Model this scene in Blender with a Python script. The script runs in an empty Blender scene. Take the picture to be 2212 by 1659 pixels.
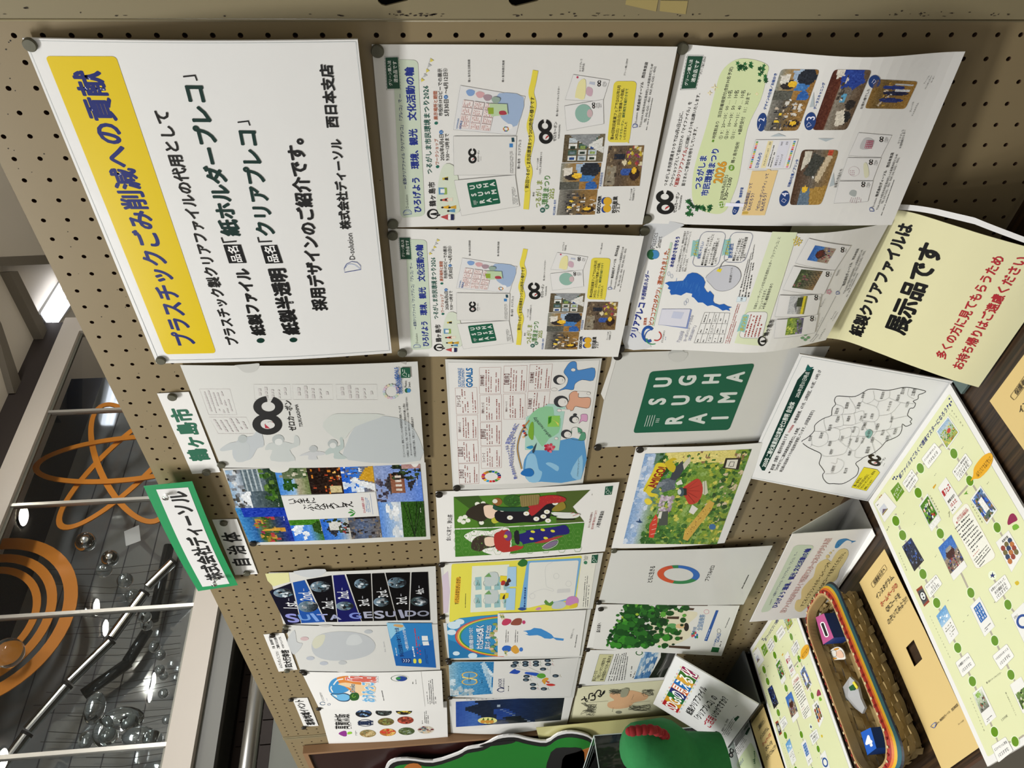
import bpy, bmesh, math, random
import numpy as np
from mathutils import Vector, Matrix
from mathutils.geometry import tessellate_polygon
SC = bpy.context.scene
COL = SC.collection
# ---------------------------------------------------------------- camera
FPX = 1702.613
CAMP = np.array([0.32555785, -0.75518389, -0.37073438])
RW = np.array([[0.03905998, -0.09242248, -0.99495347], [-0.68035038, -0.73172457, 0.04126156], [-0.73184539, 0.67530529, -0.09146081]])
U_, _, V_ = np.linalg.svd(RW); RW = U_ @ V_
cd = bpy.data.cameras.new('camera'); cam = bpy.data.objects.new('camera', cd); COL.objects.link(cam)
cd.sensor_fit = 'HORIZONTAL'; cd.sensor_width = 36.0; cd.lens = FPX * 36.0 / 2212.0; cd.clip_start = 0.02; cd.clip_end = 60
Rb = RW.T @ np.diag([1, -1, -1]); M4 = np.eye(4); M4[:3, :3] = Rb; M4[:3, 3] = CAMP
cam.matrix_world = Matrix(M4.tolist()); SC.camera = cam
# ---------------------------------------------------------------- light and exposure
w = bpy.data.worlds.new('world'); SC.world = w; w.use_nodes = True
w.node_tree.nodes['Background'].inputs[0].default_value = (1.0, 0.98, 0.94, 1)
w.node_tree.nodes['Background'].inputs[1].default_value = 0.30
def area(name, loc, target, sx, sy, power, col=(1, 0.985, 0.95)):
    l = bpy.data.lights.new(name, 'AREA'); l.shape = 'RECTANGLE'; l.size = sx; l.size_y = sy; l.energy = power; l.color = col
    o = bpy.data.objects.new(name, l); COL.objects.link(o); o.location = loc
    o.rotation_euler = (Vector(target) - Vector(loc)).to_track_quat('-Z', 'Y').to_euler(); return o
area('ceiling_lamp_light', (-1.3, -1.35, 2.15), (-1.3, -1.35, 0), 1.3, 0.3, 98)
area('ceiling_lamp_light', (1.2, -2.6, 2.15), (1.2, -2.6, 0), 1.3, 0.5, 14)
area('unseen_hall_fill', (1.6, 3.0, 2.2), (.9, 3.0, 0), 2.2, 2.2, 440)  # unseen fill light added to brighten the showcase and the hall ceiling
area('ceiling_lamp_light', (-2.8, -2.2, 2.15), (-2.8, -2.2, 0), 1.3, 0.5, 36)
SC.view_settings.view_transform = 'Standard'; SC.view_settings.look = 'None'
SC.view_settings.gamma = 1; SC.view_settings.use_curve_mapping = False
SC.view_settings.exposure = 0.2
SC.cycles.max_bounces = 8; SC.cycles.transmission_bounces = 8; SC.cycles.glossy_bounces = 4; SC.cycles.diffuse_bounces = 3
# ---------------------------------------------------------------- helpers
def lin(h):
    h = h.lstrip('#')
    if len(h) == 3: h = ''.join(c * 2 for c in h)
    o = []
    for k in (0, 2, 4):
        c = int(h[k:k + 2], 16) / 255
        o.append(c / 12.92 if c <= .04045 else ((c + .055) / 1.055) ** 2.4)
    return tuple(o)
MATS = {}
def mat(name, col='#808080', rough=.6, metal=0., spec=.5, coat=0., noise=0, nscale=20., bump=0., trans=0., emit=0., ior=1.45, tex=None, alpha=1.):
    if name in MATS: return MATS[name]
    m = bpy.data.materials.new(name); m.use_nodes = True; nt = m.node_tree; b = nt.nodes['Principled BSDF']; MATS[name] = m
    c = lin(col)
    b.inputs['Base Color'].default_value = (*c, 1); b.inputs['Roughness'].default_value = rough; b.inputs['Metallic'].default_value = metal
    b.inputs['Specular IOR Level'].default_value = spec; b.inputs['Coat Weight'].default_value = coat; b.inputs['IOR'].default_value = ior
    b.inputs['Coat Roughness'].default_value = .08
    b.inputs['Transmission Weight'].default_value = trans; b.inputs['Alpha'].default_value = alpha
    if emit: b.inputs['Emission Color'].default_value = (*c, 1); b.inputs['Emission Strength'].default_value = emit
    if noise or bump:
        tc = nt.nodes.new('ShaderNodeTexCoord'); n = nt.nodes.new('ShaderNodeTexNoise'); n.inputs['Scale'].default_value = nscale; n.inputs['Detail'].default_value = 5
        nt.links.new(tc.outputs['Object'], n.inputs['Vector'])
        if noise:
            r = nt.nodes.new('ShaderNodeMix'); r.data_type = 'RGBA'
            r.inputs[6].default_value = (*[x * (1 - noise) for x in c], 1); r.inputs[7].default_value = (*[min(1, x * (1 + noise)) for x in c], 1)
            nt.links.new(n.outputs['Fac'], r.inputs[0]); nt.links.new(r.outputs[2], b.inputs['Base Color'])
        if bump:
            bp = nt.nodes.new('ShaderNodeBump'); bp.inputs['Strength'].default_value = 1; bp.inputs['Distance'].default_value = bump
            nt.links.new(n.outputs['Fac'], bp.inputs['Height']); nt.links.new(bp.outputs['Normal'], b.inputs['Normal'])
    return m
def inkmat(name, rough, coat=0.):
    m = mat(name, '#ffffff', rough, coat=coat); nt = m.node_tree; a = nt.nodes.new('ShaderNodeAttribute'); a.attribute_name = 'Col'
    nt.links.new(a.outputs['Color'], nt.nodes['Principled BSDF'].inputs['Base Color']); return m
INK = inkmat('printing_ink', .5); INKG = inkmat('printing_ink_glossy', .22, .3)
PAPER = mat('white_paper', '#e2e2e0', .55, noise=.02, nscale=6)
LAMI = mat('laminated_white_paper', '#e0e1e1', .22, coat=.4, bump=.0006, nscale=14)
FILM = mat('translucent_file_paper', '#cfd0cd', .35, noise=.03, nscale=8, coat=.2)
def newmesh(name, V, F, m=None, parent=None, cols=None, smooth=False, mats=None, mi=None):
    me = bpy.data.meshes.new(name); V = np.asarray(V, np.float32)
    if isinstance(F, np.ndarray):
        nf, k = F.shape
        me.vertices.add(len(V)); me.vertices.foreach_set('co', V.ravel()); me.loops.add(nf * k); me.loops.foreach_set('vertex_index', F.ravel().astype(np.int32))
        me.polygons.add(nf); me.polygons.foreach_set('loop_start', np.arange(0, nf * k, k, dtype=np.int32))
        me.update(calc_edges=True)
    else:
        me.from_pydata(V.tolist(), [], F); me.update()
    if mats:
        for x in mats: me.materials.append(x)
        if mi is not None: me.polygons.foreach_set('material_index', np.asarray(mi, np.int32))
    elif m: me.materials.append(m)
    if cols is not None:
        a = me.color_attributes.new('Col', 'FLOAT_COLOR', 'POINT'); c4 = np.ones((len(V), 4), np.float32); c4[:, :3] = cols
        a.data.foreach_set('color', c4.ravel())
    if smooth: me.polygons.foreach_set('use_smooth', np.ones(len(me.polygons), bool))
    o = bpy.data.objects.new(name, me); COL.objects.link(o)
    if parent: o.parent = parent
    return o
def tag(o, label, cat, group=None):
    o['label'] = label; o['category'] = cat
    if group: o['group'] = group
    return o
def struct(o): o['kind'] = 'structure'; return o
def empty(name, loc=(0, 0, 0)):
    o = bpy.data.objects.new(name, None); COL.objects.link(o); o.location = loc; o.empty_display_size = .02; return o
class MB:
    def __init__(s): s.V = []; s.F = []; s.mi = []
    def add(s, V, F, m=0):
        n = len(s.V); s.V += [tuple(v) for v in V]; s.F += [tuple(i + n for i in f) for f in F]; s.mi += [m] * len(F); return s
    def box(s, x0, y0, z0, x1, y1, z1, m=0):
        V = [(x, y, z) for z in (z0, z1) for y in (y0, y1) for x in (x0, x1)]
        return s.add(V, [(0, 2, 3, 1), (4, 5, 7, 6), (0, 1, 5, 4), (2, 6, 7, 3), (0, 4, 6, 2), (1, 3, 7, 5)], m)
    def tube(s, pts, r, n=10, m=0, cap=True):
        pts = [np.array(p, float) for p in pts]; V = []; F = []
        rs = r if isinstance(r, (list, tuple)) else [r] * len(pts)
        up = None
        for k, p in enumerate(pts):
            t = pts[min(k + 1, len(pts) - 1)] - pts[max(k - 1, 0)]; t = t / np.linalg.norm(t)
            if up is None: up = np.array([0, 0, 1.]) if abs(t[2]) < .9 else np.array([1., 0, 0])
            a = np.cross(t, up); a /= np.linalg.norm(a); b = np.cross(a, t); up = b
            for j in range(n):
                an = 2 * math.pi * j / n; V.append(p + rs[k] * (math.cos(an) * a + math.sin(an) * b))
        for k in range(len(pts) - 1):
            for j in range(n): F.append((k * n + j, k * n + (j + 1) % n, (k + 1) * n + (j + 1) % n, (k + 1) * n + j))
        if cap: F.append(tuple(range(n))[::-1]); F.append(tuple(range((len(pts) - 1) * n, len(pts) * n)))
        return s.add(V, F, m)
    def sphere(s, c, r, n=12, m=0, sc=(1, 1, 1)):
        V = [(c[0], c[1], c[2] + r * sc[2])]; F = []
        h = n // 2
        for i in range(1, h):
            for j in range(n):
                a = math.pi * i / h; b = 2 * math.pi * j / n
                V.append((c[0] + r * sc[0] * math.sin(a) * math.cos(b), c[1] + r * sc[1] * math.sin(a) * math.sin(b), c[2] + r * sc[2] * math.cos(a)))
        V.append((c[0], c[1], c[2] - r * sc[2])); L = len(V) - 1
        for j in range(n):
            F.append((0, 1 + j, 1 + (j + 1) % n)); F.append((L, 1 + (h - 2) * n + (j + 1) % n, 1 + (h - 2) * n + j))
            for i in range(h - 2): F.append((1 + i * n + j, 1 + (i + 1) * n + j, 1 + (i + 1) * n + (j + 1) % n, 1 + i * n + (j + 1) % n))
        return s.add(V, F, m)
    def build(s, name, m=None, parent=None, smooth=False, mats=None):
        return newmesh(name, s.V, s.F, m, parent, smooth=smooth, mats=mats, mi=s.mi if mats else None)
# --- pixel <-> world
def ray(x, y):
    d = RW.T @ np.array([(x - 1106) / FPX, (y - 829.5) / FPX, 1.]); return d / np.linalg.norm(d)
def onplane(x, y, n, d0):
    r = ray(x, y); n = np.array(n, float); return CAMP + r * (d0 - n @ CAMP) / (n @ r)
def brd(x, y, lift=0.): return onplane(x, y, (0, 1, 0), -lift)
ZD = -1.075
def dsk(x, y, z=ZD): return onplane(x, y, (0, 0, 1), z)
def project(P):
    c = (P - CAMP) @ RW.T; return np.stack([FPX * c[:, 0] / c[:, 2] + 1106, FPX * c[:, 1] / c[:, 2] + 829.5], 1)
def X(c, r, x, y): return ((0, 540, 1080, 1640)[c] + x / (3.95 if c < 3 else 3.867), (0, 400, 820, 1239)[r] + y / (3.95 if c < 3 else 3.867))
# --- text glyphs
_tc = bpy.data.curves.new('glyphs', 'FONT'); _to = bpy.data.objects.new('glyphs', _tc); COL.objects.link(_to)
_cache = {}
def glyph(s, b=0, res=1):
    k = (s, b, res)
    if k in _cache: return _cache[k]
    _tc.body = s; _tc.resolution_u = res; _tc.offset = b * .012
    dg = bpy.context.evaluated_depsgraph_get(); dg.update()
    me = bpy.data.meshes.new_from_object(_to.evaluated_get(dg))
    V = np.zeros(len(me.vertices) * 3, np.float32); me.vertices.foreach_get('co', V); V = V.reshape(-1, 3)[:, :2].astype(float)
    me.calc_loop_triangles(); F = np.zeros(len(me.loop_triangles) * 3, np.int32); me.loop_triangles.foreach_get('vertices', F)
    bpy.data.meshes.remove(me); _cache[k] = (V, F.reshape(-1, 3)); return _cache[k]
# --- sheets: a flat or gently curved rectangle of paper in space
class Sheet:
    def __init__(s, c3, bulge=None, name='poster', m=None, thick=.0004, nv=None, top=None):
        s.c = np.array(c3, float); TL, TR, BR, BL = s.c
        s.W = (np.linalg.norm(TR - TL) + np.linalg.norm(BR - BL)) / 2; s.H = (np.linalg.norm(TL - BL) + np.linalg.norm(TR - BR)) / 2
        n = np.cross(BL - TL, TR - TL); s.n = n / np.linalg.norm(n)
        s.b = bulge; s.thick = thick; s.m = m or PAPER; s.name = name; s.nv = nv or (1 if bulge is None else 26); s.obj = None
    def p(s, uv, lay=0.):
        u = uv[:, :1]; v = uv[:, 1:2]; TL, TR, BR, BL = s.c
        P = (1 - u) * (1 - v) * TL + u * (1 - v) * TR + u * v * BR + (1 - u) * v * BL
        h = np.zeros(len(uv)) if s.b is None else s.b(uv[:, 0], uv[:, 1])
        return P + (h + lay)[:, None] * s.n
    def inv(s, px):
        px = np.asarray(px, float).reshape(-1, 2); uv = np.full((len(px), 2), .5); e = 1e-4
        for _ in range(9):
            q = project(s.p(uv)); r = q - px
            a = (project(s.p(uv + [e, 0])) - q) / e; b = (project(s.p(uv + [0, e])) - q) / e
            det = a[:, 0] * b[:, 1] - a[:, 1] * b[:, 0]
            du = (-r[:, 0] * b[:, 1] + r[:, 1] * b[:, 0]) / det; dv = (-a[:, 0] * r[:, 1] + a[:, 1] * r[:, 0]) / det
            uv = uv + np.clip(np.stack([du, dv], 1), -.8, .8)
        return uv
    def build(s, label, cat, group=None, outline=None):
        nu = 4 if s.b is None else 14; nv = max(4, s.nv)
        g = np.array([[i / nu, j / nv] for j in range(nv + 1) for i in range(nu + 1)])
        A = s.p(g, 0.); B = s.p(g, -s.thick); n = len(g); F = []
        id_ = lambda i, j: j * (nu + 1) + i
        for j in range(nv):
            for i in range(nu):
                a, b, c, d = id_(i, j), id_(i + 1, j), id_(i + 1, j + 1), id_(i, j + 1)
                F.append((a, d, c, b)); F.append((a + n, b + n, c + n, d + n))
        for i in range(nu):
            F.append((id_(i, 0), id_(i + 1, 0), id_(i + 1, 0) + n, id_(i, 0) + n)); F.append((id_(i + 1, nv), id_(i, nv), id_(i, nv) + n, id_(i + 1, nv) + n))
        for j in range(nv):
            F.append((id_(0, j + 1), id_(0, j), id_(0, j) + n, id_(0, j + 1) + n)); F.append((id_(nu, j), id_(nu, j + 1), id_(nu, j + 1) + n, id_(nu, j) + n))
        s.obj = newmesh(s.name, np.vstack([A, B]), F, s.m, smooth=False)
        if label: tag(s.obj, label, cat, group)
        return s.obj
def smooth_closed(P, k=5):
    P = np.asarray(P, float); n = len(P); o = []
    for i in range(n):
        a, b, c, d = P[i - 1], P[i], P[(i + 1) % n], P[(i + 2) % n]
        for t in np.linspace(0, 1, k, endpoint=False):
            o.append(.5 * (2 * b + (c - a) * t + (2 * a - 5 * b + 4 * c - d) * t * t + (3 * b - a - 3 * c + d) * t ** 3))
    return np.array(o)
def smooth_open(P, k=5):
    P = np.asarray(P, float); Q = np.vstack([2 * P[0] - P[1], P, 2 * P[-1] - P[-2]]); o = []
    for i in range(1, len(Q) - 2):
        a, b, c, d = Q[i - 1:i + 3]
        for t in np.linspace(0, 1, k, endpoint=False):
            o.append(.5 * (2 * b + (c - a) * t + (2 * a - 5 * b + 4 * c - d) * t * t + (3 * b - a - 3 * c + d) * t ** 3))
    o.append(Q[-2]); return np.array(o)
class Print:
    """collects everything printed on a sheet, in the sheet's own metric coordinates"""
    def __init__(s, sheet): s.s = sheet; s.items = []; s.boxes = []; s.crop = None; s.fr = None; s.pics = []
    def px(s, P):
        P = np.asarray(P, float).reshape(-1, 2)
        if s.fr is not None: o, r, d = s.fr; P = o + P[:, :1] * r + P[:, 1:] * d
        if s.crop:
            c, r = s.crop; k = 3.95 if c < 3 else 3.867; P = P / k + np.array([(0, 540, 1080, 1640)[c], (0, 400, 820, 1239)[r]])
        return P
    def at(s, c=None, r=None): s.crop = None if c is None else (c, r); s.fr = None; return s
    def frame(s, TL, TR, BL):
        TL, TR, BL = [np.array(q, float) for q in (TL, TR, BL)]; s.fr = (TL, TR - TL, BL - TL); return s
    def uv(s, P): return s.s.inv(s.px(P)) * [s.s.W, s.s.H]
    def lay(s, Q, f=1.):
        a = Q.min(0); b = Q.max(0); L = 0
        for (c, d, l) in s.boxes:
            if a[0] < d[0] and c[0] < b[0] and a[1] < d[1] and c[1] < b[1]: L = max(L, l)
        s.boxes.append((a, b, L + 1)); return L + 1
    def raw(s, Q, F, col, kind='g', L=None):
        L = L or s.lay(Q); s.items.append((Q, np.asarray(F, np.int32).reshape(-1, 3), lin(col), L, kind))
    def P(s, col, pts, sm=0, L=None):
        P = s.px(pts)
        if sm: P = smooth_closed(P, sm)
        Q = s.s.inv(P) * [s.s.W, s.s.H]
        F = tessellate_polygon([[Vector((q[0], q[1], 0)) for q in Q]])
        s.raw(Q, F, col, L=L)
    def R(s, col, TL, TR, BR, BL, r=0., line=None, lw=1., fill=True):
        q = np.array([TL, TR, BR, BL], float); q = s.px(q); f, s.fr = s.fr, None; c, s.crop = s.crop, None
        if r:
            w = (np.linalg.norm(q[1] - q[0]) + np.linalg.norm(q[2] - q[3])) / 2; h = (np.linalg.norm(q[3] - q[0]) + np.linalg.norm(q[2] - q[1])) / 2
            ru = min(.5, r / w); rv = min(.5, r / h); pts = []
            for cx, cy, a0 in ((ru, rv, 180), (1 - ru, rv, 270), (1 - ru, 1 - rv, 0), (ru, 1 - rv, 90)):
                for k in range(5):
                    a = math.radians(a0 + k * 22.5); pts.append((cx + ru * math.cos(a), cy + rv * math.sin(a)))
            pts = np.array(pts); u = pts[:, :1]; v = pts[:, 1:]
            P = (1 - u) * (1 - v) * q[0] + u * (1 - v) * q[1] + u * v * q[2] + (1 - u) * v * q[3]
        else: P = q
        if fill: s.P(col, P)
        if line: s.L(line, lw, np.vstack([P, P[:1]]))
        s.fr, s.crop = f, c
    def E(s, col, cx, cy, ax, ay, n=16, rot=0., line=None, lw=1., L=None):
        t = np.linspace(0, 2 * math.pi, n, endpoint=False); e = np.stack([ax * np.cos(t), ay * np.sin(t)], 1)
        if rot: c, d = math.cos(rot), math.sin(rot); e = e @ np.array([[c, d], [-d, c]])
        P = e + [cx, cy]
        if col: s.P(col, P, L=L)
        if line: s.L(line, lw, np.vstack([P, P[:1]]))
    def L(s, col, w, pts, sm=0, L=None):
        P = s.px(pts)
        if sm: P = smooth_open(P, sm)
        closed = np.allclose(P[0], P[-1]) and len(P) > 3
        d = np.gradient(P, axis=0)
        if closed: d[0] = d[-1] = P[1] - P[-2]
        ln = np.linalg.norm(d, axis=1, keepdims=True); ln[ln == 0] = 1; d = d / ln; nn = np.stack([-d[:, 1], d[:, 0]], 1) * w / 2
        Q = s.s.inv(np.vstack([P + nn, P - nn])) * [s.s.W, s.s.H]; n = len(P)
        F = [t for i in range(n - 1) for t in ((i, i + 1, n + i), (i + 1, n + i + 1, n + i))]
        s.raw(Q, F, col, L=L)
    def ring(s, col, cx, cy, ax, ay, w, a0=0, a1=360, n=28, rot=0.):
        t = np.radians(np.linspace(a0, a1, n)); Pi = []
        for k in (1, -1):
            e = np.stack([(ax + k * w * .5) * np.cos(t), (ay + k * w * .5 * ay / ax) * np.sin(t)], 1)
            if rot: c, d = math.cos(rot), math.sin(rot); e = e @ np.array([[c, d], [-d, c]])
            Pi.append(e + [cx, cy])
        Q = s.s.inv(s.px(np.vstack(Pi))) * [s.s.W, s.s.H]
        s.raw(Q, [x for i in range(n - 1) for x in ((i, i + 1, n + i), (i + 1, n + i + 1, n + i))], col)
    def T(s, t, x0, y0, x1, y1, col='#222', b=0, hs=1., oc=None, ob=4, res=1, L=None):
        A = s.uv([[x0, y0], [x1, y1]]); e = A[1] - A[0]; Ln = np.linalg.norm(e); e = e / Ln; up = np.array([e[1], -e[0]])
        if t.count(' ') == len(t): return
        res = max(res, 4 if len(t) == 1 else 3 if len(t) <= 6 else 2 if len(t) < 16 else 1)
        V0, _ = glyph(t, 0, res); x_0, x_1 = V0[:, 0].min(), V0[:, 0].max(); k = Ln / (x_1 - x_0)
        def put(bb, c, L=None):
            V, F = glyph(t, 0, res); n = len(V); r = bb * .0115; m = 0 if bb <= 0 else (4 if bb < 2.5 else 8)
            VV = [V]; FF = [F]
            for q in range(m):
                a = 2 * math.pi * (q + .5) / m; VV.append(V + [r * math.cos(a), r * math.sin(a)]); FF.append(F + n * (q + 1))
            V = np.vstack(VV); F = np.vstack(FF)
            Q = A[0] + ((V[:, :1] - x_0) * k) * e + ((V[:, 1:] - .37) * k * hs) * up
            s.raw(np.column_stack([Q, np.repeat(np.arange(m + 1), n) * 4e-6]), F, c, 't', L)
        if oc: put(b + ob, oc)
        put(b, col, L)
    def ch(s, t, c, r, d, col, b=0, res=1):
        V, F = glyph(t, 0, max(res, 3)); cx = (V[:, 0].min() + V[:, 0].max()) / 2; c, r, d = [np.array(q, float) for q in (c, r, d)]; VV = [V]; FF = [F]
        for q in range(8 if b else 0): a = math.pi / 4 * q; VV.append(V + [b * .0095 * math.cos(a), b * .0095 * math.sin(a)]); FF.append(F + len(V) * (q + 1))
        n = len(V); V = np.vstack(VV); Q = s.uv(c + (V[:, :1] - cx) * r - (V[:, 1:] - .365) * d); s.raw(np.column_stack([Q, np.repeat(np.arange(len(VV)), n) * 4e-6]), np.vstack(FF), col, 't')
    def V(s, t, x0, y0, x1, y1, size, col='#222', b=0):
        """vertical writing: characters set one under another"""
        A = s.uv([[x0, y0], [x1, y1]]); n = len(t); e = (A[1] - A[0]); dn = e / np.linalg.norm(e); rt = np.array([dn[1], -dn[0]]) ; sz = np.linalg.norm(s.uv([[x0, y0]]) - s.uv([[x0, y0 + size]]))
        if rt[0] < 0: rt = -rt
        for i, ch in enumerate(t):
            c = A[0] + e * ((i + .5) / n); V, F = glyph(ch, b)
            if len(V): s.raw(c + (V[:, :1] - .5) * sz * rt - (V[:, 1:] - .37) * sz * dn, F, col, 't')
    def X(s, TL, TR, BR, BL, n, col='#555', den=.8, seed=1, fill=.45, ragged=True):
        """rows of print too small to read: short dashes"""
        rnd = random.Random(seed); q = s.px([TL, TR, BR, BL]); V = []; F = []
        bl = lambda u, v: (1 - u) * (1 - v) * q[0] + u * (1 - v) * q[1] + u * v * q[2] + (1 - u) * v * q[3]
        hh = np.linalg.norm(q[3] - q[0]) / n; ww = np.linalg.norm(q[1] - q[0]); du = max(hh / ww * fill, .004)
        for i in range(n):
            v0 = (i + .5 - fill / 2) / n; v1 = (i + .5 + fill / 2) / n; u = 0.; end = 1 if i < n - 1 or not ragged else rnd.uniform(.4, .9)
            while u < end - du:
                w = du * rnd.uniform(.5, 1.3)
                if rnd.random() < den:
                    a = rnd.uniform(0, .35) * (v1 - v0); k = len(V)
                    V += [bl(u, v0 + a), bl(u + w, v0 + a), bl(u + w, v1 - a * rnd.random()), bl(u, v1)]; F += [(k, k + 1, k + 2), (k, k + 2, k + 3)]
                u += w + du * .35
        if V: s.raw(s.s.inv(np.array(V)) * [s.s.W, s.s.H], F, col, 't')
    def pic(s, TL, TR, BR, BL, img, r=0., circ=False):
        """a printed photograph: a fine mesh of coloured cells; img is an (h,w,3) array of sRGB values"""
        q = s.px([TL, TR, BR, BL]); h, w = img.shape[:2]; V = []; C = []
        u, v = np.meshgrid(np.linspace(0, 1, w + 1), np.linspace(0, 1, h + 1)); u = u.ravel()[:, None]; v = v.ravel()[:, None]
        if circ:
            a = u * 2 - 1; b = v * 2 - 1; u = (a * np.sqrt(1 - b * b / 2) + 1) / 2; v = (b * np.sqrt(1 - a * a / 2) + 1) / 2
        elif r:
            W_ = np.linalg.norm(q[1] - q[0]); H_ = np.linalg.norm(q[3] - q[0]); a = u * 2 - 1; b = v * 2 - 1
            p_ = 2 * min(W_, H_) / r * .8
            m = np.maximum(np.abs(a), np.abs(b)); m[m == 0] = 1; nn = (np.abs(a / m) ** p_ + np.abs(b / m) ** p_) ** (1 / p_)
            u = (a / nn + 1) / 2; v = (b / nn + 1) / 2
        P = (1 - u) * (1 - v) * q[0] + u * (1 - v) * q[1] + u * v * q[2] + (1 - u) * v * q[3]
        Q = s.s.inv(P) * [s.s.W, s.s.H]; L = s.lay(Q); s.pics.append((Q, img, L))
    def sub(s, Q, F):
        """cut long triangles so that print follows a curved sheet"""
        lim = s.s.H / max(24, s.s.nv * .8)
        for _ in range(12):
            e = np.stack([np.linalg.norm(Q[F[:, i]] - Q[F[:, (i + 1) % 3]], axis=1) for i in range(3)], 1); m = e.max(1) > lim
            if not m.any(): break
            k = e.argmax(1); keep = F[~m]; G = F[m]; km = k[m]; r = np.arange(len(G)); a, b, c = G[r, km], G[r, (km + 1) % 3], G[r, (km + 2) % 3]
            mid = len(Q) + r; Q = np.vstack([Q, (Q[a] + Q[b]) / 2]); F = np.vstack([keep, np.stack([a, mid, c], 1), np.stack([mid, b, c], 1)])
        return Q, F
    def out(s, sheet=None, ink=None):
        sh = sheet or s.s; ink = ink or INK; WH = np.array([sh.W, sh.H]); WR = np.array([s.s.W, s.s.H]); base, st = .00022, .00005
        for kind, nm in (('g', 'printed_graphics'), ('t', 'lettering')):
            VV, FF, CC = [], [], []; n = 0
            for Q, F, c, L, k in s.items:
                if k != kind: continue
                if sh.b is not None: Q, F = s.sub(Q, F)
                VV.append(sh.p(Q[:, :2] / WR, base + L * st + (Q[:, 2] if Q.shape[1] > 2 else 0 * Q[:, 0]))); FF.append(F + n); CC.append(np.tile(c, (len(Q), 1))); n += len(Q)
            if VV: newmesh(nm, np.vstack(VV), np.vstack(FF), ink, sh.obj, np.vstack(CC))
        for Q, img, L in s.pics:
            h, w = img.shape[:2]; P = sh.p(Q / WR, base + L * st).reshape(h + 1, w + 1, 3)
            a = P[:-1, :-1]; b = P[:-1, 1:]; c = P[1:, 1:]; d = P[1:, :-1]
            V = np.stack([a, b, c, d], 2).reshape(-1, 3); F = np.arange(len(V)).reshape(-1, 4)[:, ::-1].copy()
            C = np.repeat(img.reshape(-1, 3), 4, 0); C = np.where(C <= .04045, C / 12.92, ((C + .055) / 1.055) ** 2.4)
            newmesh('photo', V, F, ink, sh.obj, C)
# --- small procedural pictures
def hx(c): c = c.lstrip('#'); c = ''.join(a * 2 for a in c) if len(c) == 3 else c; return np.array([int(c[k:k + 2], 16) / 255 for k in (0, 2, 4)])
def img(w, h, bands, ops=(), noise=.035, seed=1, patches=0, pal=(), psz=.08, area=(0, 0, 1, 1)):
    """bands: [(v, colour)] vertical gradient; ops: ('e',cx,cy,rx,ry,col) ('r',x0,y0,x1,y1,col) ('p',[(x,y)..],col) ('l',x0,y0,x1,y1,w,col)"""
    rs = np.random.RandomState(seed); y, x = np.mgrid[0:h, 0:w]; y = (y + .5) / h; x = (x + .5) / w; I = np.zeros((h, w, 3))
    vs = [b[0] for b in bands]; cs = np.array([hx(b[1]) for b in bands])
    for k in range(3): I[..., k] = np.interp(y, vs, cs[:, k])
    if patches:
        a0, b0, a1, b1 = area
        for _ in range(patches):
            cx, cy = rs.uniform(a0, a1), rs.uniform(b0, b1); r1, r2 = rs.uniform(.3, 1, 2) * psz; c = hx(pal[rs.randint(len(pal))])
            if rs.rand() < .5: I[((x - cx) / r1) ** 2 + ((y - cy) / r2) ** 2 < 1] = c
            else: I[(abs(x - cx) < r1) & (abs(y - cy) < r2)] = c
    for o in ops:
        if o[0] == 'e': I[((x - o[1]) / o[3]) ** 2 + ((y - o[2]) / o[4]) ** 2 < 1] = hx(o[5])
        elif o[0] == 'r': I[(x >= o[1]) & (x <= o[3]) & (y >= o[2]) & (y <= o[4])] = hx(o[5])
        elif o[0] == 'p':
            P = o[1]; m = np.zeros((h, w), bool)
            for i in range(len(P)):
                (xa, ya), (xb, yb) = P[i], P[i - 1]; c = ((ya > y) != (yb > y)) & (x < (xb - xa) * (y - ya) / (yb - ya + 1e-9) + xa); m ^= c
            I[m] = hx(o[2])
        elif o[0] == 'l':
            xa, ya, xb, yb, lw, c = o[1:]; dx, dy = xb - xa, yb - ya; t = np.clip(((x - xa) * dx + (y - ya) * dy) / (dx * dx + dy * dy + 1e-9), 0, 1)
            I[(x - xa - t * dx) ** 2 + (y - ya - t * dy) ** 2 < lw * lw] = hx(c)
        elif o[0] == 'n':
            x0, y0, x1, y1, n, sz, pal_ = o[1:]
            for _ in range(n):
                cx, cy = rs.uniform(x0, x1), rs.uniform(y0, y1); r1, r2 = rs.uniform(.4, 1, 2) * sz
                I[((x - cx) / r1) ** 2 + ((y - cy) / r2) ** 2 < 1] = hx(pal_[rs.randint(len(pal_))])
    I += rs.normal(0, noise, (h, w, 1)); return np.clip(I, 0, 1)
# ================================================================ STRUCTURE
BEIGE = mat('beige_painted_hardboard', '#857658', .42, noise=.06, nscale=9, coat=.1)
BEIGE2 = mat('beige_painted_steel', '#857b5f', .38, noise=.04, nscale=4, coat=.15)
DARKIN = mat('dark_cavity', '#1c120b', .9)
BROWNIN = mat('raw_hardboard_core', '#3a2412', .85)
BLACK = mat('black', '#0b0b0b', .7)
STEEL = mat('brushed_steel', '#a9a9a6', .3, 1.)
def fl(name, x0, y0, z0, x1, y1, z1, m, kind=True):
    o = MB().box(x0, y0, z0, x1, y1, z1).build(name, m)
    if kind: struct(o)
    return o
fl('floor', -7, -5, -1.83, 4, 6, -1.775, mat('grey_floor', '#a39d90', .5, noise=.1, nscale=3))
fl('ceiling', -7, -5, 2.28, 4, 7, 2.36, mat('ceiling_paint', '#e4dccf', .7, noise=.04, nscale=2))
fl('wall_back', -7, 6.9, -1.8, 4, 7, 2.3, mat('back_wall_paint', '#6e675c', .7))
fl('wall_left', -4.9, -5, -1.8, -4.8, 7, 2.3, mat('dark_brown_wall', '#2a211c', .7))
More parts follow.
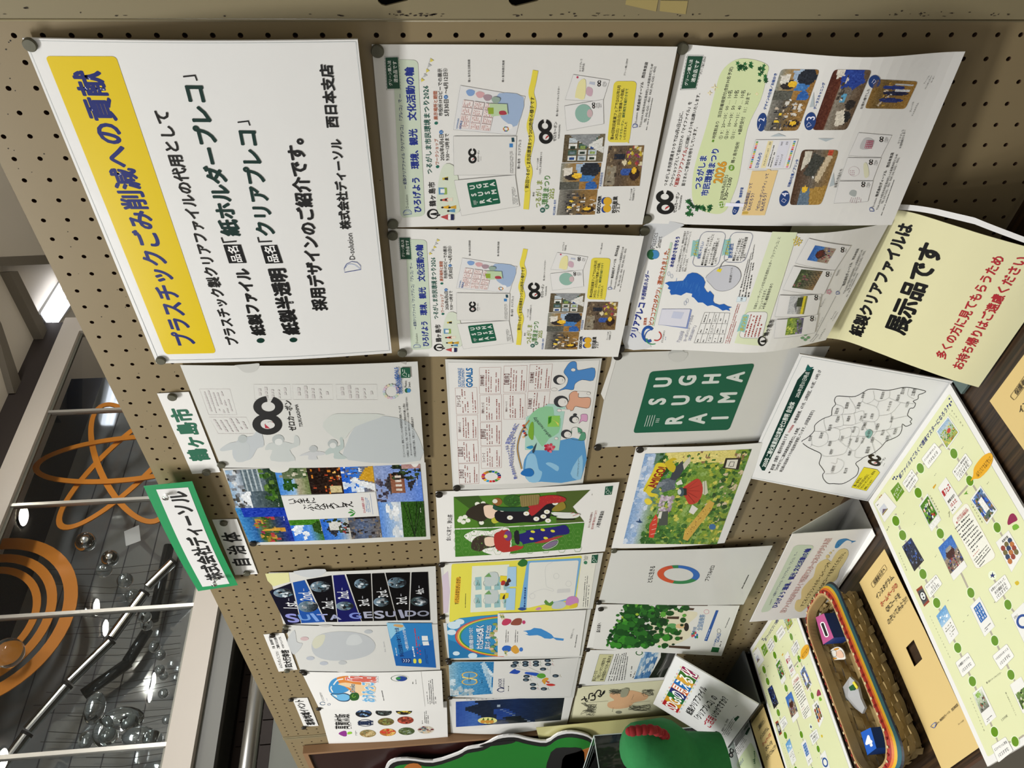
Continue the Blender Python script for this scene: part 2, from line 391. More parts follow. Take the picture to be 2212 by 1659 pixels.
# ceiling beams, seen over the top of the pegboard
CB = mat('ceiling_beam_paint', '#7d766b', .6)
def slab(name, pts, z0, z1, m):
    V = [(x, y, z0) for x, y in pts] + [(x, y, z1) for x, y in pts]; n = len(pts)
    o = newmesh(name, V, [tuple(range(n)), tuple(range(n, 2 * n))[::-1]] + [(i, (i + 1) % n, (i + 1) % n + n, i + n) for i in range(n)], m); return struct(o)
def cp(x, y, z=2.27): return tuple(dsk(x, y, z)[:2])
slab('trim_1', [cp(-30, 556), cp(112, 550), cp(114, 570), cp(-30, 576)], 2.2, 2.28, CB)
slab('trim_2', [cp(2, 588), cp(20, 586), cp(112, 766), cp(105, 790)], 2.22, 2.28, CB)
slab('trim_3', [cp(-40, 640), cp(-8, 700), cp(42, 848), cp(20, 850)], 2.24, 2.28, CB)
# ceiling lamp with two tubes
lt = empty('fluorescent_lamp', tuple(dsk(118, 655, 2.24)))
tag(lt, 'twin-tube fluorescent ceiling lamp glowing white above the top edge of the pegboard', 'lamp')
LITE = mat('lit_tube', '#f4f6ff', .5, emit=4.)
def rel(o, par): o.parent = par; o.matrix_parent_inverse = Matrix.Translation(par.location).inverted(); return o
for a, b in (((141, 600), (94, 678)), ((150, 622), (103, 692)), ((158, 640), (112, 708))):
    rel(MB().tube([dsk(*a, 2.225), dsk(*b, 2.225)], .016, 10).build('tube', LITE, smooth=True), lt)
q = [dsk(146, 590, 2.25), dsk(172, 640, 2.25), dsk(112, 716, 2.25), dsk(88, 680, 2.25)]
rel(newmesh('lamp_tray', [tuple(v) for v in q] + [(v[0], v[1], 2.279) for v in q], [(0, 1, 2, 3), (7, 6, 5, 4), (0, 4, 5, 1), (1, 5, 6, 2), (2, 6, 7, 3), (3, 7, 4, 0)], mat('white_enamel', '#8e8e8a', .4)), lt)
# round downlights of the hall (they mirror in the showcase glass)
DL = mat('lit_downlight', '#fffbf0', .5, emit=60.)
dnm = ['nearest the far end of the showcase', 'left of a close pair over the aisle', 'right of a close pair over the aisle', 'first over the pegboard', 'second over the pegboard', 'nearest the near end of the showcase']
for k, (x, y) in enumerate([(-2.79, 2.27), (-1.50, 2.31), (-1.26, 2.26), (-.06, 2.35), (-.07, 2.21), (-2.11, 1.03)]):
    d = empty('downlight', (x, y, 2.28)); tag(d, 'round ceiling downlight mirrored in the showcase glass, ' + dnm[k], 'lamp', 'round downlights in the hall ceiling')
    ds = MB().tube([(0, 0, -.004), (0, 0, -.012)], .062, 24).build('diffuser', DL, d)
    t = np.linspace(0, 2 * math.pi, 25)[:-1]; m = MB()
    V = [(r * math.cos(a), r * math.sin(a), z) for r, z in ((.064, -.015), (.08, -.006)) for a in t]
    m.add(V, [(i, (i + 1) % 24, 24 + (i + 1) % 24, 24 + i) for i in range(24)]).build('rim', mat('white_enamel'), d)
# ---------------------------------------------------------------- display panels
def pegface(mb, xs, zs, r=.0026, n=10, hx_=.0125):
    for x in xs:
        for z in zs:
            t = [2 * math.pi * k / n + .3 for k in range(n)]; B = len(mb.V)
            sq = []
            for a in t:
                c, s_ = math.cos(a), math.sin(a); k = hx_ / max(abs(c), abs(s_)); sq.append((x + c * k, 0, z + s_ * k))
            cr = [(x + hx_, 0, z + hx_), (x - hx_, 0, z + hx_), (x - hx_, 0, z - hx_), (x + hx_, 0, z - hx_)]
            mb.V += sq + [(x + r * math.cos(a), 0, z + r * math.sin(a)) for a in t] + [(x + r * math.cos(a), .005, z + r * math.sin(a)) for a in t] + cr
            for k in range(n):
                k2 = (k + 1) % n; mb.F.append((B + k, B + k2, B + n + k2, B + n + k)); mb.mi.append(0)
                mb.F.append((B + n + k, B + n + k2, B + 2 * n + k2, B + 2 * n + k)); mb.mi.append(1)
            for ci, ca in enumerate((.25, .75, 1.25, 1.75)):
                ca = ca * math.pi
                for k in range(n):
                    a0 = t[k]; a1 = a0 + 2 * math.pi / n; c2 = ca + (2 * math.pi if ca < a0 else 0)
                    if a0 <= c2 < a1: mb.F.append((B + k, B + 3 * n + ci, B + (k + 1) % n)); mb.mi.append(0)
pan = empty('pegboard', (-.9, 0, -1.775)); tag(pan, 'long beige pegboard display panel that carries all the pinned sheets', 'pegboard')
mb = MB(); pegface(mb, [-.025 * j for j in range(0, 72)], [-.025 * i for i in range(-2, 45)])
rel(mb.build('perforated_board', None, None, mats=[BEIGE, BROWNIN]), pan)
x0, x1 = -1.7875, .0125
for a in ((x0, 0, .0625, x1, .005, .0655), (x0, 0, -1.76, x1, .005, -1.1125)): rel(MB().box(*a).build('board_margin', BEIGE), pan)
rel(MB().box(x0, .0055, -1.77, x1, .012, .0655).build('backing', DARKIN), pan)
rel(MB().box(x0, .012, -1.775, x1, .035, .066).build('rear_skin', BEIGE2), pan)
rel(MB().box(-1.7965, -.0015, -1.775, -1.788, .035, .0665).build('edge_rail', BEIGE2), pan)
rel(MB().tube([(.0130, .0015, .0655), (.0130, .0015, -1.77)], .0016, 8).build('edge_bead', BEIGE2, smooth=True), pan)
rnd = random.Random(4); mm = MB()
for _ in range(420):
    x = -rnd.uniform(0, 1.7) ; z = rnd.uniform(-.05, .06) if rnd.random() < .45 else rnd.uniform(-1.05, .05); r = rnd.uniform(.0004, .0008)
    if math.hypot((x / .025 - round(x / .025)), (z / .025 - round(z / .025))) * .025 < .0035: continue
    mm.add([(x + r * math.cos(a), -.0002, z + r * math.sin(a)) for a in (0, 1.05, 2.1, 3.14, 4.2, 5.2)], [(0, 1, 2, 3, 4, 5)])
o = rel(mm.build('pin_pricks', BLACK), pan); o['kind'] = 'stuff'
# adjoining panel on the far side (its upper edge and corner show)
pn2 = empty('pegboard', (-2.3, 0, -1.775)); tag(pn2, 'second beige pegboard panel behind the dark maroon board, far left', 'pegboard')
mb = MB(); pegface(mb, [-1.8375 - .025 * j for j in range(0, 30)], [.05 - .025 * i for i in range(0, 8)])
rel(mb.build('perforated_board', None, None, mats=[BEIGE, BROWNIN]), pn2)
for a in ((-2.575, 0, -1.76, -1.80, .005, -.1375), (-1.825, 0, -.1375, -1.80, .005, .0655), (-2.575, 0, .0625, -1.825, .005, .0655)): rel(MB().box(*a).build('board_margin', BEIGE), pn2)
rel(MB().box(-2.575, .0055, -1.77, -1.80, .035, .0655).build('backing', BEIGE2), pn2)
rel(MB().box(-1.8085, -.0012, -1.775, -1.80, .035, .067).build('edge_rail', BEIGE2), pn2)
# steel post beside the panel (right-hand side), with keyhole slots
def slotted(x0, x1, z0, z1, y, slots):
    outer = [Vector((x0, z0, 0)), Vector((x1, z0, 0)), Vector((x1, z1, 0)), Vector((x0, z1, 0))]; loops = [outer]; m = MB()
    for cx, cz in slots:
        P = []
        for k in range(12):
            a = 2 * math.pi * k / 12; dz = .009 if math.sin(a) > 0 else -.009
            P.append(Vector((cx + .0075 * math.cos(a) * (1 if math.sin(a) > 0 else .72) - (.002 if math.sin(a) > 0 else 0), cz + .0075 * math.sin(a) + dz * .9, 0)))
        loops.append(P[::-1])
    V = [v for l in loops for v in l]; m.add([(v.x, y, v.y) for v in V], [tuple(t) for t in tessellate_polygon(loops)])
    for l in loops[1:]:
        n = len(l); m.add([(v.x, y, v.y) for v in l] + [(v.x, y + .0025, v.y) for v in l], [(i, (i + 1) % n, (i + 1) % n + n, i + n) for i in range(n)])
    return m
post = empty('panel_post', (.055, .01, -1.775)); tag(post, 'beige steel post with keyhole slots beside the pegboard, along the right side', 'post')
sl = [(.0375, -.344), (.0375, -.464)]
rel(slotted(.0165, .1, -1.775, .5, -.003, [s for s in sl if s[1] < .48]).build('slotted_face', BEIGE2), post)
rel(MB().box(.0165, -.0028, -1.775, .019, .04, .5).build('return_flange', BEIGE2), post)
rel(MB().box(.019, .02, -1.775, .1, .024, .5).build('inner_wall', BLACK), post)
TAPE = mat('old_adhesive_tape', '#a3935f', .35)
for k, (a, b, c_, d) in enumerate([((1353, 0), (1422, 0), (1417, 25), (1351, 10)), ((1427, 1), (1486, 2), (1481, 31), (1425, 24))]):
    V = [brd(*p_, .0034) for p_ in (a, b, c_, d)]; W_ = [v + np.array([0, .0003, 0]) for v in V]
    rel(newmesh('tape_remnant', V + W_, [(0, 1, 2, 3), (0, 4, 5, 1), (1, 5, 6, 2), (2, 6, 7, 3), (3, 7, 4, 0)], TAPE), post)
rnd = random.Random(11); mm = MB()
def chip(px_, py_, sx, sy, y=.0033):
    c = brd(px_, py_, y); P = []
    for k in range(7):
        a = 2 * math.pi * k / 7; r = rnd.uniform(.4, 1); P.append((c[0] + sy * r * math.sin(a), c[1], c[2] + sx * r * math.cos(a)))
    mm.add(P, [tuple(range(7))])
for _ in range(75): chip(rnd.choice([rnd.uniform(840, 960), rnd.uniform(1100, 1500), rnd.uniform(0, 2200), rnd.uniform(1880, 2200)]), 35 - abs(rnd.gauss(0, 4.)), rnd.uniform(.0006, .003), rnd.uniform(.0003, .001))
for p_ in [(56, 18), (55, 17), (733, 33), (738, 34), (862, 24), (863, 27), (1988, 30), (1935, 32), (1850, 33)]: chip(*p_, .003, .0008)
o = rel(mm.build('paint_chips', mat('chipped_paint', '#2a2018', .8)), post); o['kind'] = 'stuff'
# ---------------------------------------------------------------- table
WOOD = mat('dark_wood_laminate', '#33241b', .38, coat=.15); nt = WOOD.node_tree; bs = nt.nodes['Principled BSDF']
tc = nt.nodes.new('ShaderNodeTexCoord'); mp = nt.nodes.new('ShaderNodeMapping'); mp.inputs['Scale'].default_value = (3, 150, 2)
n1 = nt.nodes.new('ShaderNodeTexNoise'); n1.inputs['Scale'].default_value = 1.6; n1.inputs['Detail'].default_value = 6; cr = nt.nodes.new('ShaderNodeValToRGB')
cr.color_ramp.elements[0].position = .36; cr.color_ramp.elements[0].color = (*lin('#1a110b'), 1); cr.color_ramp.elements[1].position = .68; cr.color_ramp.elements[1].color = (*lin('#45321f'), 1)
nt.links.new(tc.outputs['Object'], mp.inputs[0]); nt.links.new(mp.outputs[0], n1.inputs['Vector']); nt.links.new(n1.outputs['Fac'], cr.inputs[0]); nt.links.new(cr.outputs[0], bs.inputs['Base Color'])
tb = empty('display_table', (-1.1, -.25, -1.775)); tag(tb, 'dark wood-grain table in front of the pegboard', 'table')
rel(MB().box(-2.6, -.462, ZD - .028, .8, -.012, ZD - .002).build('tabletop', WOOD), tb)
rel(MB().box(-2.6, -.466, ZD - .028, .8, -.462, ZD - .0025).build('edge_band', mat('brown_edge_band', '#4a3426', .4)), tb)
for x, y in ((-2.55, -.42), (.75, -.42), (-2.55, -.05), (.75, -.05)):
    rel(MB().tube([(x, y, -1.775), (x, y, ZD - .028)], .016, 12).build('leg', STEEL, smooth=True), tb)
# ---------------------------------------------------------------- showcase with hanging sculpture
case = empty('showcase', (-3.7, 1.6, .69)); tag(case, 'large white framed glass showcase high on the wall behind the pegboard', 'showcase')
WF = mat('white_frame_paint', '#bcb4aa', .4); GF = mat('grey_frame_paint', '#5d5d56', .4)
def fr(name, *a, m=WF): return rel(MB().box(*a).build(name, m), case)
fr('frame_rail', -3.42, -.6, .773, -3.36, 3.42, .895); fr('frame_rail', -3.42, -.6, 1.985, -3.36, 3.42, 2.11)
fr('frame_rail', -3.42, 3.286, .895, -3.36, 3.42, 1.985)
fr('lower_fascia', -3.45, -.6, .686, -3.40, 3.42, .772, m=GF)
for k, y in enumerate((2.592, 1.918, 1.25, .578, -.09)): fr('mullion', -3.405, y - .009, .895, -3.375, y + .009, 1.985, m=mat('satin_aluminium', '#b5b2ab', .35, .6))
for z in (.897, 1.97): fr('inner_bead', -3.4, -.6, z, -3.385, 3.286, z + .014, m=mat('grey_bead', '#6b6a60', .4, .3))
MIR = mat('mirror_finish_panel', '#8e9597', .06, .5, noise=.12, nscale=1.6, coat=.6)
NAVY = mat('navy_panel', '#1b2433', .25)
fr('back_panel', -3.99, -.6, .8, -3.95, 3.42, 2.06, m=MIR)
fr('upper_back_panel', -3.99, -.6, 2.06, -3.95, 3.42, 2.7, m=NAVY)
fr('case_roof', -3.99, -.6, 2.7, -3.36, 3.42, 2.72, m=NAVY); fr('case_floor', -3.99, -.6, .78, -3.45, 3.42, .8, m=GF)
fr('case_front_panel', -3.42, -.6, 2.11, -3.40, 3.42, 2.7, m=mat('dark_brown_wall'))
for k in range(7): fr('back_seam', -3.9495, -.6, .93 + .155 * k, -3.9485, 3.4, .936 + .155 * k, m=mat('dark_seam', '#20242c', .5))
GLASS = mat('clear_glass', '#ffffff', .0, trans=1., ior=1.45)
nt = GLASS.node_tree; bs = nt.nodes['Principled BSDF']; out = nt.nodes['Material Output']
g = nt.nodes.new('ShaderNodeBsdfGlossy'); g.inputs['Roughness'].default_value = .0; tr = nt.nodes.new('ShaderNodeBsdfTransparent'); mx = nt.nodes.new('ShaderNodeMixShader'); fn = nt.nodes.new('ShaderNodeFresnel'); fn.inputs[0].default_value = 1.5
nt.links.new(fn.outputs[0], mx.inputs[0]); nt.links.new(tr.outputs[0], mx.inputs[1]); nt.links.new(g.outputs[0], mx.inputs[2]); nt.links.new(mx.outputs[0], out.inputs[0])
ys = [-.6, -.09, .578, 1.25, 1.918, 2.592, 3.286]
for a, b in zip(ys[:-1], ys[1:]):
    rel(newmesh('glass_pane', [(-3.39, a + .01, .896), (-3.39, b - .01, .896), (-3.39, b - .01, 1.984), (-3.39, a + .01, 1.984)], [(0, 1, 2, 3)], GLASS), case)
area('showcase_light', (-3.6, 1.5, 2.6), (-3.72, 1.5, 1.2), .3, 3.2, 60, (1, 1, 1)).rotation_euler
ORG = mat('orange_enamel', '#e08a1e', .4)
def band(cy, cz, R0, R1, x=-3.7, n=56, th=.006, a0=0, a1=360):
    t = np.radians(np.linspace(a0, a1, n)); V = []; F = []
    for xx in (x, x - th):
        for R in (R0, R1): V += [(xx, cy + R * math.cos(a), cz + R * math.sin(a)) for a in t]
    for i in range(n - 1):
        F += [(i, i + 1, n + i + 1, n + i), (2 * n + i, 3 * n + i, 3 * n + i + 1, 2 * n + i + 1), (n + i, n + i + 1, 3 * n + i + 1, 3 * n + i), (i, 2 * n + i, 2 * n + i + 1, i + 1)]
    return V, F
rg = empty('ring_sculpture', (-3.7, 1.42, 2.13)); tag(rg, 'three nested orange rings hanging inside the glass showcase', 'sculpture')
for a, b in ((.5, .43), (.395, .345), (.315, .275)):
    V, F = band(1.42, 2.13, a, b); rel(newmesh('ring', V, F, ORG), rg)
at_ = empty('atom_sculpture', (-3.7, 2.46, 1.59)); tag(at_, 'orange atom-shaped sculpture of three crossing oval loops in the showcase', 'sculpture')
for k, an in enumerate((93, 30, 150)):
    t = np.linspace(0, 2 * math.pi, 57)[:-1]; c_, s_ = math.cos(math.radians(an)), math.sin(math.radians(an)); V = []; n = 56
    for xx in (-3.695 - .012 * k, -3.703 - .012 * k):
        for q_ in (.018, -.018):
            for a in t:
                u, v = (.54 + q_) * math.cos(a), (.17 + q_) * math.sin(a); V.append((xx, 2.46 + u * c_ - v * s_, 1.59 + u * s_ + v * c_))
    F = []
    for i in range(n):
        j = (i + 1) % n; F += [(i, j, n + j, n + i), (2 * n + i, 3 * n + i, 3 * n + j, 2 * n + j), (n + i, n + j, 3 * n + j, 3 * n + i), (i, 2 * n + i, 2 * n + j, j)]
    rel(newmesh('loop', V, F, ORG), at_)
CHR = mat('polished_chrome', '#c9ccc9', .12, 1.)
pl = lambda x, y, d=-3.72: onplane(x, y, (1, 0, 0), d)
ch = empty('tube_chain', tuple(pl(200, 1430))); tag(ch, 'chain of polished steel tubes slanting through the showcase', 'sculpture')
for a, b, r in (((372, 1215), (318, 1268), .026), ((310, 1283), (240, 1378), .029), ((238, 1386), (150, 1472), .026), ((143, 1482), (60, 1578), .029), ((56, 1588), (-20, 1690), .028)):
    A, B = pl(*a), pl(*b); rel(MB().tube([A, B], r, 20).build('tube', CHR, smooth=False), ch)
    d = (A - B) / np.linalg.norm(A - B); rel(MB().tube([A - d * .002, A + d * .012], r * 1.06, 20).build('collar', BLACK), ch)
CG = mat('clear_blown_glass', '#e8efee', .02, trans=1., ior=1.4)
for k, (x, y, r, d, w_) in enumerate([(185, 1171, 20, -3.6, 'large silvery'), (238, 1206, 17, -3.62, 'middle silvery'), (225, 1231, 16, -3.8, 'dull smoky'), (270, 1254, 16, -3.62, 'bright clear'), (287, 1287, 14, -3.8, 'smoky dark'), (313, 1333, 13, -3.62, 'clear bubbly'), (317, 1350, 12, -3.7, 'bubbly lower'), (334, 1397, 12, -3.6, 'greenish clear'), (347, 1415, 11, -3.8, 'grey dim'), (345, 1448, 11, -3.6, 'shaded'), (354, 1460, 9, -3.8, 'small dim'), (353, 1498, 10, -3.65, 'small bright'), (360, 1555, 9, -3.65, 'small lonely'), (18, 1410, 28, -3.6, 'very large')]):
    c_ = pl(x, y, d); R_ = r * np.linalg.norm(c_ - CAMP) / FPX * .92
    o = MB().sphere((0, 0, 0), R_, 20).build('glass_ball', CHR if k in (0, 1) else CG, smooth=True); o.location = c_
    wh = ['next to the white diamond plate', 'just below the largest silver ball', 'behind the middle silver ball', 'left of the upper tube end', 'behind the chain collar', 'below the first tube', 'touching the ball under the first tube', 'beside the second tube', 'behind the greenish ball', 'past the tube middle', 'behind the shaded ball', 'near the lower rail', 'lowest by the rail', 'inside the orange rings'][k]
    tag(o, w_ + ' ball hanging in the showcase ' + wh, 'ball', 'hanging balls in the showcase')
bl = empty('glass_cluster', tuple(pl(245, 1550))); tag(bl, 'blown glass cluster of bulbs hanging below the steel tubes in the showcase', 'sculpture')
mball = []
for k, (x, y, sx, sy, sz) in enumerate([(205, 1530, .1, .05, .045), (225, 1580, .09, .05, .05), (265, 1553, .07, .05, .1), (280, 1560, .04, .05, .04), (235, 1590, .05, .04, .04), (300, 1592, .06, .05, .08), (330, 1595, .045, .04, .045), (185, 1600, .05, .03, .03)]):
    c_ = pl(x, y, -3.6); rel(MB().sphere(c_, 1., 16, sc=(.05, sx * .8, sz)).build('bulb', CG, smooth=True), bl)
dp = [pl(268, 1148, -3.6), pl(300, 1134, -3.6), pl(304, 1168, -3.6), pl(272, 1180, -3.6)]
o = newmesh('diamond_plate', [tuple(v) for v in dp] + [tuple(v - [.004, 0, 0]) for v in dp], [(0, 1, 2, 3), (7, 6, 5, 4), (0, 4, 5, 1), (1, 5, 6, 2), (2, 6, 7, 3), (3, 7, 4, 0)], mat('frosted_plate', '#c8cccb', .3)); tag(o, 'small frosted white square plate hanging in the showcase', 'plate')
w_ = empty('wire_strands', tuple(pl(250, 1400))); tag(w_, 'thin dark wires strung across the inside of the showcase', 'wires')
rnd = random.Random(3); mm = MB()
for k in range(26):
    y0 = 1230 + k * 17; x0 = rnd.uniform(60, 200); mm.tube([pl(x0, y0 + rnd.uniform(-8, 8), -3.9), pl((x0 + 380) / 2, y0 + rnd.uniform(-6, 6), -3.9), pl(395 - k * .5, y0 - rnd.uniform(5, 25), -3.9)], .0014, 4)
o = rel(mm.build('wire', BLACK), w_); o['kind'] = 'stuff'
for k, (a, b) in enumerate([((365, 1180), (330, 1340)), ((320, 1360), (275, 1430)), ((280, 1430), (180, 1500))]):
    A, B = pl(*a, -3.85), pl(*b, -3.85); rel(MB().tube([A, B], .03, 14).build('smoked_tube', mat('smoked_glass', '#30373a', .1, .6), smooth=True), w_)
# under the showcase
fl('wall_behind', -3.75, -.6, -1.775, -3.7, 3.42, .69, mat('dark_brown_tile', '#33251d', .6, noise=.3, nscale=12))
tile = mat('dark_brown_tile'); par = bpy.data.objects['wall_behind']
tm = MB().box(0, 0, 0, .008, .112, .052).build('tile', tile); tm.data.name = 'tile'; first = True
for r in range(5):
    for c in range(18):
        o = tm if first else tm.copy(); first = False
        if o is not tm: COL.objects.link(o)
        o.parent = par; o.location = (-3.7, .3 + c * .118 + (r % 2) * .05, .40 + r * .057)
hr = empty('steel_beam', (-3.3, 1, .5)); tag(hr, 'rounded steel beam running below the glass showcase', 'beam')
rel(MB().tube([(-3.3, -.5, .515), (-3.3, 3.3, .515)], .036, 20).build('beam', STEEL, smooth=True), hr)
for y in (.2, 1.4, 2.6): rel(MB().tube([(-3.3, y, .515), (-3.7, y, .515)], .012, 10).build('bracket', STEEL, smooth=True), hr)
fl('wall_left_lower', -3.4, -.6, -1.775, -3.34, 3.42, .435, mat('grey_green_panel', '#5c5f56', .45))
# ================================================================ SHEETS
SHEETS = {}
def bsheet(key, TL, TR, BR, BL, lifts=(1.5, 1.5, 3, 3), bulge=None, m=None, thick=.0003):
    """a sheet pinned on the pegboard; lifts in mm away from the board"""
    c = [brd(*p_, l * .001) for p_, l in zip((TL, TR, BR, BL), lifts)]
    s = Sheet(c, bulge or (lambda u, v: 0 * u), 'poster', m, thick); SHEETS[key] = s; return s
def sag(a, p=1.): return lambda u, v: a * np.sin(math.pi * np.clip(v, 0, 1) ** p)
def curlb(a, k=2.): return lambda u, v: a * (np.clip(v, 0, 1) ** k - np.clip(v, 0, 1))
def cen(p, cx, cy, r, d): # set a small local frame: centre, half-vector to the right, half-vector down
    c = np.array([cx, cy], float); r = np.array(r, float); d = np.array(d, float); p.fr = (c, r, d)
def oc(p, cx, cy, r, d, red=True, bg='#dedede', col='#111111'):
    """the eight-shaped emblem: ring, open ring"""
    cen(p, cx, cy, r, d)
    p.ring(col, -.48, 0.08, .42, .76, .34 * .9, 0, 360, 30); p.ring(col, .48, -.06, .42, .76, .34 * .9, 14, 346, 30)
    if red: p.P('#b0282c', [(-.66, .0), (-.4, .5), (-.3, .42), (-.45, .1)])
    p.fr = None
def dlogo(p, cx, cy, r, d, c1='#27408b', c2='#8fa3cf'):
    cen(p, cx, cy, r, d)
    p.L(c1, 2.2 if np.linalg.norm(r) * 2 > 60 else 1.1, [(-.85, .95), (-.9, -.9), (-.1, -.9), (.6, -.6), (.9, 0), (.6, .6), (-.1, .95), (-.85, .95)])
    p.L(c2, 2.0 if np.linalg.norm(r) * 2 > 60 else .9, smooth_open([(-.8, .9), (.2, .3), (.5, -.4), (-.1, -.8)], 4)); p.fr = None
def green4(p, TL, TR, BL, BR=None, col='#0c5a41', tc='#d5dad6', res=1):
    TL, TR, BL = [np.array(q, float) for q in (TL, TR, BL)]; BR = TR + BL - TL if BR is None else np.array(BR, float)
    w_ = np.linalg.norm(TR - TL)
    p.R(col, TL, TR, BR, BL, r=w_ * .05 / (3.95 if p.crop else 1)); f = lambda u, v: (1 - u) * (1 - v) * TL + u * (1 - v) * TR + u * v * BR + (1 - u) * v * BL
    for j, row in enumerate(('TSU', 'RUG', 'ASH', 'IMA')):
        for i, ch in enumerate(row):
            v = (.15, .385, .62, .85)[j]; u = (.19, .5, .81)[i]; hw = {'I': .02, 'M': .115, 'A': .105, 'H': .085, 'G': .1, 'U': .085}.get(ch, .08)
            if i == 0 and j == 0:
                for k in range(4): a = f(.10 + .0 * k, .10 + .025 * k); b = f(.28, .10 + .025 * k); p.L(tc, max(.5, w_ * .008 / (3.95 if p.crop else 1)), [a, b])
                for k in range(3): p.L(tc, max(.5, w_ * .008 / (3.95 if p.crop else 1)), [f(.165 + .025 * k, .2), f(.165 + .025 * k, .235)])
            else: p.ch(ch, f(u, v), (TR - TL) * .235, (BL - TL) * .235, tc, 4.5, res=3 if w_ > 200 else 1)
def folder(p, TL, TR, BR, BL, fill='#e3e3e3', notch=True, lw=.5):
    p.R(fill, TL, TR, BR, BL, line='#777777', lw=lw)
def badge(p, TL, TR, BR, BL, t1=None, t2=None):
    TL, TR, BR, BL = [np.array(q, float) for q in (TL, TR, BR, BL)]; f = lambda u, v: (1 - u) * (1 - v) * TL + u * (1 - v) * TR + u * v * BR + (1 - u) * v * BL
    k = 22
    for (a, b) in ((f(-.03, -.06), f(1.03, -.06)), (f(-.03, 1.06), f(1.03, 1.06)), (f(-.03, -.06), f(-.03, 1.06)), (f(1.03, -.06), f(1.03, 1.06))):
        n = 11
        for i in range(n): p.L('#1b3a30', .6, [a + (b - a) * i / n, a + (b - a) * (i + .7) / n])
    p.R('#12442f', *f_quad(f, 0, 0, 1, 1))
    if t1: p.T(t1, *f(.1, .28), *f(.9, .28), '#e8eee8', 1); p.T(t2, *f(.2, .72), *f(.88, .72), '#e8eee8', 1)
def f_quad(f, u0, v0, u1, v1): return f(u0, v0), f(u1, v0), f(u1, v1), f(u0, v1)
def fsc(p, TL, TR, BR, BL):
    p.R('#12503a', TL, TR, BR, BL); TL, TR, BR, BL = [np.array(q, float) for q in (TL, TR, BR, BL)]; f = lambda u, v: (1 - u) * (1 - v) * TL + u * (1 - v) * TR + u * v * BR + (1 - u) * v * BL
    p.L('#d8e6dc', .8, [f(.12, .6), f(.2, .3), f(.35, .15), f(.5, .35), f(.45, .6), f(.25, .6)]); p.X(f(.1, .7), f(.9, .7), f(.9, .95), f(.1, .95), 1, '#d8e6dc'); p.X(f(.55, .1), f(.95, .1), f(.95, .5), f(.55, .5), 2, '#d8e6dc')
MTG = [(0, '#6b655c'), (.35, '#7a7468'), (1, '#9c7138')]
def meet(seed, w=34, h=24):  # a crowded room with tables
    return img(w, h, [(0, '#8a8880'), (.3, '#55524c'), (.6, '#7d6238'), (1, '#8d6a36')], [('n', 0, .2, .9, .7, 46, .045, ['#1c1a1c', '#2b2a2e', '#3a3532', '#c9b9a6', '#4b4a50']), ('n', .2, .4, 1, 1, 16, .07, ['#d9d6cf', '#c8c2b8', '#a77f45']), ('e', .3, .3, .05, .07, '#e8c53a'), ('e', .55, .35, .04, .05, '#e8c53a'), ('e', .22, .82, .12, .16, '#2a1c18'), ('e', .24, .78, .07, .1, '#e9bb30')], seed=seed)
def drawg(seed, w=34, h=24):  # a child drawing at a table
    return img(w, h, [(0, '#8b8e86'), (.4, '#a07a42'), (1, '#8d6630')], [('r', 0, 0, .3, .5, '#55564f'), ('e', .5, .3, .16, .2, '#2b2426'), ('p', [(.45, .45), (.95, .35), (1, .6), (.6, .8)], '#9fb4cc'), ('e', .75, .75, .3, .24, '#1d2430'), ('e', .52, .42, .1, .12, '#e9bb30'), ('p', [(.3, .5), (.55, .55), (.5, .9), (.3, .8)], '#3f78b8'), ('p', [(.5, .1), (.8, .05), (.85, .3), (.6, .3)], '#d8d3c9'), ('e', .1, .8, .2, .15, '#2a5fa8')], seed=seed)
def panelph(seed, w=34, h=24):
    return img(w, h, [(0, '#5a4e38'), (1, '#6d634c')], [('r', .05 + .22 * i, .12 + .26 * j, .23 + .22 * i, .33 + .26 * j, ['#cfd2cf', '#b9c4cc', '#dfe0dc', '#3c5a4e'][(i * 3 + j) % 4]) for i in range(4) for j in range(3)] + [('r', .08 + .2 * i, .16 + .26 * j, .18 + .2 * i, .28 + .26 * j, ['#2a4b8a', '#6a7c86', '#27372c', '#8aa05a'][(i + j) % 4]) for i in range(3) for j in range(3)] + [('p', [(.55, .6), (1, .1), (1, .9)], '#8b8f92'), ('p', [(.3, 1), (.62, .6), (.9, .95)], '#d8d8d4')], seed=seed)
def fair(seed, w=30, h=30):
    return img(w, h, [(0, '#6b5a44'), (.4, '#57483a'), (1, '#7c6038')], [('r', .05, .05, .5, .3, '#8d8472'), ('n', .5, .5, 1, 1, 26, .06, ['#c9b23a', '#a6413a', '#d9cfae', '#7a3a5e']), ('e', .35, .6, .1, .16, '#2d4f9a'), ('r', .66, .2, .8, .5, '#1b2230'), ('e', .3, .82, .16, .14, '#2e1a16'), ('e', .38, .8, .08, .08, '#e9bb30'), ('n', 0, 0, 1, .4, 16, .05, ['#3f342a', '#8c7a5e'])], seed=seed)
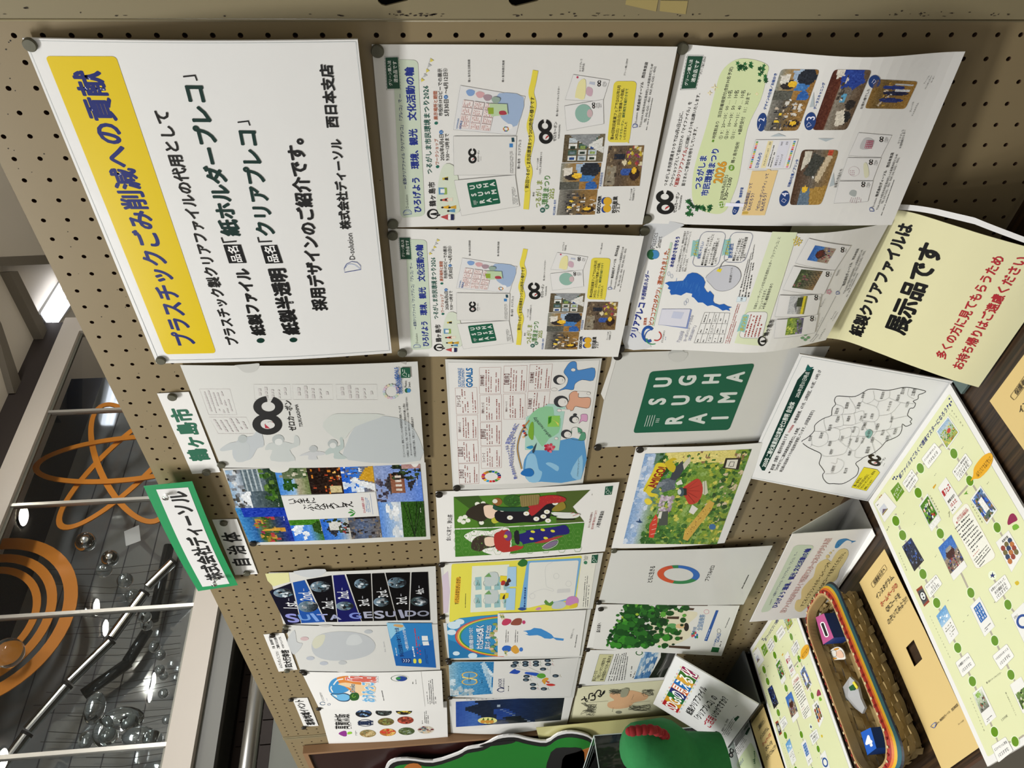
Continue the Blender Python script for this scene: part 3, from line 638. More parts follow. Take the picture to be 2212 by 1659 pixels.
# ---------------- 1 the big A3 sign
s1 = bsheet('s1', (338, 785), (48, 82.3), (772.5, 85.5), (846.5, 762.5), (3, 6, 24, 16), sag(.004), LAMI, .0022); s1.name = 'laminated_sign'
s1.build('large laminated sign with yellow title band, blue Japanese title and four text lines', 'sign')
p = Print(s1)
p.R('#d9be1f', (357, 765), (98, 121), (250.5, 121.5), (467, 762.5), r=8)
p.T('プラスチックごみ削減への貢献', 402.5, 745, 186, 154, '#14236c', 3.2, hs=1.12, res=3)
p.L('#bcc3c6', 1.1, [(343, 778), (55, 87.5), (768, 90), (841, 757), (343, 778)])
p.T('プラスチック製クリアファイルの代用として', 503.8, 744, 347, 240, '#1d1d1d', 2.6, res=2)
p.E('#12352c', 562.8, 735.4, 8.4, 5.2, 20); p.E('#12352c', 633.7, 734, 8.2, 5, 20)
p.T('紙製ファイル', 560, 723.5, 521.5, 581, '#1d1d1d', 4, res=2); p.T('紙製半透明', 631, 722, 597.5, 581, '#1d1d1d', 4, res=2)
p.R('#161616', (495 + 40.5, 568.3), (482.3, 528.6), (520.3, 528), (533, 567.5)) if 0 else p.R('#161616', (494.9, 568.4), (482.2, 528.6), (520.2, 528), (533, 567.6))
p.R('#161616', (574.2, 569.1), (562.8, 530.4), (598.2, 528.6), (611.6, 567.9))
p.T('品名', 513.5, 565.5, 501.5, 531.5, '#f0f0f0', 2, res=2); p.T('品名', 592.5, 566, 581, 531.5, '#f0f0f0', 2, res=2)
p.T('「', 503.5, 523, 499, 511, '#1d1d1d', 0, 1.0); p.T('紙ホルダープレコ', 500, 508.5, 417, 186, '#12302b', 3.6, res=2); p.T('」', 408, 176, 403, 163, '#1d1d1d', 0)
p.T('「', 580, 522.5, 577, 511, '#1d1d1d', 0); p.T('クリアプレコ', 575.5, 508, 532, 283, '#12302b', 3.2, res=2); p.T('」', 524, 273, 520, 262, '#1d1d1d', 0)
p.T('採用デザインのご紹介です。', 692, 670, 636, 300, '#1d1d1d', 3.4, res=2)
dlogo(p, 760.5, 575, (-1, -11.5), (19, -3)); p.T('D-solution', 760.5, 560.5, 754, 504, '#333', 0, res=2)
p.T('株式会社ディーソル', 747, 494.5, 725, 301, '#1d1d1d', 3, res=2); p.T('西日本支店', 718.5, 275, 704, 140, '#1d1d1d', 3.2, res=2)
p.out(ink=INKG)
# ---------------- 2 / 3 the activity poster (two copies)
s2 = bsheet('s2', (838.5, 491.6), (803, 96), (1463.5, 101), (1387.6, 485), (1.5, 1.5, 9, 7), curlb(.006))
s2.build('white activity poster with green map card, upper right beside the big sign', 'poster')
s3 = bsheet('s3', (865, 771), (838, 493.7), (1391, 510), (1335, 771), (1.5, 1.5, 12, 8), curlb(.006))
s3.build('smaller-looking duplicate activity poster below left of its twin, over the cream-card row', 'poster')
s3.obj['label'] = 'duplicate activity poster, left of its twin and directly beneath the big sign'
p = Print(s2)
p.at(); p.R('#c6d3c0', X(1, 1, 1285, 280), X(1, 0, 1218, 506), X(1, 0, 1432, 512), X(1, 1, 1492, 262), r=10)
p.at(1, 0); badge(p, (1172, 757), (1155, 490), (1262, 487), (1280, 755), 'グリーン購入法', '適合品です')
p.at(1, 1); dlogo(p, 1342, 228, (-3, -24), (38, -4)); p.T('D-solution', 1342, 195, 1335, 80, '#333', 0)
p.at(); p.T('― 紙製クリアファイル「クリアプレコ」「プレコ」で ―', *X(1, 1, 1325, 30), *X(1, 0, 1277, 800), '#1d2f6b', 1.4)
p.T('ひろげよう　環境、観光　文化活動の輪', *X(1, 1, 1432, 228), *X(1, 0, 1358, 572), '#1c2f86', 3.6, res=2)
p.at(1, 0); p.L('#999', .4, [(1445, 690), (1500, 630), (1540, 490)])
for k, (x, y) in enumerate([(1548, 512), (1530, 555), (1513, 600), (1493, 640), (1470, 680)]): p.P(['#d7c95a', '#b5b8ba'][k % 2], [(x - 10, y + 18), (x - 8, y - 16), (x + 20, y + 4)])
p.T('つるがしま市民環境まつり2026', 1532, 1483, 1496, 732, '#1d5b50', 1.4)
p.E('#1f6a5a', 1600, 1422, 15, 13); p.T('ワークショップ', 1597, 1403, 1588, 1185, '#b4572d', .6); p.T('2026年6月6日', 1640, 1370, 1632, 1148, '#222', .6); p.E('#2b6fb5', 1631, 1127, 17, 17); p.T('土', 1631, 1136, 1631, 1116, '#e8eef5', 0)
p.T('9:30〜12時まで', 1685, 1370, 1678, 1140, '#222', .6)
p.E('#1f6a5a', 1588, 1050, 15, 13); p.T('展示場所と期間', 1585, 1022, 1580, 778, '#b4572d', 1.2); p.T('市役所1Fロビーでの展示', 1627, 990, 1618, 585, '#222', .8)
p.T('5月30日', 1677, 990, 1673, 850, '#222', .8); p.E('#2b6fb5', 1671, 827, 17, 17); p.T('土', 1671, 836, 1671, 817, '#e8eef5', 0); p.T('〜6月12日', 1672, 798, 1667, 622, '#222', .8); p.E(None, 1665, 600, 17, 16, line='#333', lw=.6); p.T('金', 1665, 609, 1665, 591, '#222', 0)
p.T('鶴ヶ島市生活環境課', 1870, 700, 1868, 508, '#333', .3); p.T('鶴ヶ島市秘書広報課', 2157, 700, 2162, 515, '#333', .3)
p.at(1, 1); p.E('#111', 1560, 245, 51, 43, 24); p.E('#e2e2e0', 1566, 245, 34, 33, 20); p.P('#111', [(1540, 250), (1620, 262), (1620, 228), (1540, 240)]); p.L('#e2e2e0', .6, [(1590, 246), (1615, 246)])
p.at(); p.T('鶴ヶ島市', *X(1, 1, 1558, 180), *X(1, 0, 1549, 1553), '#1b1b1b', 1.8, res=2)
p.at(1, 1); p.P('#d3dccb', [(1610, 240), (1600, 30), (1650, -170), (1750, -150), (1790, 60), (1780, 230)], 4)
p.P('#b7484a', [(1625, 270), (1690, 245), (1740, 250), (1740, 292), (1690, 295)]); p.P('#f0f0f0', [(1690, 248), (1712, 248), (1712, 292), (1690, 292)]); p.P('#1e2450', [(1712, 245), (1740, 245), (1740, 296), (1712, 296)])
p.P('#5f8fb8', [(1608, 18), (1680, 20), (1682, 76), (1610, 78)]); p.P('#8fae55', [(1655, 18), (1680, 20), (1682, 76), (1655, 78)]); p.P('#e6e9ea', [(1625, 30), (1662, 30), (1662, 64), (1625, 64)])
for x, y, c in ((1660, 188, '#d7a627'), (1720, 188, '#c79a2a'), (1710, 218, '#5b8fb5'), (1650, 125, '#c8584c'), (1690, 122, '#e5d9c8')): p.P(c, [(x - 18, y - 5), (x + 40, y - 20), (x + 40, y + 12), (x - 18, y + 6)]); p.E('#2c2420', x - 18, y, 11, 8)
p.at(1, 0); p.P('#c9b23a', [(1640, 1515), (1650, 1515), (1690, 1505), (1690, 1530), (1645, 1535)]); p.P('#1b1b1b', [(1660, 1515), (1690, 1512), (1690, 1536), (1660, 1532)])
# card 1: climate sheet
p.at(); A, B, C_, D = [np.array(q) for q in (X(1, 0, 1735, 1105), X(1, 0, 1795, 728), X(2, 0, 215, 822), X(2, 0, 137, 1152))]; f = lambda u, v: (1 - u) * (1 - v) * A + u * (1 - v) * B + u * v * C_ + (1 - u) * v * D
p.R('#dedfe1', A, B, C_, D, line='#888', lw=.5); Q4 = lambda a, b, c, d: f_quad(f, a, b, c, d)
for j in range(3):
    for i in range(4): p.R('#e7e0df', *Q4(.05 + .165 * i, .08 + .17 * j, .2 + .165 * i, .235 + .17 * j), line='#c98a86', lw=.3); p.X(*Q4(.06 + .165 * i, .09 + .17 * j, .19 + .165 * i, .225 + .17 * j), 5, '#b8716c', seed=i + 4 * j)
p.P('#9db3d3', [f(.25, .98), f(.3, .8), f(.45, .68), f(.7, .62), f(.97, .6), f(.97, .98)], 3); p.P('#b9cfa8', [f(.4, .55), f(.7, .48), f(.75, .75), f(.5, .8)])
for u, v, c in ((.85, .15, '#7f9fd0'), (.84, .3, '#d0a3a8'), (.8, .42, '#a7909b'), (.78, .55, '#93a89c')): p.P(c, [f(u - .05, v), f(u + .04, v - .05), f(u + .1, v + .0), f(u + .08, v + .08), f(u - .02, v + .07)], 3)
p.E('#e8e8ea', *f(.2, .86), 8, 6); 
for k in range(12): a = k * .5236; p.E(['#c8402f', '#d9a032', '#3f8a4c', '#2a5fa8', '#8e2f6a', '#e0c02e'][k % 6], *(f(.13, .82) + np.array([5.2 * math.cos(a), 4.6 * math.sin(a)])), 1.5, 1.3, 6)
p.P('#a83a48', [f(.47, .68), f(.55, .66), f(.58, .74), f(.5, .78)], 3); p.P('#8ea733', [f(.45, .5), f(.6, .47), f(.62, .56), f(.47, .58)])
p.T('SUSTAINABLE', *f(.03, .05), *f(.26, .05), '#3f6fae', 1); p.T('GOALS', *f(.03, .1), *f(.22, .1), '#3f6fae', 2)
# card 2 and 3
p.R('#dcdcda', X(1, 0, 1740, 1492), X(1, 0, 1735, 1160), X(2, 0, 140, 1160), X(2, 0, 130, 1490), line='#888', lw=.5)
p.at(1, 0); oc(p, 1897, 1327, (2, -62), (34, 0)); p.T('ゼロカーボン', 1948, 1378, 1950, 1282, '#333', .8); p.X((1965, 1365), (1968, 1290), (1975, 1290), (1973, 1365), 1, '#555')
p.at(2, 0); p.X((85, 1475), (82, 1285), (115, 1285), (118, 1475), 4, '#555'); p.P('#16404f', [(100, 1210), (97, 1172), (120, 1172), (124, 1208)]); p.P('#3b7fc0', [(80, 1255), (80, 1222), (110, 1222), (110, 1255)])
p.at(); p.R('#e0e0de', X(1, 1, 1805, 258), X(1, 0, 1742, 1537), X(2, 0, 128, 1490), X(2, 1, 165, 178), line='#888', lw=.5)
green4(p, X(1, 1, 1893, 190), X(1, 0, 1850, 1560), X(1, 1, 2138, 152), X(1, 0, 2095, 1525))
p.at(2, 1); p.X((108, 165), (95, 10), (140, 0), (155, 160), 4, '#555')
p.at(2, 0); p.T('鶴ヶ島市　クリアプレコ', 158, 1440, 170, 1195, '#333', .6)
p.at(); yl = [X(2, 1, 222, 205), X(2, 1, 235, 60), X(2, 0, 232, 1630)] + [X(2, 0, 236 + k * 5.4 + 15 * math.sin(k * 2.1), 1560 - k * 96) for k in range(11)]; p.L('#e3d44c', 12, yl, 4)
p.T('第5回つるがしま市民環境まつり2025昨年の様子です', *X(2, 0, 230, 1606), *X(2, 0, 278, 826), '#1b1b1b', 2)
p.at(2, 0); p.T('鶴ヶ島のイメージキャラクター', 485, 992, 502, 735, '#333', .3)
oc(p, 386, 1122, (0, -100), (57, 0)); p.T('ゼロカーボン', 463, 1205, 474, 1040, '#1b1b1b', .8); p.T('TSURUGASHIMA', 500, 1185, 508, 1062, '#333', .5)
p.T('ディーソルHP', 318, 1448, 322, 1350, '#333', .3); p.T('つるがしま市民環境まつり', 340, 1490, 352, 1298, '#333', .3)
p.at(); p.T('つるがしま', *X(2, 1, 322, 190), *X(2, 0, 337, 1540), '#8a9e2c', .6); p.T('環境まつり', *X(2, 1, 380, 165), *X(2, 0, 404, 1500), '#4d8a3a', .8); p.T('第5回', *X(2, 1, 285, 95), *X(2, 1, 287, 60), '#222', 1)
p.at(2, 1); p.T('2025', 435, 118, 443, 30, '#8a9e2c', .8); p.E('#1d5b50', 363, 212, 22, 22); p.E('#2b7048', 400, 184, 18, 20); p.T('市', 363, 222, 363, 202, '#e5ece8', 1); p.T('民', 400, 194, 400, 175, '#e5ece8', 1)
p.T('埼玉県鶴ヶ島市', 460, 256, 470, 125, '#2a5fa8', .4); p.pic((482, 255), (510, 40), (832, 38), (808, 250), meet(1))
p.T('DISCOVER', 837, 238, 850, 92, '#111', 4); p.E('#1f3f8f', 893, 205, 27, 30, 16, .5); p.E('#d9a92a', 913, 198, 34, 33); p.E('#1f3f8f', 890, 132, 25, 30, 16, .5); p.E('#d9a92a', 917, 137, 36, 35); p.T('吹田産業', 970, 236, 985, 96, '#1b1b1b', 2); p.T('フェア', 1003, 234, 1008, 150, '#1b1b1b', 2); p.T('ディーソルHP', 1110, 130, 1122, 30, '#333', .3); p.T('吹田産業フェア', 1133, 130, 1145, 22, '#333', .3)
p.at(2, 0); p.pic((505, 1618), (524, 1393), (865, 1388), (838, 1612), drawg(2)); p.pic((530, 1385), (552, 1150), (898, 1142), (872, 1380), panelph(3)); p.pic((878, 1590), (926, 1245), (1230, 1240), (1190, 1585), fair(4)); p.T('大阪府吹田市', 856, 1592, 872, 1470, '#2a5fa8', .4)
folder(p, (555, 850), (625, 635), (935, 682), (878, 865)); folder(p, (568, 1112), (550, 903), (880, 847), (885, 1055))
p.P('#e6e0a8', [(640, 820), (670, 700), (730, 680), (720, 840), (660, 835)], 3); p.P('#c9a9b8', [(735, 800), (745, 740), (790, 760), (780, 820)], 3); p.P('#b8bfd0', [(760, 715), (765, 695), (810, 700), (808, 725)]); p.E('#b83a5a', 661, 658, 9, 10)
oc(p, 846, 710, (3, -26), (15, 0)); p.X((870, 735), (880, 692), (915, 700), (905, 742), 4, '#555'); oc(p, 798, 898, (0, -25), (13, 0)); p.X((820, 925), (815, 880), (865, 870), (868, 912), 4, '#555')
p.E('#8db5a8', 712, 965, 72, 78, 22); p.E('#c9b0b4', 765, 965, 24, 36)
p.T('クリアプレコ', 683, 612, 693, 505, '#333', .3); p.T('完成作品', 705, 612, 714, 542, '#333', .3)
p.R('#e1d24a', (915, 1212), (972, 692), (1168, 692), (1102, 1215), r=9); p.P('#e1d24a', [(1075, 1200), (1100, 1180), (1098, 1225)])
p.T('第40回吹田産業フェアで(2025年5月', 955, 1190, 1017, 730, '#1b1b1b', 1.6); p.T('24日(土)・25日(日))で環境への取組、', 990, 1190, 1050, 750, '#1b1b1b', 1.6); p.T('ヘチマカーテン、脚折雨乞を紹介させて', 1026, 1190, 1085, 755, '#1d5b40', 1.6); p.T('いただきました', 1060, 1190, 1075, 1040, '#1b1b1b', 1.6)
dlogo(p, 1151, 1070, (-2, -18), (22, -3)); p.T('D-solution', 1158, 1045, 1168, 960, '#333', 0); p.T('株式会社ディーソル', 1175, 945, 1213, 700, '#1b1b1b', 2); p.T('西日本支店', 1218, 665, 1250, 530, '#1b1b1b', 2)
p.T('〒541-0054 大阪市中央区南本町2-1-8 創建本町ビル4F', 1195, 1085, 1298, 545, '#222', .3); p.T('TEL (06) 6262 – 4361  FAX (06) 6262 – 4362', 1235, 1045, 1322, 567, '#222', .3); p.X((1240, 1108), (1355, 505), (1372, 508), (1256, 1110), 1, '#444', .9)
p.T('グリーン購入法PDF', 1062, 645, 1086, 500, '#333', .3)
p.out(); p.out(s3)
# ---------------- 4 workshop poster
s4 = bsheet('s4', (1391, 482), (1474, 95), (2090.7, 117.7), (1926, 486), (3, 2, 30, 36), lambda u, v: .012 * np.sin(math.pi * v) * (.3 + .7 * u) - .007 * np.sin(2.6 * math.pi * v) * v * u)
s4.build('white workshop poster with green cloud and rounded photos, rightmost of the upper sheets', 'poster')
p = Print(s4)
p.at(2, 0); badge(p, (1547, 757), (1602, 478), (1732, 480), (1668, 752), 'グリーン購入法', '適合品です'); p.T('グリーン購入法PDF', 1714, 635, 1752, 483, '#333', .3)
p.T('つるがしま市民環境まつりでは6月6日(土)に、', 1410, 1585, 1550, 950, '#222', .8); p.T('ワークショップとして自分だけの「マイファイル」を', 1458, 1585, 1622, 868, '#222', .8)
p.T('「紙製クリアファイル」', 1500, 1590, 1585, 1262, '#b23a34', 1.4); p.T('に印刷しよう!!を出展いたします。', 1588, 1255, 1695, 795, '#222', .8); p.T('皆さまのご参加をお待ちしています。', 1561, 1585, 1672, 1085, '#222', .8)
p.at(2, 1); oc(p, 1408, 145, (4, -98), (73, 0)); p.T('ゼロカーボン', 1487, 235, 1520, 62, '#1b1b1b', .8); p.T('TSURUGASHIMA', 1527, 212, 1548, 85, '#333', .5)
p.at(); p.P('#d3dfae', [X(2, 0, 2010, 510), X(2, 0, 2150, 505), X(3, 0, 70, 545), X(3, 0, 60, 640), X(3, 0, 12, 830), X(2, 0, 2110, 1100), X(2, 0, 2040, 1500), X(2, 1, 1985, 90), X(2, 1, 1925, 215), X(2, 1, 1840, 245), X(2, 1, 1700, 205), X(2, 1, 1645, 130), X(2, 0, 1640, 1560), X(2, 0, 1670, 1380), X(2, 0, 1760, 1080), X(2, 0, 1830, 800), X(2, 0, 1890, 610)], 4)
rnd = random.Random(5)
def ivy(x, y, n, sx, sy):
    for _ in range(n):
        a, b = x + rnd.uniform(-sx, sx), y + rnd.uniform(-sy, sy); P = []
        for k in range(10): r = (5.2 if k % 2 == 0 else 2.6) * rnd.uniform(.8, 1.2); P.append((a + r * math.cos(k * .628), b + r * math.sin(k * .628)))
        p.P(['#1b5a2c', '#174a26', '#246b36'][rnd.randrange(3)], P, L=3)
p.at(); ivy(1607, 143, 16, 18, 7); ivy(1648, 158, 14, 8, 18); ivy(1489, 445, 12, 7, 20); ivy(1515, 450, 16, 22, 5)
for _ in range(30): p.E('#e6ecd2', rnd.uniform(1600, 1640), rnd.uniform(165, 215), 1.2, 1.2, 6, L=None) if 0 else None
p.at(2, 0)
for x, y, r in ((1832, 745, 36), (1790, 792, 24), (2192, 800, 18)): p.P('#e8d48e', [(x - r, y), (x - 5, y - 5), (x, y - r), (x + 5, y - 5), (x + r, y), (x + 5, y + 5), (x, y + r), (x - 5, y + 5)]); p.P('#eef0e0', [(x - r * .5, y), (x - 3, y - 3), (x, y - r * .5), (x + 3, y - 3), (x + r * .5, y), (x + 3, y + 3), (x, y + r * .5), (x - 3, y + 3)])
p.T('つるがしま', 1683, 1610, 1738, 1330, '#1d3a86', 3.4, res=2, oc='#eef2ee', ob=4); p.at(); p.T('市民環境まつり', *X(2, 1, 1742, 88), *X(2, 0, 1842, 1270), '#1d3a86', 3.4, res=2, oc='#eef2ee', ob=4)
p.at(2, 0); p.T('2026', 1853, 1560, 1895, 1380, '#d99a2c', 2.4, res=2, oc='#5a3a1a', ob=1.2)
p.at(); p.E('#6f9a2e', *X(2, 1, 1890, 165), 6.6, 7); p.T('日', *X(2, 1, 1890, 180), *X(2, 1, 1890, 150), '#f0f2e6', 1); p.T('2025年6月6日(土)', *X(2, 1, 1885, 125), *X(2, 0, 1930, 1492), '#222', 1.2); p.T('9:30〜12:00', *X(2, 1, 1915, 125), *X(2, 0, 1965, 1515), '#222', 1)
p.at(2, 0); p.E('#6f9a2e', 1975, 1430, 26, 26); p.T('場所', 1972, 1446, 1978, 1414, '#f0f2e6', .6); p.T('鶴ヶ島市役所', 1983, 1390, 2032, 1210, '#222', 1.2)
p.R('#5f8f2a', (1806, 1210), (1812, 1190), (1830, 1190), (1824, 1212)); p.T('時間割あり', 1823, 1180, 1858, 1035, '#222', 1); p.T('当日到着順受付(合計30名予定)', 1868, 1000, 1975, 570, '#222', 1.4)
p.T('① 9：20〜10：00 … 10名', 1880, 1185, 1967, 770, '#222', .8); p.T('②10：10〜10：50 … 10名', 1926, 1185, 2022, 770, '#222', .8); p.T('③11：00〜11：40 … 10名', 1980, 1185, 2078, 770, '#222', .8); p.T('※最終受付　11：30まで', 2040, 1147, 2125, 790, '#222', .8)
p.at(2, 1); p.R('#1d3f7e', (1970, 250), (2012, 128), (2058, 130), (2022, 255), r=12); p.T('1', 2018, 180, 2026, 155, '#eef', 1); p.L('#eef', .8, [(1990, 225), (2000, 205), (2016, 215), (2008, 232), (1990, 225)])
p.at(); p.T('環境学習', *X(2, 1, 2050, 105), *X(2, 0, 2065, 1600), '#1d4f9e', 2); p.R('#e6c98e', X(2, 1, 2060, 255), X(2, 0, 2150, 1458), X(3, 0, 155, 1422), X(3, 1, 45, 250)); p.P('#e6c98e', [X(3, 0, 50, 1440), X(3, 0, 80, 1395), X(3, 0, 100, 1432)])
p.T('「FSC森林認証」って', *X(2, 1, 2083, 215), *X(2, 0, 2142, 1560), '#1d2f6b', 2); p.T('なんだろう？', *X(2, 1, 2120, 215), *X(2, 1, 2160, 68), '#1d2f6b', 2); p.T('「ゼロカーボンシティ」って', *X(2, 1, 2195, 210), *X(3, 0, 68, 1448), '#1d2f6b', 2); p.T('なんだろう？', *X(3, 1, 18, 215), *X(3, 1, 52, 65), '#1d2f6b', 2)
for a, b, c_, d in ((X(2, 1, 2062, 245), X(2, 1, 2070, 222), X(2, 1, 2120, 222), X(2, 1, 2118, 245)),): p.R('#c9a84e', a, b, c_, d, r=3, fill=True)
p.R('#e2e2e2', X(2, 0, 2113, 1442), X(2, 0, 2180, 1192), X(3, 0, 325, 1162), X(3, 0, 252, 1407), line='#777', lw=.5)
g = lambda u, v: (1 - u) * (1 - v) * np.array(X(2, 0, 2113, 1442)) + u * (1 - v) * np.array(X(2, 0, 2180, 1192)) + u * v * np.array(X(3, 0, 325, 1162)) + (1 - u) * v * np.array(X(3, 0, 252, 1407))
for v in (.05, .93):
    for i in range(14): p.R(['#c8402f', '#e0b032', '#3f7fc0', '#e07a9a', '#6aa85a'][(i * 3 + int(v * 9)) % 5], g(.04 + i * .066, v - .025), g(.09 + i * .066, v - .025), g(.09 + i * .066, v + .025), g(.04 + i * .066, v + .025))
p.T('じかんわり', *g(.05, .2), *g(.55, .2), '#1d3f8e', 2.4, oc='#b9c9e6', ob=3); p.R('#e8dcae', g(.04, .3), g(.96, .3), g(.96, .42), g(.04, .42)); p.R('#d9dae6', g(.04, .58), g(.96, .58), g(.96, .84), g(.04, .84)); p.T('かんきょうがくしゅう', *g(.12, .36), *g(.7, .36), '#222', .6); p.T('3分', *g(.82, .36), *g(.93, .36), '#222', .6)
p.T('絵をかこう', *g(.12, .64), *g(.45, .64), '#222', .6); p.T('30分', *g(.8, .64), *g(.93, .64), '#222', .6); p.T('スキャニング', *g(.12, .73), *g(.5, .73), '#222', .6); p.T('5分', *g(.82, .76), *g(.93, .76), '#222', .6); p.X(g(.06, .44), g(.8, .44), g(.8, .56), g(.06, .56), 2, '#444')
p.at(3, 0); p.T('デザインの仕事／お絵かき', 45, 915, 137, 613, '#1d4f9e', 2); p.E('#1d3f7e', 22, 1020, 40, 78, 22, .15); p.T('2', 14, 1012, 20, 985, '#eef', 1, res=2); p.L('#eef', .8, [(-5, 1075), (10, 1035)])
I2 = np.vstack([drawg(21, 40, 24), drawg(2, 40, 2)]) ; I2 = np.hstack([meet(22, 26, 26), drawg(23, 26, 26)])
p.pic((30, 1093), (180, 577), (507, 580), (322, 1091), I2, r=8)
p.E('#1d3f7e', 425, 1012, 48, 76, 22, .2); p.T('3', 425, 1003, 432, 973, '#eef', 1, res=2); p.L('#eef', .9, [(395, 1045), (415, 1020), (435, 1045), (400, 1062), (395, 1045)])
p.pic((440, 1086), (622, 580), (942, 585), (730, 1085), img(48, 28, [(0, '#4a1f14'), (.3, '#5a2818'), (.35, '#8a8478'), (1, '#5a4634')], [('p', [(.55, .45), (1, .2), (1, .8), (.8, .95)], '#1f3f96'), ('e', .62, .55, .1, .16, '#6a625a'), ('e', .2, .75, .12, .2, '#1c1c20'), ('e', .42, .8, .08, .14, '#241f20'), ('r', .46, .48, .6, .6, '#5b9fc4'), ('p', [(.05, .6), (.3, .5), (.35, .7), (.1, .85)], '#d6cfc0'), ('p', [(.85, .15), (1, .1), (1, .3), (.9, .35)], '#d8d2c6'), ('n', .3, .35, .9, .5, 10, .05, ['#cfc8bb', '#3a3430'])], seed=24), r=8)
p.T('データスキャニング', 462, 912, 540, 690, '#1d4f9e', 2); p.T('お疲れ様でした', 850, 910, 915, 742, '#222', .8); p.E('#1d3f7e', 962, 682, 50, 56, 22, .3); p.L('#eef', .9, [(940, 690), (960, 660), (975, 680), (950, 700)])
p.pic((880, 905), (975, 662), (1325, 680), (1218, 910), img(36, 34, [(0, '#8a6a34'), (.25, '#6b5630'), (1, '#9a7436')], [('n', .1, .25, .9, .5, 24, .05, ['#c9b9a6', '#2a2420', '#b08a3a']), ('e', .3, .55, .08, .3, '#1f2f6e'), ('e', .55, .6, .08, .32, '#1b2040'), ('e', .75, .5, .07, .28, '#23377e'), ('r', .62, .55, .7, .9, '#cfd2d6'), ('r', .82, .5, .9, .95, '#b9bdc2')], seed=25), r=7)
p.P('#b3bec4', [(92, 1140), (160, 1112), (225, 1138)]); p.P('#b3bec4', [(420, 895), (455, 765), (458, 890)]); p.P('#b3bec4', [(488, 1155), (625, 1155), (556, 1182)]); p.P('#b3bec4', [(585, 1560), (620, 1440), (630, 1545)])
p.T('印刷の仕事／プリンタ', 245, 1560, 318, 1333, '#1d4f9e', 2)
p.at(); p.pic(X(3, 1, 250, 165), X(3, 0, 355, 1250), X(3, 0, 667, 1252), X(3, 1, 517, 163), img(40, 30, [(0, '#4a2f1e'), (.5, '#6a6258'), (1, '#8a6a3a')], [('p', [(.55, .2), (.95, .35), (.85, .7), (.5, .5)], '#3a3c38'), ('p', [(.6, .1), (.98, .1), (.98, .3), (.8, .3)], '#cfcabc'), ('p', [(.45, .55), (.95, .75), (.9, .9), (.4, .7)], '#c9b89a'), ('r', 0, .25, .3, .6, '#5f7488'), ('e', .28, .35, .06, .08, '#e9bb30'), ('p', [(0, .6), (.3, .5), (.35, 1), (0, 1)], '#a8843e'), ('r', .9, .75, 1, .85, '#b8472e')], seed=26), r=8)
p.at(3, 1); p.E('#1d3f7e', 210, 110, 42, 66, 22, .2); p.T('4', 205, 92, 215, 62, '#eef', 1, res=2); p.L('#eef', .9, [(185, 130), (200, 110), (225, 125), (210, 145), (185, 130)])
p.at(); folder(p, X(3, 0, 745, 1298), X(3, 0, 830, 1107), X(3, 0, 1108, 1130), X(3, 0, 1015, 1312)); folder(p, X(3, 0, 672, 1502), X(3, 0, 738, 1315), X(3, 0, 1018, 1318), X(3, 0, 948, 1506)); folder(p, X(3, 1, 622, 150), X(3, 0, 668, 1512), X(3, 0, 950, 1510), X(3, 1, 905, 135))
p.at(3, 0)
for x, y in ((1020, 1162), (932, 1353), (868, 1538)): oc(p, x, y, (5, -22), (16, 2)); p.X((x + 20, y + 25), (x + 35, y - 20), (x + 65, y - 15), (x + 52, y + 30), 4, '#555')
p.P('#bfc0c2', [(840, 1240), (870, 1160), (920, 1150), (960, 1180), (930, 1240)], 3)
for k in range(5): p.L('#b83a62', .9, [(880 + k * 14, 1235), (900 + k * 12, 1168)]); p.L('#b83a62', .9, [(880 + k * 5, 1235 - k * 15), (940 + k * 4, 1238 - k * 15)])
for k in range(9): p.E('#b58a9a', 760 + 14 * (k % 3) + 6 * rnd.random(), 1425 + 16 * (k // 3), 4, 4, 6)
p.ring('#c9aeb6', 790, 1430, 45, 40, 2); p.P('#dcdcc0', [(870, 1370), (900, 1365), (915, 1460), (880, 1480)], 3); p.P('#a9b0b0', [(750, 1620), (770, 1585), (810, 1595), (800, 1640)], 3); p.X((745, 1690), (765, 1640), (860, 1645), (850, 1700), 6, '#b5a3a8')
p.T('出来た作品たち', 632, 1565, 685, 1412, '#333', .6); p.X((965, 1100), (968, 1085), (1120, 1085), (1118, 1100), 1, '#555')
p.T('クリアプレコ', 1162, 1200, 1200, 1085, '#333', .3); p.T('半透明紙ホルダー', 1175, 1240, 1218, 1085, '#333', .3); p.T('ディーソル', 1262, 935, 1285, 850, '#333', .3); p.T('インスタグラム', 1275, 970, 1325, 860, '#333', .3); p.T('ディーソル', 1375, 700, 1418, 632, '#333', .3); p.T('プレコオンライン', 1385, 745, 1440, 630, '#333', .3); p.T('オーダー', 1435, 690, 1462, 635, '#333', .3)
p.at(); dlogo(p, *X(3, 1, 938, 200), (-1, -5), (5, .5)); p.T('D-solution', *X(3, 1, 950, 180), *X(3, 1, 975, 105), '#333', 0); p.T('株式会社ディーソル', *X(3, 1, 978, 95), *X(3, 0, 1055, 1425), '#1b1b1b', 2); p.T('西日本支店', *X(3, 0, 1070, 1397), *X(3, 0, 1112, 1275), '#1b1b1b', 2)
p.T('〒541-0054 大阪市中央区南本町2-1-8 創建本町ビル4F', *X(3, 1, 982, 205), *X(3, 0, 1150, 1287), '#222', .3); p.T('TEL (06) 6262 – 4361  FAX (06) 6262 – 4362', *X(3, 1, 1022, 155), *X(3, 0, 1162, 1318), '#222', .3); p.X(X(3, 1, 1010, 250), X(3, 0, 1240, 1160), X(3, 0, 1256, 1165), X(3, 1, 1026, 252), 1, '#444', .9)
p.out()
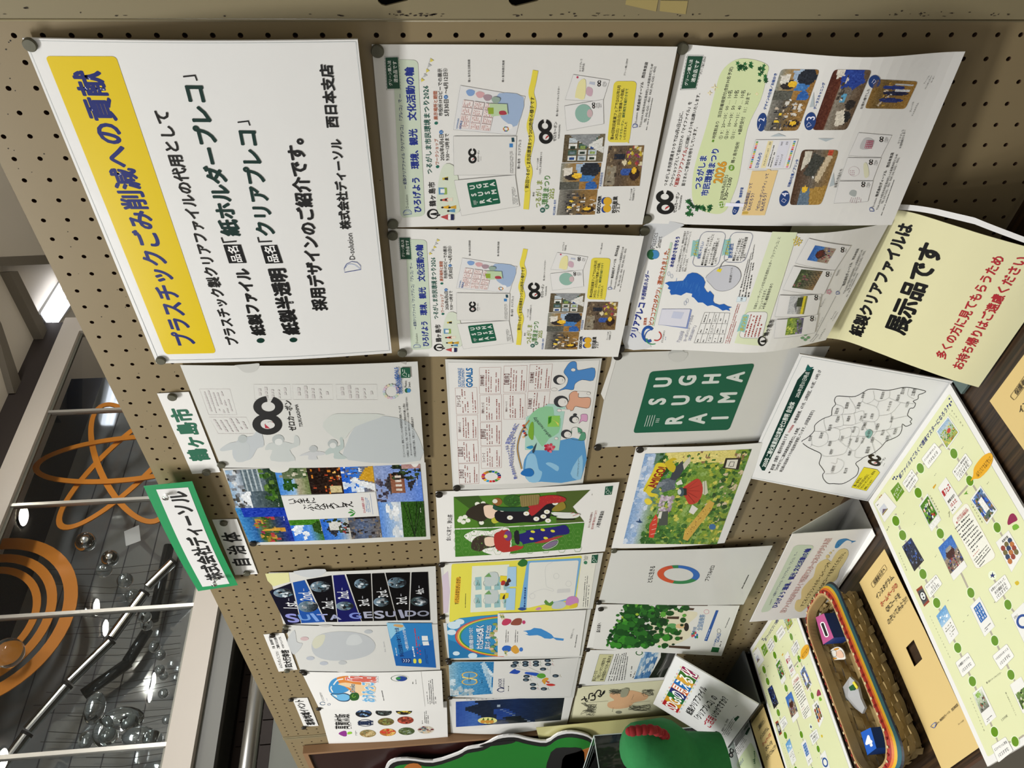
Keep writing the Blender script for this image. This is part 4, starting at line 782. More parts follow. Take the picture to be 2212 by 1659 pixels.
# ---------------- 5 lake poster
s5 = bsheet('s5', (1348, 753), (1391, 487.5), (1924, 489.5), (1786, 742), (1.5, 1.5, 34, 36), lambda u, v: .010 * np.sin(math.pi * v) - .008 * np.sin(2.3 * math.pi * v) * v)
s5.build('white poster with large blue lake shape, below the workshop poster', 'poster'); s5.obj['label'] = 'white poster with a large blue lake shape, left of the cloud-and-photos workshop poster'
p = Print(s5); p.at(2, 1)
p.P('#c8cbcf', [(1225, 340), (1560, 330), (1500, 380), (1350, 480), (1250, 640), (1170, 840), (1120, 1000), (1095, 900)], 3)
p.P('#cfd1d4', [(1062, 1200), (1180, 1250), (1290, 1380), (1070, 1390)], 3)
p.T('クリアプレコ', 1133, 1300, 1212, 1005, '#1c2f86', 3.4, res=2); p.T('半透明紙ホルダー', 1218, 978, 1264, 730, '#1c2f86', 2)
p.L('#b9d0b8', 5, [(1305, 1200), (1462, 490)]); p.T('滋賀県', 1234, 1195, 1243, 1130, '#b8572c', 1.2); p.T('「ビワコプロダクツ」選定されました。', 1283, 1208, 1430, 540, '#b8572c', 1.8, res=2)
p.ring('#1d4f9e', 1265, 1270, 48, 60, 20, 60, 320); p.ring('#b83a34', 1335, 1285, 40, 40, 10, -60, 120); p.ring('#2f8f5a', 1300, 1320, 50, 36, 10, 60, 200); p.ring('#1d4f9e', 1300, 1300, 66, 70, 8, 150, 260)
p.T('ビワコプロダクツ', 1382, 1342, 1404, 1240, '#333', .6); p.X((1405, 1320), (1415, 1250), (1425, 1250), (1415, 1320), 1, '#3f6fae')
p.E('#1f5f3a', 1295, 590, 42, 45, 24); p.E('#3f83b8', 1322, 590, 36, 38, 20); p.E('#1f5f3a', 1285, 590, 25, 34, 16); p.T('Plastics', 1298, 540, 1327, 405, '#555', 0, res=2); p.T('Smart', 1346, 536, 1364, 436, '#555', 0, res=2)
p.T('水の豊かさを守ろう', 1462, 698, 1518, 440, '#1c2f86', 3)
for k, (t, y1) in enumerate([('クリアプレコ半透明紙ホルダーは、環境省が目指す', 390), ('的な海洋プラスチックごみ問題の解決に向けて立ち', 390), ('上げた「プラスチック・スマートキャンペーン」に', 395), ('参加しています。', 625)]): p.T(t, 1508 + 23 * k, 737, 1508 + 23 * k + (737 - y1) * .21, y1, '#333', .4)
for x, y in ((1440, 755), (1465, 775), (1580, 1005), (1597, 985)): p.E(None, x, y, 10, 18, 10, line='#4a6a9a', lw=.5)
p.P('#1d5db2', [(1405, 835), (1440, 822), (1480, 822), (1520, 818), (1560, 815), (1580, 790), (1600, 760), (1640, 745), (1680, 750), (1710, 768), (1735, 790), (1752, 830), (1740, 870), (1762, 905), (1775, 915), (1790, 900), (1825, 938), (1818, 985), (1830, 1005), (1870, 1020), (1910, 1012), (1940, 1030), (1978, 1040), (1950, 1052), (1962, 1072), (1930, 1062), (1900, 1070), (1860, 1042), (1810, 1022), (1770, 1030), (1730, 1000), (1690, 1000), (1655, 960), (1635, 950), (1640, 925), (1590, 915), (1545, 940), (1500, 930), (1460, 935), (1448, 910), (1455, 892), (1430, 880), (1442, 862), (1425, 845)])
for k in range(26): x = rnd.uniform(1480, 1720); y = 830 + (x - 1480) * .3 + rnd.uniform(-40, 40); p.L('#3a78c4', .6, [(x, y + 20), (x + 6, y), (x + 12, y - 20)], 2, L=4)
for a, b, x0, y0 in (('ポイント1', '環境にやさしい', 0, 0), ('ポイント3', '耐水適性', 268, -8)):
    p.P('#8fc0bc', [(1625 + x0, 612 + y0), (1642 + x0, 600 + y0), (1690 + x0, 615 + y0), (1700 + x0, 460 + y0), (1665 + x0, 475 + y0), (1645 + x0, 470 + y0)]); p.T(a, 1665 + x0, 600 + y0, 1680 + x0, 485 + y0, '#e2d23a', 2.2, oc='#2f6f6a', ob=3); p.T(b, 1695 + x0, 628 + y0, 1730 + x0 - (25 if x0 else 0), (480 if not x0 else 505) + y0, '#2a5fa8', 1)
for t, x0, y0, x1, y1 in (('■紙の原料を使用しています。', 1722, 682, 1785, 440), ('■可燃ゴミとして、ファイルごと', 1750, 685, 1817, 418), ('シュレッダー可能です。', 1780, 670, 1838, 480), ('■FSC森林認証紙を使用して', 1806, 682, 1866, 452), ('います。', 1836, 668, 1846, 615), ('■耐水インクを全面に', 1990, 645, 2052, 452), ('塗布しておりますので、', 2020, 645, 2082, 448), ('一定の耐水効果を発揮', 2050, 645, 2105, 442), ('します。', 2078, 640, 2090, 578)): p.T(t, x0, y0, x1, y1, '#333', .5)
p.R('#000', (1632, 690), (1722, 395), (1932, 398), (1858, 695), r=12, line='#3a4a7a', lw=.7, fill=False); p.R('#000', (1900, 655), (1975, 400), (2168, 403), (2085, 660), r=12, line='#3a4a7a', lw=.7, fill=False)
p.P('#c2c4cc', [(1755, 790), (1800, 740), (1850, 705), (1920, 685), (2000, 690), (2045, 725), (2055, 780), (2025, 840), (1970, 885), (1900, 903), (1840, 890), (1800, 850)], 3); p.L('#444', .6, smooth_closed([(1755, 790), (1800, 740), (1850, 705), (1920, 685), (2000, 690), (2045, 725), (2055, 780), (2025, 840), (1970, 885), (1900, 903), (1840, 890), (1800, 850)], 3))
p.P('#e0cf2e', [(1845, 730), (1865, 708), (1895, 712), (1880, 742)]); p.L('#6a6a6a', 1.6, [(1872, 715), (1890, 670), (1915, 645), (1942, 632)], 3); p.T('環境配慮ファイル', 1962, 830, 1978, 700, '#555', .4)
p.R('#7f90c4', (1362, 1190), (1392, 1062), (1638, 1060), (1600, 1225)); p.R('#d5d6e2', (1350, 1188), (1382, 1055), (1625, 1055), (1588, 1212), line='#7a86b0', lw=.6); p.P('#c0c6dc', [(1460, 1130), (1480, 1075), (1570, 1085), (1545, 1140)])
p.T('「2050年', 1525, 1338, 1558, 1245, '#e8e8ee', 1.5, oc='#23356e', ob=3); p.T('カーボンニュートラルの', 1575, 1332, 1640, 1112, '#e8e8ee', 1.5, oc='#23356e', ob=3); p.T('実現に向けて」', 1615, 1325, 1662, 1200, '#e8e8ee', 1.5, oc='#23356e', ob=3)
g = lambda u, v: (1 - u) * (1 - v) * np.array([1655., 1345]) + u * (1 - v) * np.array([1745., 1085]) + u * v * np.array([1962., 1090]) + (1 - u) * v * np.array([1900., 1345])
for u in (0, .3, .64, 1): p.L('#555', .5, [g(u, 0), g(u, 1)])
for v in (0, .2, .4, .6, .8, 1): p.L('#555', .5, [g(0, v), g(1, v)])
for i in range(5):
    for j in range(3): p.X(g([.03, .34, .68][j], .2 * i + .05), g([.27, .6, .96][j], .2 * i + .05), g([.27, .6, .96][j], .2 * i + .15), g([.03, .34, .68][j], .2 * i + .15), 1 + (i == 2), '#555', seed=i * 3 + j)
p.T('耐水マクリアファイル', *g(.3, -.06), *g(.62, -.06), '#444', 0) if 0 else None
p.X((1915, 1348), (2025, 1005), (2070, 1010), (1962, 1350), 3, '#a8483f', .9); p.R('#d3e2ea', (2015, 995), (2028, 950), (2105, 955), (2095, 990), line='#8fa9b8', lw=.4); p.T('仕様', 2058, 985, 2064, 960, '#333', .6)
p.X((2025, 945), (2110, 640), (2210, 400), (2130, 955), 4, '#444', .9)
p.at(); p.R('#d6dfbd', X(2, 1, 2000, 1345), X(3, 1, 110, 386), X(3, 1, 318, 392), X(3, 1, 20, 1340)); p.T('写真をレーザープリンタ及び紙半透明ホルダー「クリアプレコ」に', *X(2, 1, 2172, 1055), *X(3, 1, 168, 430), '#333', .5); p.T('プリントできます。', *X(3, 1, 5, 1035), *X(3, 1, 52, 868), '#333', .5); p.T('※手差し機能等条件あり', *X(3, 1, 32, 1032), *X(3, 1, 105, 820), '#333', .5)
p.at(2, 1); p.R('#e4e4e2', (2035, 1300), (2100, 1078), (2290, 1078), (2235, 1305), r=9, line='#555', lw=.6); p.P('#8fc0bc', [(2020, 1250), (2045, 1240), (2085, 1255), (2125, 1105), (2085, 1100), (2070, 1110)]); p.T('ポイント2', 2062, 1240, 2090, 1120, '#e2d23a', 2.2, oc='#2f6f6a', ob=3); p.X((2070, 1290), (2130, 1095), (2270, 1095), (2215, 1295), 5, '#9a3c34', .9)
p.at(3, 1)
for k in range(16): a = k * 2.4; p.R('#cdb42e', *[(318 + 10 * math.sqrt(k) * math.cos(a) + dx, 470 + 9.5 * math.sqrt(k) * math.sin(a) + dy) for dx, dy in ((-5, 6), (-5, -6), (5, -6), (5, 6))])
for k in range(5): p.E('#c99aa6', 582 + 15 * math.cos(k * 1.257), 890 + 15 * math.sin(k * 1.257), 9, 9, 8)
for x, y in ((360, 1275), (385, 1248), (410, 1272), (385, 1290)): p.E('#6b9a70', x, y, 16, 11, 10)
fj = [((300, 648), (412, 442), (765, 505), (632, 710), (398, 622), (466, 500), (642, 530), (568, 652), img(26, 20, [(0, '#2a5fae'), (.45, '#3f7ac4'), (.5, '#8a7a6a'), (1, '#a09080')], [('e', .5, .45, .3, .2, '#3a1210'), ('e', .5, .42, .24, .12, '#5a1a16'), ('n', 0, .6, 1, 1, 24, .06, ['#c8b8a8', '#2a2a3a', '#8a2a3a', '#3a4a8a'])], seed=31)),
      ((195, 870), (285, 672), (632, 708), (540, 910), (272, 852), (350, 700), (532, 715), (445, 875), img(26, 22, [(0, '#3a4a2a'), (.5, '#5a5a44'), (1, '#8a6a44')], [('n', 0, 0, 1, .5, 20, .09, ['#2f3f24', '#6a7a4a', '#8a5a5a'])] + [('l', .1 + .1 * k, .3, .3 + .1 * k, 1, .015, '#2a2a24') for k in range(8)], seed=32)),
      ((130, 1095), (168, 915), (520, 905), (482, 1080), (232, 1072), (258, 925), (405, 922), (372, 1074), img(24, 22, [(0, '#b9bcc0'), (.5, '#c4c6c8'), (.62, '#8a8a86'), (1, '#7a7a2a')], [('r', 0, .78, 1, .92, '#d9c81e'), ('p', [(.1, .5), (.5, .3), (.9, .5)], '#6a6c70'), ('r', .4, .45, .9, .75, '#2f3a24')], seed=33)),
      ((122, 1275), (140, 1120), (492, 1075), (462, 1230), (215, 1250), (238, 1108), (372, 1105), (352, 1235), img(24, 20, [(0, '#6a8a2a'), (.5, '#8aa04a'), (1, '#4a4a6a')], [('n', 0, 0, 1, .6, 30, .08, ['#a8b83a', '#4a6a1a', '#c8d060']), ('n', 0, .6, 1, 1, 20, .08, ['#5a4a7a', '#2a3a1a', '#8a7aa8'])], seed=34))]
for a, b, c_, d, e, f_, g_, h_, I in fj: folder(p, a, b, c_, d); p.pic(e, f_, g_, h_, I)
for x, y in ((695, 537), (570, 740), (475, 935), (440, 1110)): oc(p, x, y, (4, -22), (15, 1)); p.X((x + 18, y + 22), (x + 28, y - 18), (x + 42, y - 14), (x + 32, y + 25), 2, '#555')
p.T('脚折雨乞', 645, 755, 668, 702, '#444', .3); p.T('夏の花まつり', 512, 1015, 550, 945, '#444', .3); p.T('ガーデンパーク', 490, 1180, 530, 1100, '#444', .3)
p.E('#111', 22, 1300, 36, 42, 20); p.E('#e0e0de', 28, 1298, 24, 30, 16); p.P('#111', [(10, 1306), (60, 1312), (60, 1285), (10, 1298)]); p.T('鶴ヶ島市', 48, 1258, 110, 1122, '#1b1b1b', 1.6)
dlogo(p, 655, 897, (-2, -14), (16, -2)); p.T('D-solution', 668, 882, 690, 840, '#333', 0); p.T('株式会社ディーソル', 702, 838, 768, 648, '#1b1b1b', 2); p.T('西日本支店', 782, 622, 825, 530, '#1b1b1b', 2)
p.T('〒541-0054 大阪市中央区南本町2-1-8 創建本町ビル4F', 705, 905, 858, 540, '#222', .3); p.T('TEL (06) 6262 – 4361  FAX (06) 6262 – 4362', 735, 880, 878, 550, '#222', .3); p.X((722, 930), (925, 498), (938, 502), (735, 932), 1, '#444', .9)
p.T('ディーソル', 600, 1120, 640, 1052, '#333', .2); p.T('インスタグラム', 612, 1135, 655, 1060, '#333', .2); p.T('クリアプレコ', 500, 1285, 548, 1200, '#333', .2); p.R('#000', (425, 1305), (478, 1245), (495, 1248), (445, 1308), line='#555', lw=.5, fill=False)
p.L('#555', .5, [(470, 1250), (640, 925)])
p.out()
# ---------------- 6 translucent file with eight-shaped emblem
s6 = bsheet('s6', (478.5, 1010), (389, 788.5), (902, 781), (917, 1001), (2, 2, 10, 8), sag(.004), FILM)
s6.build('translucent paper file with black eight-shaped emblem, directly beneath the big sign', 'paper file')
p = Print(s6); p.at(1, 2)
def ghostfam(p):
    p.P('#b9bfbe', [(130, 600), (160, 545), (300, 530), (370, 545), (380, 480), (415, 490), (420, 560), (340, 600), (385, 690), (180, 690), (190, 600)], 3); p.E('#a9b0b0', 240, 510, 52, 42); p.E('#cdd0cf', 245, 530, 34, 28)
    p.P('#bcbfc2', [(420, 650), (500, 615), (575, 610), (640, 620), (630, 640), (570, 650), (575, 680), (500, 680), (495, 645)], 3); p.E('#adb2b3', 540, 590, 36, 30)
    p.P('#adbab8', [(645, 610), (700, 570), (770, 560), (765, 500), (790, 495), (800, 580), (760, 620), (830, 670), (720, 672), (715, 625), (650, 640)], 3); p.E('#a9b0b0', 705, 545, 42, 36); p.E('#cdd0cf', 708, 560, 28, 24)
    p.P('#b3b9bd', [(-150, 600), (-90, 500), (20, 480), (60, 430), (95, 440), (120, 560), (60, 590), (0, 680), (-120, 690)], 3)
p.P('#b6bdc0', [(830, 530), (900, 400), (1000, 330), (1150, 310), (1300, 340), (1400, 420), (1450, 690), (840, 685)], 3); p.P('#c3c8c4', [(620, 400), (700, 300), (850, 290), (1150, 300), (900, 400), (780, 520)], 3)
ghostfam(p)
for k in range(16): a = k * .3927; p.E(['#c9aeb0', '#c9c3a6', '#aec2b4', '#b0b9c9', '#c4b0c4'][k % 5], 1205 + 62 * math.cos(a), 100 + 56 * math.sin(a), 13, 12, 8)
for x, y, w_, h in ((40, 40, 300, 130), (370, 40, 330, 130), (740, 40, 340, 130)): p.R('#000', (x, y + h), (x - 10, y), (x + w_, y), (x + w_ + 10, y + h), line='#bdb9b8', lw=.5, fill=False); p.X((x + 20, y + h - 10), (x + 12, y + 15), (x + w_ - 20, y + 15), (x + w_ - 10, y + h - 10), 5, '#bfbcbb', .8)
p.at(0, 2); p.P('#b4babc', [(1880, 590), (1960, 540), (2050, 530), (2120, 545), (2130, 600), (2100, 690), (2010, 695), (2015, 600), (1900, 610)], 3); p.E('#a9b0b0', 2070, 505, 40, 34)
for x, y, w_, h in ((1720, 80, 240, 220), (1800, 320, 300, 140)): p.R('#000', (x + 60, y + h), (x - 20, y), (x + w_, y), (x + w_ + 60, y + h), line='#c2b9b8', lw=.5, fill=False); p.X((x + 70, y + h - 15), (x, y + 15), (x + w_ - 20, y + 15), (x + w_ + 40, y + h - 15), 6, '#c0bbbb', .8)
p.T('GOALS', 1935, 15, 1715, 15, '#b5bcc6', 2) if 0 else None
p.at(1, 2); p.T('みんなのカーボンニュートラル', 700, 200, 1250, 215, '#babcbe', 1) if 0 else None
oc(p, 150, 305, (26, -155), (122, 12)); p.T('ゼロカーボン', 366, 436, 318, 178, '#141414', 1.6, res=2); p.T('TSURUGASHIMA', 436, 402, 393, 210, '#222', .8)
p.E('#cfcfcd', 172, 386, 40, 28, 18); p.P('#a8283a', [(125, 375), (130, 412), (172, 416), (150, 395)]); p.E('#222', 155, 362, 3, 2, 6)
p.at(); p.T('SUSTAINABLE', *X(1, 2, 1262, 115), *X(1, 2, 1252, -45), '#1f56a0', 2); p.T('DEVELOPMENT', *X(1, 2, 1288, 115), *X(1, 2, 1278, -45), '#1f56a0', 2); p.T('GOALS', *X(1, 1, 1250, 1650), *X(1, 1, 1247, 1552), '#1f56a0', 2.2)
p.at(1, 2); p.E('#1f5f3a', 1338, 92, 18, 20); p.E('#3f83b8', 1355, 92, 16, 18); p.T('Plastics', 1326, 66, 1326, 10, '#333', 0); p.T('Smart', 1358, 66, 1356, 20, '#333', 0)
p.at(1, 1); fsc(p, (1288, 1640), (1285, 1553), (1365, 1550), (1370, 1638))
p.at(1, 2)
for t, x0, y0, x1, y1 in (('○このファイルは、環境にやさしいFSC®森林認証紙を使用しています', 1318, 660, 1276, 225), ('○本製品は「耐水加工」を施してありますが、水など液体分が付着した際は', 1350, 660, 1313, 205), ('速やかに水分を拭き取ってください染み付く可能性があるためすぐに拭き取って頂けば問題ありません', 1378, 645, 1333, 145), ('○本製品を廃棄する際は、可燃ゴミとして廃棄出来ます', 1410, 660, 1382, 320)): p.T(t, x0, y0, x1, y1, '#2b2b2b', .6)
p.at(1, 1); p.P('#bcbdba', [(0, 1525), (78, 1520), (70, 1560), (40, 1590), (-10, 1600), (-60, 1590), (-105, 1550), (-130, 1535)], 3); p.P('#a9a9a6', [(1275, 1508), (1335, 1503), (1330, 1530)])
p.out()
# ---------------- 7 photo collage file
s7 = bsheet('s7', (545, 1177), (480.5, 1012), (919, 999), (930, 1165), (2, 1.5, 5, 5), sag(.003), FILM)
s7.build('paper file with photo collage around a white vertical title strip, gate, lake and brick house', 'paper file')
p = Print(s7); p.at(1, 2)
grn = ['#2a4a1a', '#3f6a24', '#1f3a1a', '#5a7a34']
p.pic((-120, 1100), (-215, 775), (202, 755), (290, 1090), img(30, 30, [(0, '#8aa9c8'), (.2, '#b5c0cc'), (.35, '#5a6a78'), (.7, '#3a4a4c'), (1, '#1f3a20')], [('n', 0, 0, 1, .3, 26, .08, ['#4a4a48', '#c8ccd0', '#7a8088']), ('p', [(0, .35), (.3, .15), (.5, .4)], '#dfe4e8'), ('r', .45, .3, 1, .75, '#5f6f78'), ('n', .2, .7, 1, 1, 26, .07, grn)] + [('l', .45, .35 + .1 * k, 1, .35 + .1 * k, .012, '#a8b4ba') for k in range(4)], seed=71))
p.pic((-5, 1390), (-130, 1095), (292, 1090), (382, 1378), img(34, 26, [(0, '#3f8ac8'), (.25, '#2a5f9a'), (.45, '#5a6a2a'), (.75, '#2a3a5a'), (1, '#1a2f9a')], [('n', 0, .3, 1, .7, 46, .07, ['#3a5a1a', '#8a7a2a', '#b08a3a', '#2a4a1a', '#8a2a4a', '#a83a3a']), ('p', [(.3, .9), (.35, .25), (.42, .9)], '#c9963a'), ('r', .75, .1, 1, 1, '#1c3aa8')], seed=72))
p.pic((262, 985), (205, 752), (478, 745), (525, 978), img(22, 20, [(0, '#3f7fd0'), (.5, '#8fb5dc'), (.6, '#a8a08a'), (1, '#6a7a4a')], [('n', .2, .2, .7, .55, 16, .1, ['#1f4a1a', '#2f5a24']), ('r', .6, .2, 1, .9, '#5a6a4a'), ('n', .6, .1, 1, 1, 20, .06, ['#8a8a7a', '#2f4a24', '#c8c4b0'])], seed=73))
p.pic((525, 978), (478, 745), (765, 738), (805, 970), img(24, 20, [(0, '#1f1410'), (1, '#2a1a12')], [('n', 0, .1, 1, 1, 46, .05, ['#8a3a1f', '#c87a2a', '#e0b060', '#3a1a12', '#b84a2a', '#1a0f0c']), ('r', .03, .6, .3, .95, '#c8b88a')], seed=74))
p.pic((805, 970), (766, 738), (1045, 730), (1072, 950), img(26, 20, [(0, '#1f5ac8'), (.5, '#3a7ad8'), (.6, '#5a6a8a'), (1, '#8a7a6a')], [('n', 0, 0, .5, .6, 10, .14, ['#dfe6ee', '#c4d4ea']), ('p', [(0, 1), (.35, .4), (.5, .4), (.3, 1)], '#e0e4e8'), ('p', [(.35, 1), (.5, .5), (.9, .75), (1, 1)], '#c99a2a'), ('n', .5, 0, 1, .6, 20, .06, ['#e0e4ea', '#6a6a78', '#2a3a6a'])], seed=75))
p.pic((1090, 1045), (1050, 728), (1450, 718), (1480, 1035), img(34, 30, [(0, '#8a9ac4'), (.5, '#7a94d0'), (1, '#5a82d8')], [('n', 0, 0, .6, .25, 26, .05, ['#3a3440', '#6a6270']), ('r', .25, .35, .75, .62, '#8a5a44'), ('p', [(.15, .35), (.45, .2), (.85, .35)], '#3a3638'), ('n', .6, .4, 1, 1, 40, .06, ['#1f2a1c', '#3a4a2a', '#2a2420']), ('r', .88, .6, 1, 1, '#b08a88'), ('p', [(.3, .75), (.5, .68), (.6, .9)], '#2f2c2e')] + [('r', .3 + .12 * k, .42, .35 + .12 * k, .55, '#d8cfc4') for k in range(4)], seed=76))
p.pic((382, 1378), (330, 1200), (590, 1190), (640, 1368), img(24, 18, [(0, '#2f6fd8'), (.6, '#5a94e0'), (1, '#3a6a24')], [('n', .1, .05, .8, .5, 12, .13, ['#e8eef4', '#cfdcec']), ('r', .75, .0, 1, 1, '#3f7a1f'), ('e', .6, .95, .3, .25, '#2a4a1a')], seed=77))
p.pic((640, 1368), (595, 1190), (835, 1180), (870, 1360), img(22, 18, [(0, '#2a64c8'), (.55, '#4a84d4'), (1, '#c0bcb0')], [('p', [(.1, .45), (.5, .15), (.8, .35), (.5, .6)], '#2a2c34'), ('r', .45, .3, .85, .7, '#cfd0cc'), ('n', .3, .6, .8, 1, 18, .07, ['#2f2a24', '#8a3a3a', '#3a4a2a']), ('n', .8, 0, 1, .7, 10, .08, ['#2a3a20'])], seed=78))
p.pic((870, 1360), (835, 1178), (1105, 1165), (1130, 1345), img(24, 18, [(0, '#4a4c54'), (.4, '#5a6a8a'), (1, '#6a625a')], [('n', 0, 0, 1, 1, 54, .07, ['#2a2628', '#5a544e', '#7a7068', '#4a5a7a']), ('r', .9, .2, 1, .9, '#1f1a1a')], seed=79))
p.pic((1130, 1345), (1090, 1045), (1285, 1040), (1312, 1342), img(20, 28, [(0, '#5a8ad8'), (.5, '#8fb0dc'), (1, '#c8d4e0')], [('n', 0, .4, 1, .9, 14, .16, ['#e8ecf0', '#d0d8e0'])], seed=80))
p.pic((1312, 1342), (1285, 1040), (1482, 1035), (1502, 1338), img(24, 30, [(0, '#3a5a2a'), (.08, '#2f5a1a'), (1, '#28481a')], [('l', .0, .5, 1, .1 + .2 * k, .016, '#1a2a14') for k in range(5)], seed=81))
p.R('#dcdcda', (325, 1197), (265, 990), (1070, 955), (1102, 1160)); p.V('いるまに', 335, 1038, 545, 1028, 55, '#1a1a1a', 0); p.V('ぶんべまつしえ', 470, 1092, 860, 1062, 60, '#1a1a1a', 0)
p.T('SDGs未来都市 入間市', 978, 1135, 958, 1000, '#b02a4a', 1.4); p.X((990, 1130), (978, 1000), (1015, 1000), (1032, 1128), 3, '#2a6fb0'); p.L('#2a5fa8', .6, [(1050, 1148), (1025, 970)])
for P_ in ([(845, 1105), (900, 1130), (870, 1105)], [(835, 1135), (885, 1135), (860, 1120)], [(850, 1160), (900, 1128), (880, 1160)]): p.P('#3a8a3a', P_, 2)
for x, y, x1, y1 in ((240, 1080, 235, 1015), (285, 1200, 270, 1108), (755, 850, 742, 760), (1418, 900, 1408, 745), (605, 1290, 600, 1200), (1110, 1340, 1098, 1270), (1450, 1130, 1442, 1050)): p.X((x, y), (x1, y1), (x1 + 14, y1), (x + 14, y), 1, '#e6e6e2')
p.E('#d5d6d2', 250, 752, 85, 42, 20); p.P('#e0e0de', [(1370, 705), (1440, 700), (1425, 738), (1395, 742)], 3)
p.out(ink=INKG)
# ---------------- 8 climate sheet with red boxes
s8 = bsheet('s8', (978.5, 1058), (961.5, 776), (1300.5, 774), (1259, 1044.5), (1.5, 1.5, 4, 3), sag(.003), FILM)
s8.build('white sheet of red-outlined text boxes above cartoon family and blue globe', 'paper file')
p = Print(s8); p.at()
p.R('#dfdfdd', X(1, 2, 1740, 895), X(1, 1, 1690, 1510), X(2, 1, 850, 1490), X(2, 2, 690, 850))
p.at(1, 2); bx = [[(1750, 70), (1935, 65), (1945, 290), (1762, 295)], [(1762, 305), (1942, 300), (1945, 505), (1770, 510)], [(1770, 520), (1945, 515), (1952, 705), (1778, 712)], [(1780, 718), (1952, 712), (1952, 885), (1788, 890)], [(1962, 130), (2145, 125), (2145, 350), (1965, 355)], [(1965, 365), (2145, 355), (2145, 558), (1970, 562)], [(1970, 572), (2145, 565), (2145, 750), (1975, 757)]]
ti = ['【テレビ】', '【電気ポット】', '【温房】', '【冷房】', '【電気こたつ】', '【照明】', '【シャワー】', '【電気カーペット】', '【冷蔵庫】', '【暖房】', '【洗濯機】', '【掃除機】']
def rbox(q, k):
    TR, BR, BL, TL = q[0], q[1], q[2], q[3]; f = lambda u, v: (1 - u) * (1 - v) * np.array(TL, float) + u * (1 - v) * np.array(TR, float) + u * v * np.array(BR, float) + (1 - u) * v * np.array(BL, float)
    p.R('#e0dfdd', TL, TR, BR, BL, line='#9a4a3f', lw=.6); p.T(ti[k % 12], *f(.3, .13), *f(.7, .13), '#5a1f1f', .8); p.X(f(.06, .25), f(.95, .25), f(.95, .6), f(.06, .6), 3, '#8a4a44', seed=k); p.X(f(.06, .72), f(.85, .72), f(.85, .95), f(.06, .95), 2, '#8a3a34', .95, seed=k + 50)
for k, q in enumerate(bx): rbox(q, k)
o21 = lambda x, y: (x, y - 1659 + 0.0)  # crop(2,1) -> crop(2,2) rows
p.at(2, 2); bx2 = [[(30, 122), (215, 118), (212, 335), (32, 338)], [(238, 100), (428, 95), (405, 300), (226, 310)], [(35, -118), (232, -122), (222, 105), (30, 108)], [(255, -128), (447, -136), (428, 82), (240, 92)], [(-175, -105), (8, -108), (5, 118), (-175, 118)]]
for k, q in enumerate(bx2): rbox(q, k + 7)
rbox([(38, -350 + 230), (36, -349 + 230), (36, -348 + 230), (38, -348 + 230)], 3) if 0 else None
p.at(); p.T('SUSTAINABLE', *X(1, 2, 1790, 60), *X(1, 1, 1785, 1560), '#1f6aa8', 2); p.T('DEVELOPMENT', *X(1, 2, 1820, 60), *X(1, 1, 1815, 1560), '#1f6aa8', 2); p.T('GOALS', *X(1, 2, 1870, 62), *X(1, 1, 1868, 1560), '#1f6aa8', 3)
p.at(1, 2)
sd = ['#c8202f', '#d09a2a', '#3f8a3a', '#b02030', '#d8402a', '#2a9ac8', '#e0b020', '#8a1f3a', '#d8602a', '#c02a6a', '#e08a2a', '#a87a2a', '#3a6a34', '#2a6ab0', '#4a9a3a', '#1f4f8a', '#1f2f6a']
for k in range(17):
    a0 = k * 21.18; p.ring(sd[k], 2058, 825, 70, 42, 28, a0, a0 + 18, 4)
p.at(2, 2)
p.P('#5a98cc', [(205, 800), (200, 720), (230, 640), (330, 560), (500, 520), (720, 515), (690, 850), (350, 870), (250, 872)], 2); p.P('#8fc0e0', [(215, 800), (235, 650), (300, 640), (330, 760), (360, 790), (330, 868), (250, 870)], 3); p.P('#8fc0e0', [(390, 715), (430, 705), (500, 740), (490, 780), (440, 750)], 3); p.P('#8fc0e0', [(600, 800), (700, 640), (690, 850)], 3)
p.P('#a9cfc4', [(212, 598), (222, 320), (410, 205), (560, 215), (502, 602)]); p.P('#8cc49a', [(240, 330), (330, 240), (450, 230), (460, 300), (520, 330), (500, 450), (420, 500), (360, 570), (300, 480), (250, 430)], 2)
p.R('#8ac45a', (405, 400), (412, 308), (512, 305), (505, 400)); p.P('#e0d06a', [(430, 330), (500, 370), (500, 395), (470, 350)]); p.P('#3a8a2a', [(412, 380), (412, 320), (440, 310), (435, 360)])
for c_, w_ in (('#2a6ab0', 4.), ('#e0c03a', 2.6), ('#3a9a5a', 1.4), ('#c84a3a', .8)): p.L(c_, w_, [(185, 760), (155, 640), (150, 560), (175, 460), (215, 390), (250, 345)], 4)
p.P('#2a70b8', [(175, 800), (205, 765), (260, 755), (290, 790), (270, 822), (220, 822)], 3); p.P('#7aa83a', [(240, 470), (258, 375), (285, 368), (282, 510)], 3)
for k in range(7): p.E(['#c84a3a', '#6a3a2a', '#e0b88a', '#3a4a8a'][k % 4], 200 + 10 * (k % 3), 390 + k * 16, 11, 9, 8)
p.P('#2a8ac0', [(222, 575), (270, 560), (285, 575), (260, 590)], 2); p.P('#3a4a5a', [(275, 600), (312, 535), (300, 590), (285, 625)], 2)
for k in range(14): p.E(['#b02a44', '#c84a5a', '#d87a8a'][k % 3], 420 + 40 * math.cos(k * 2.4) * (k / 14) ** .5, 580 + 36 * math.sin(k * 2.4) * (k / 14) ** .5, 13, 12, 8)
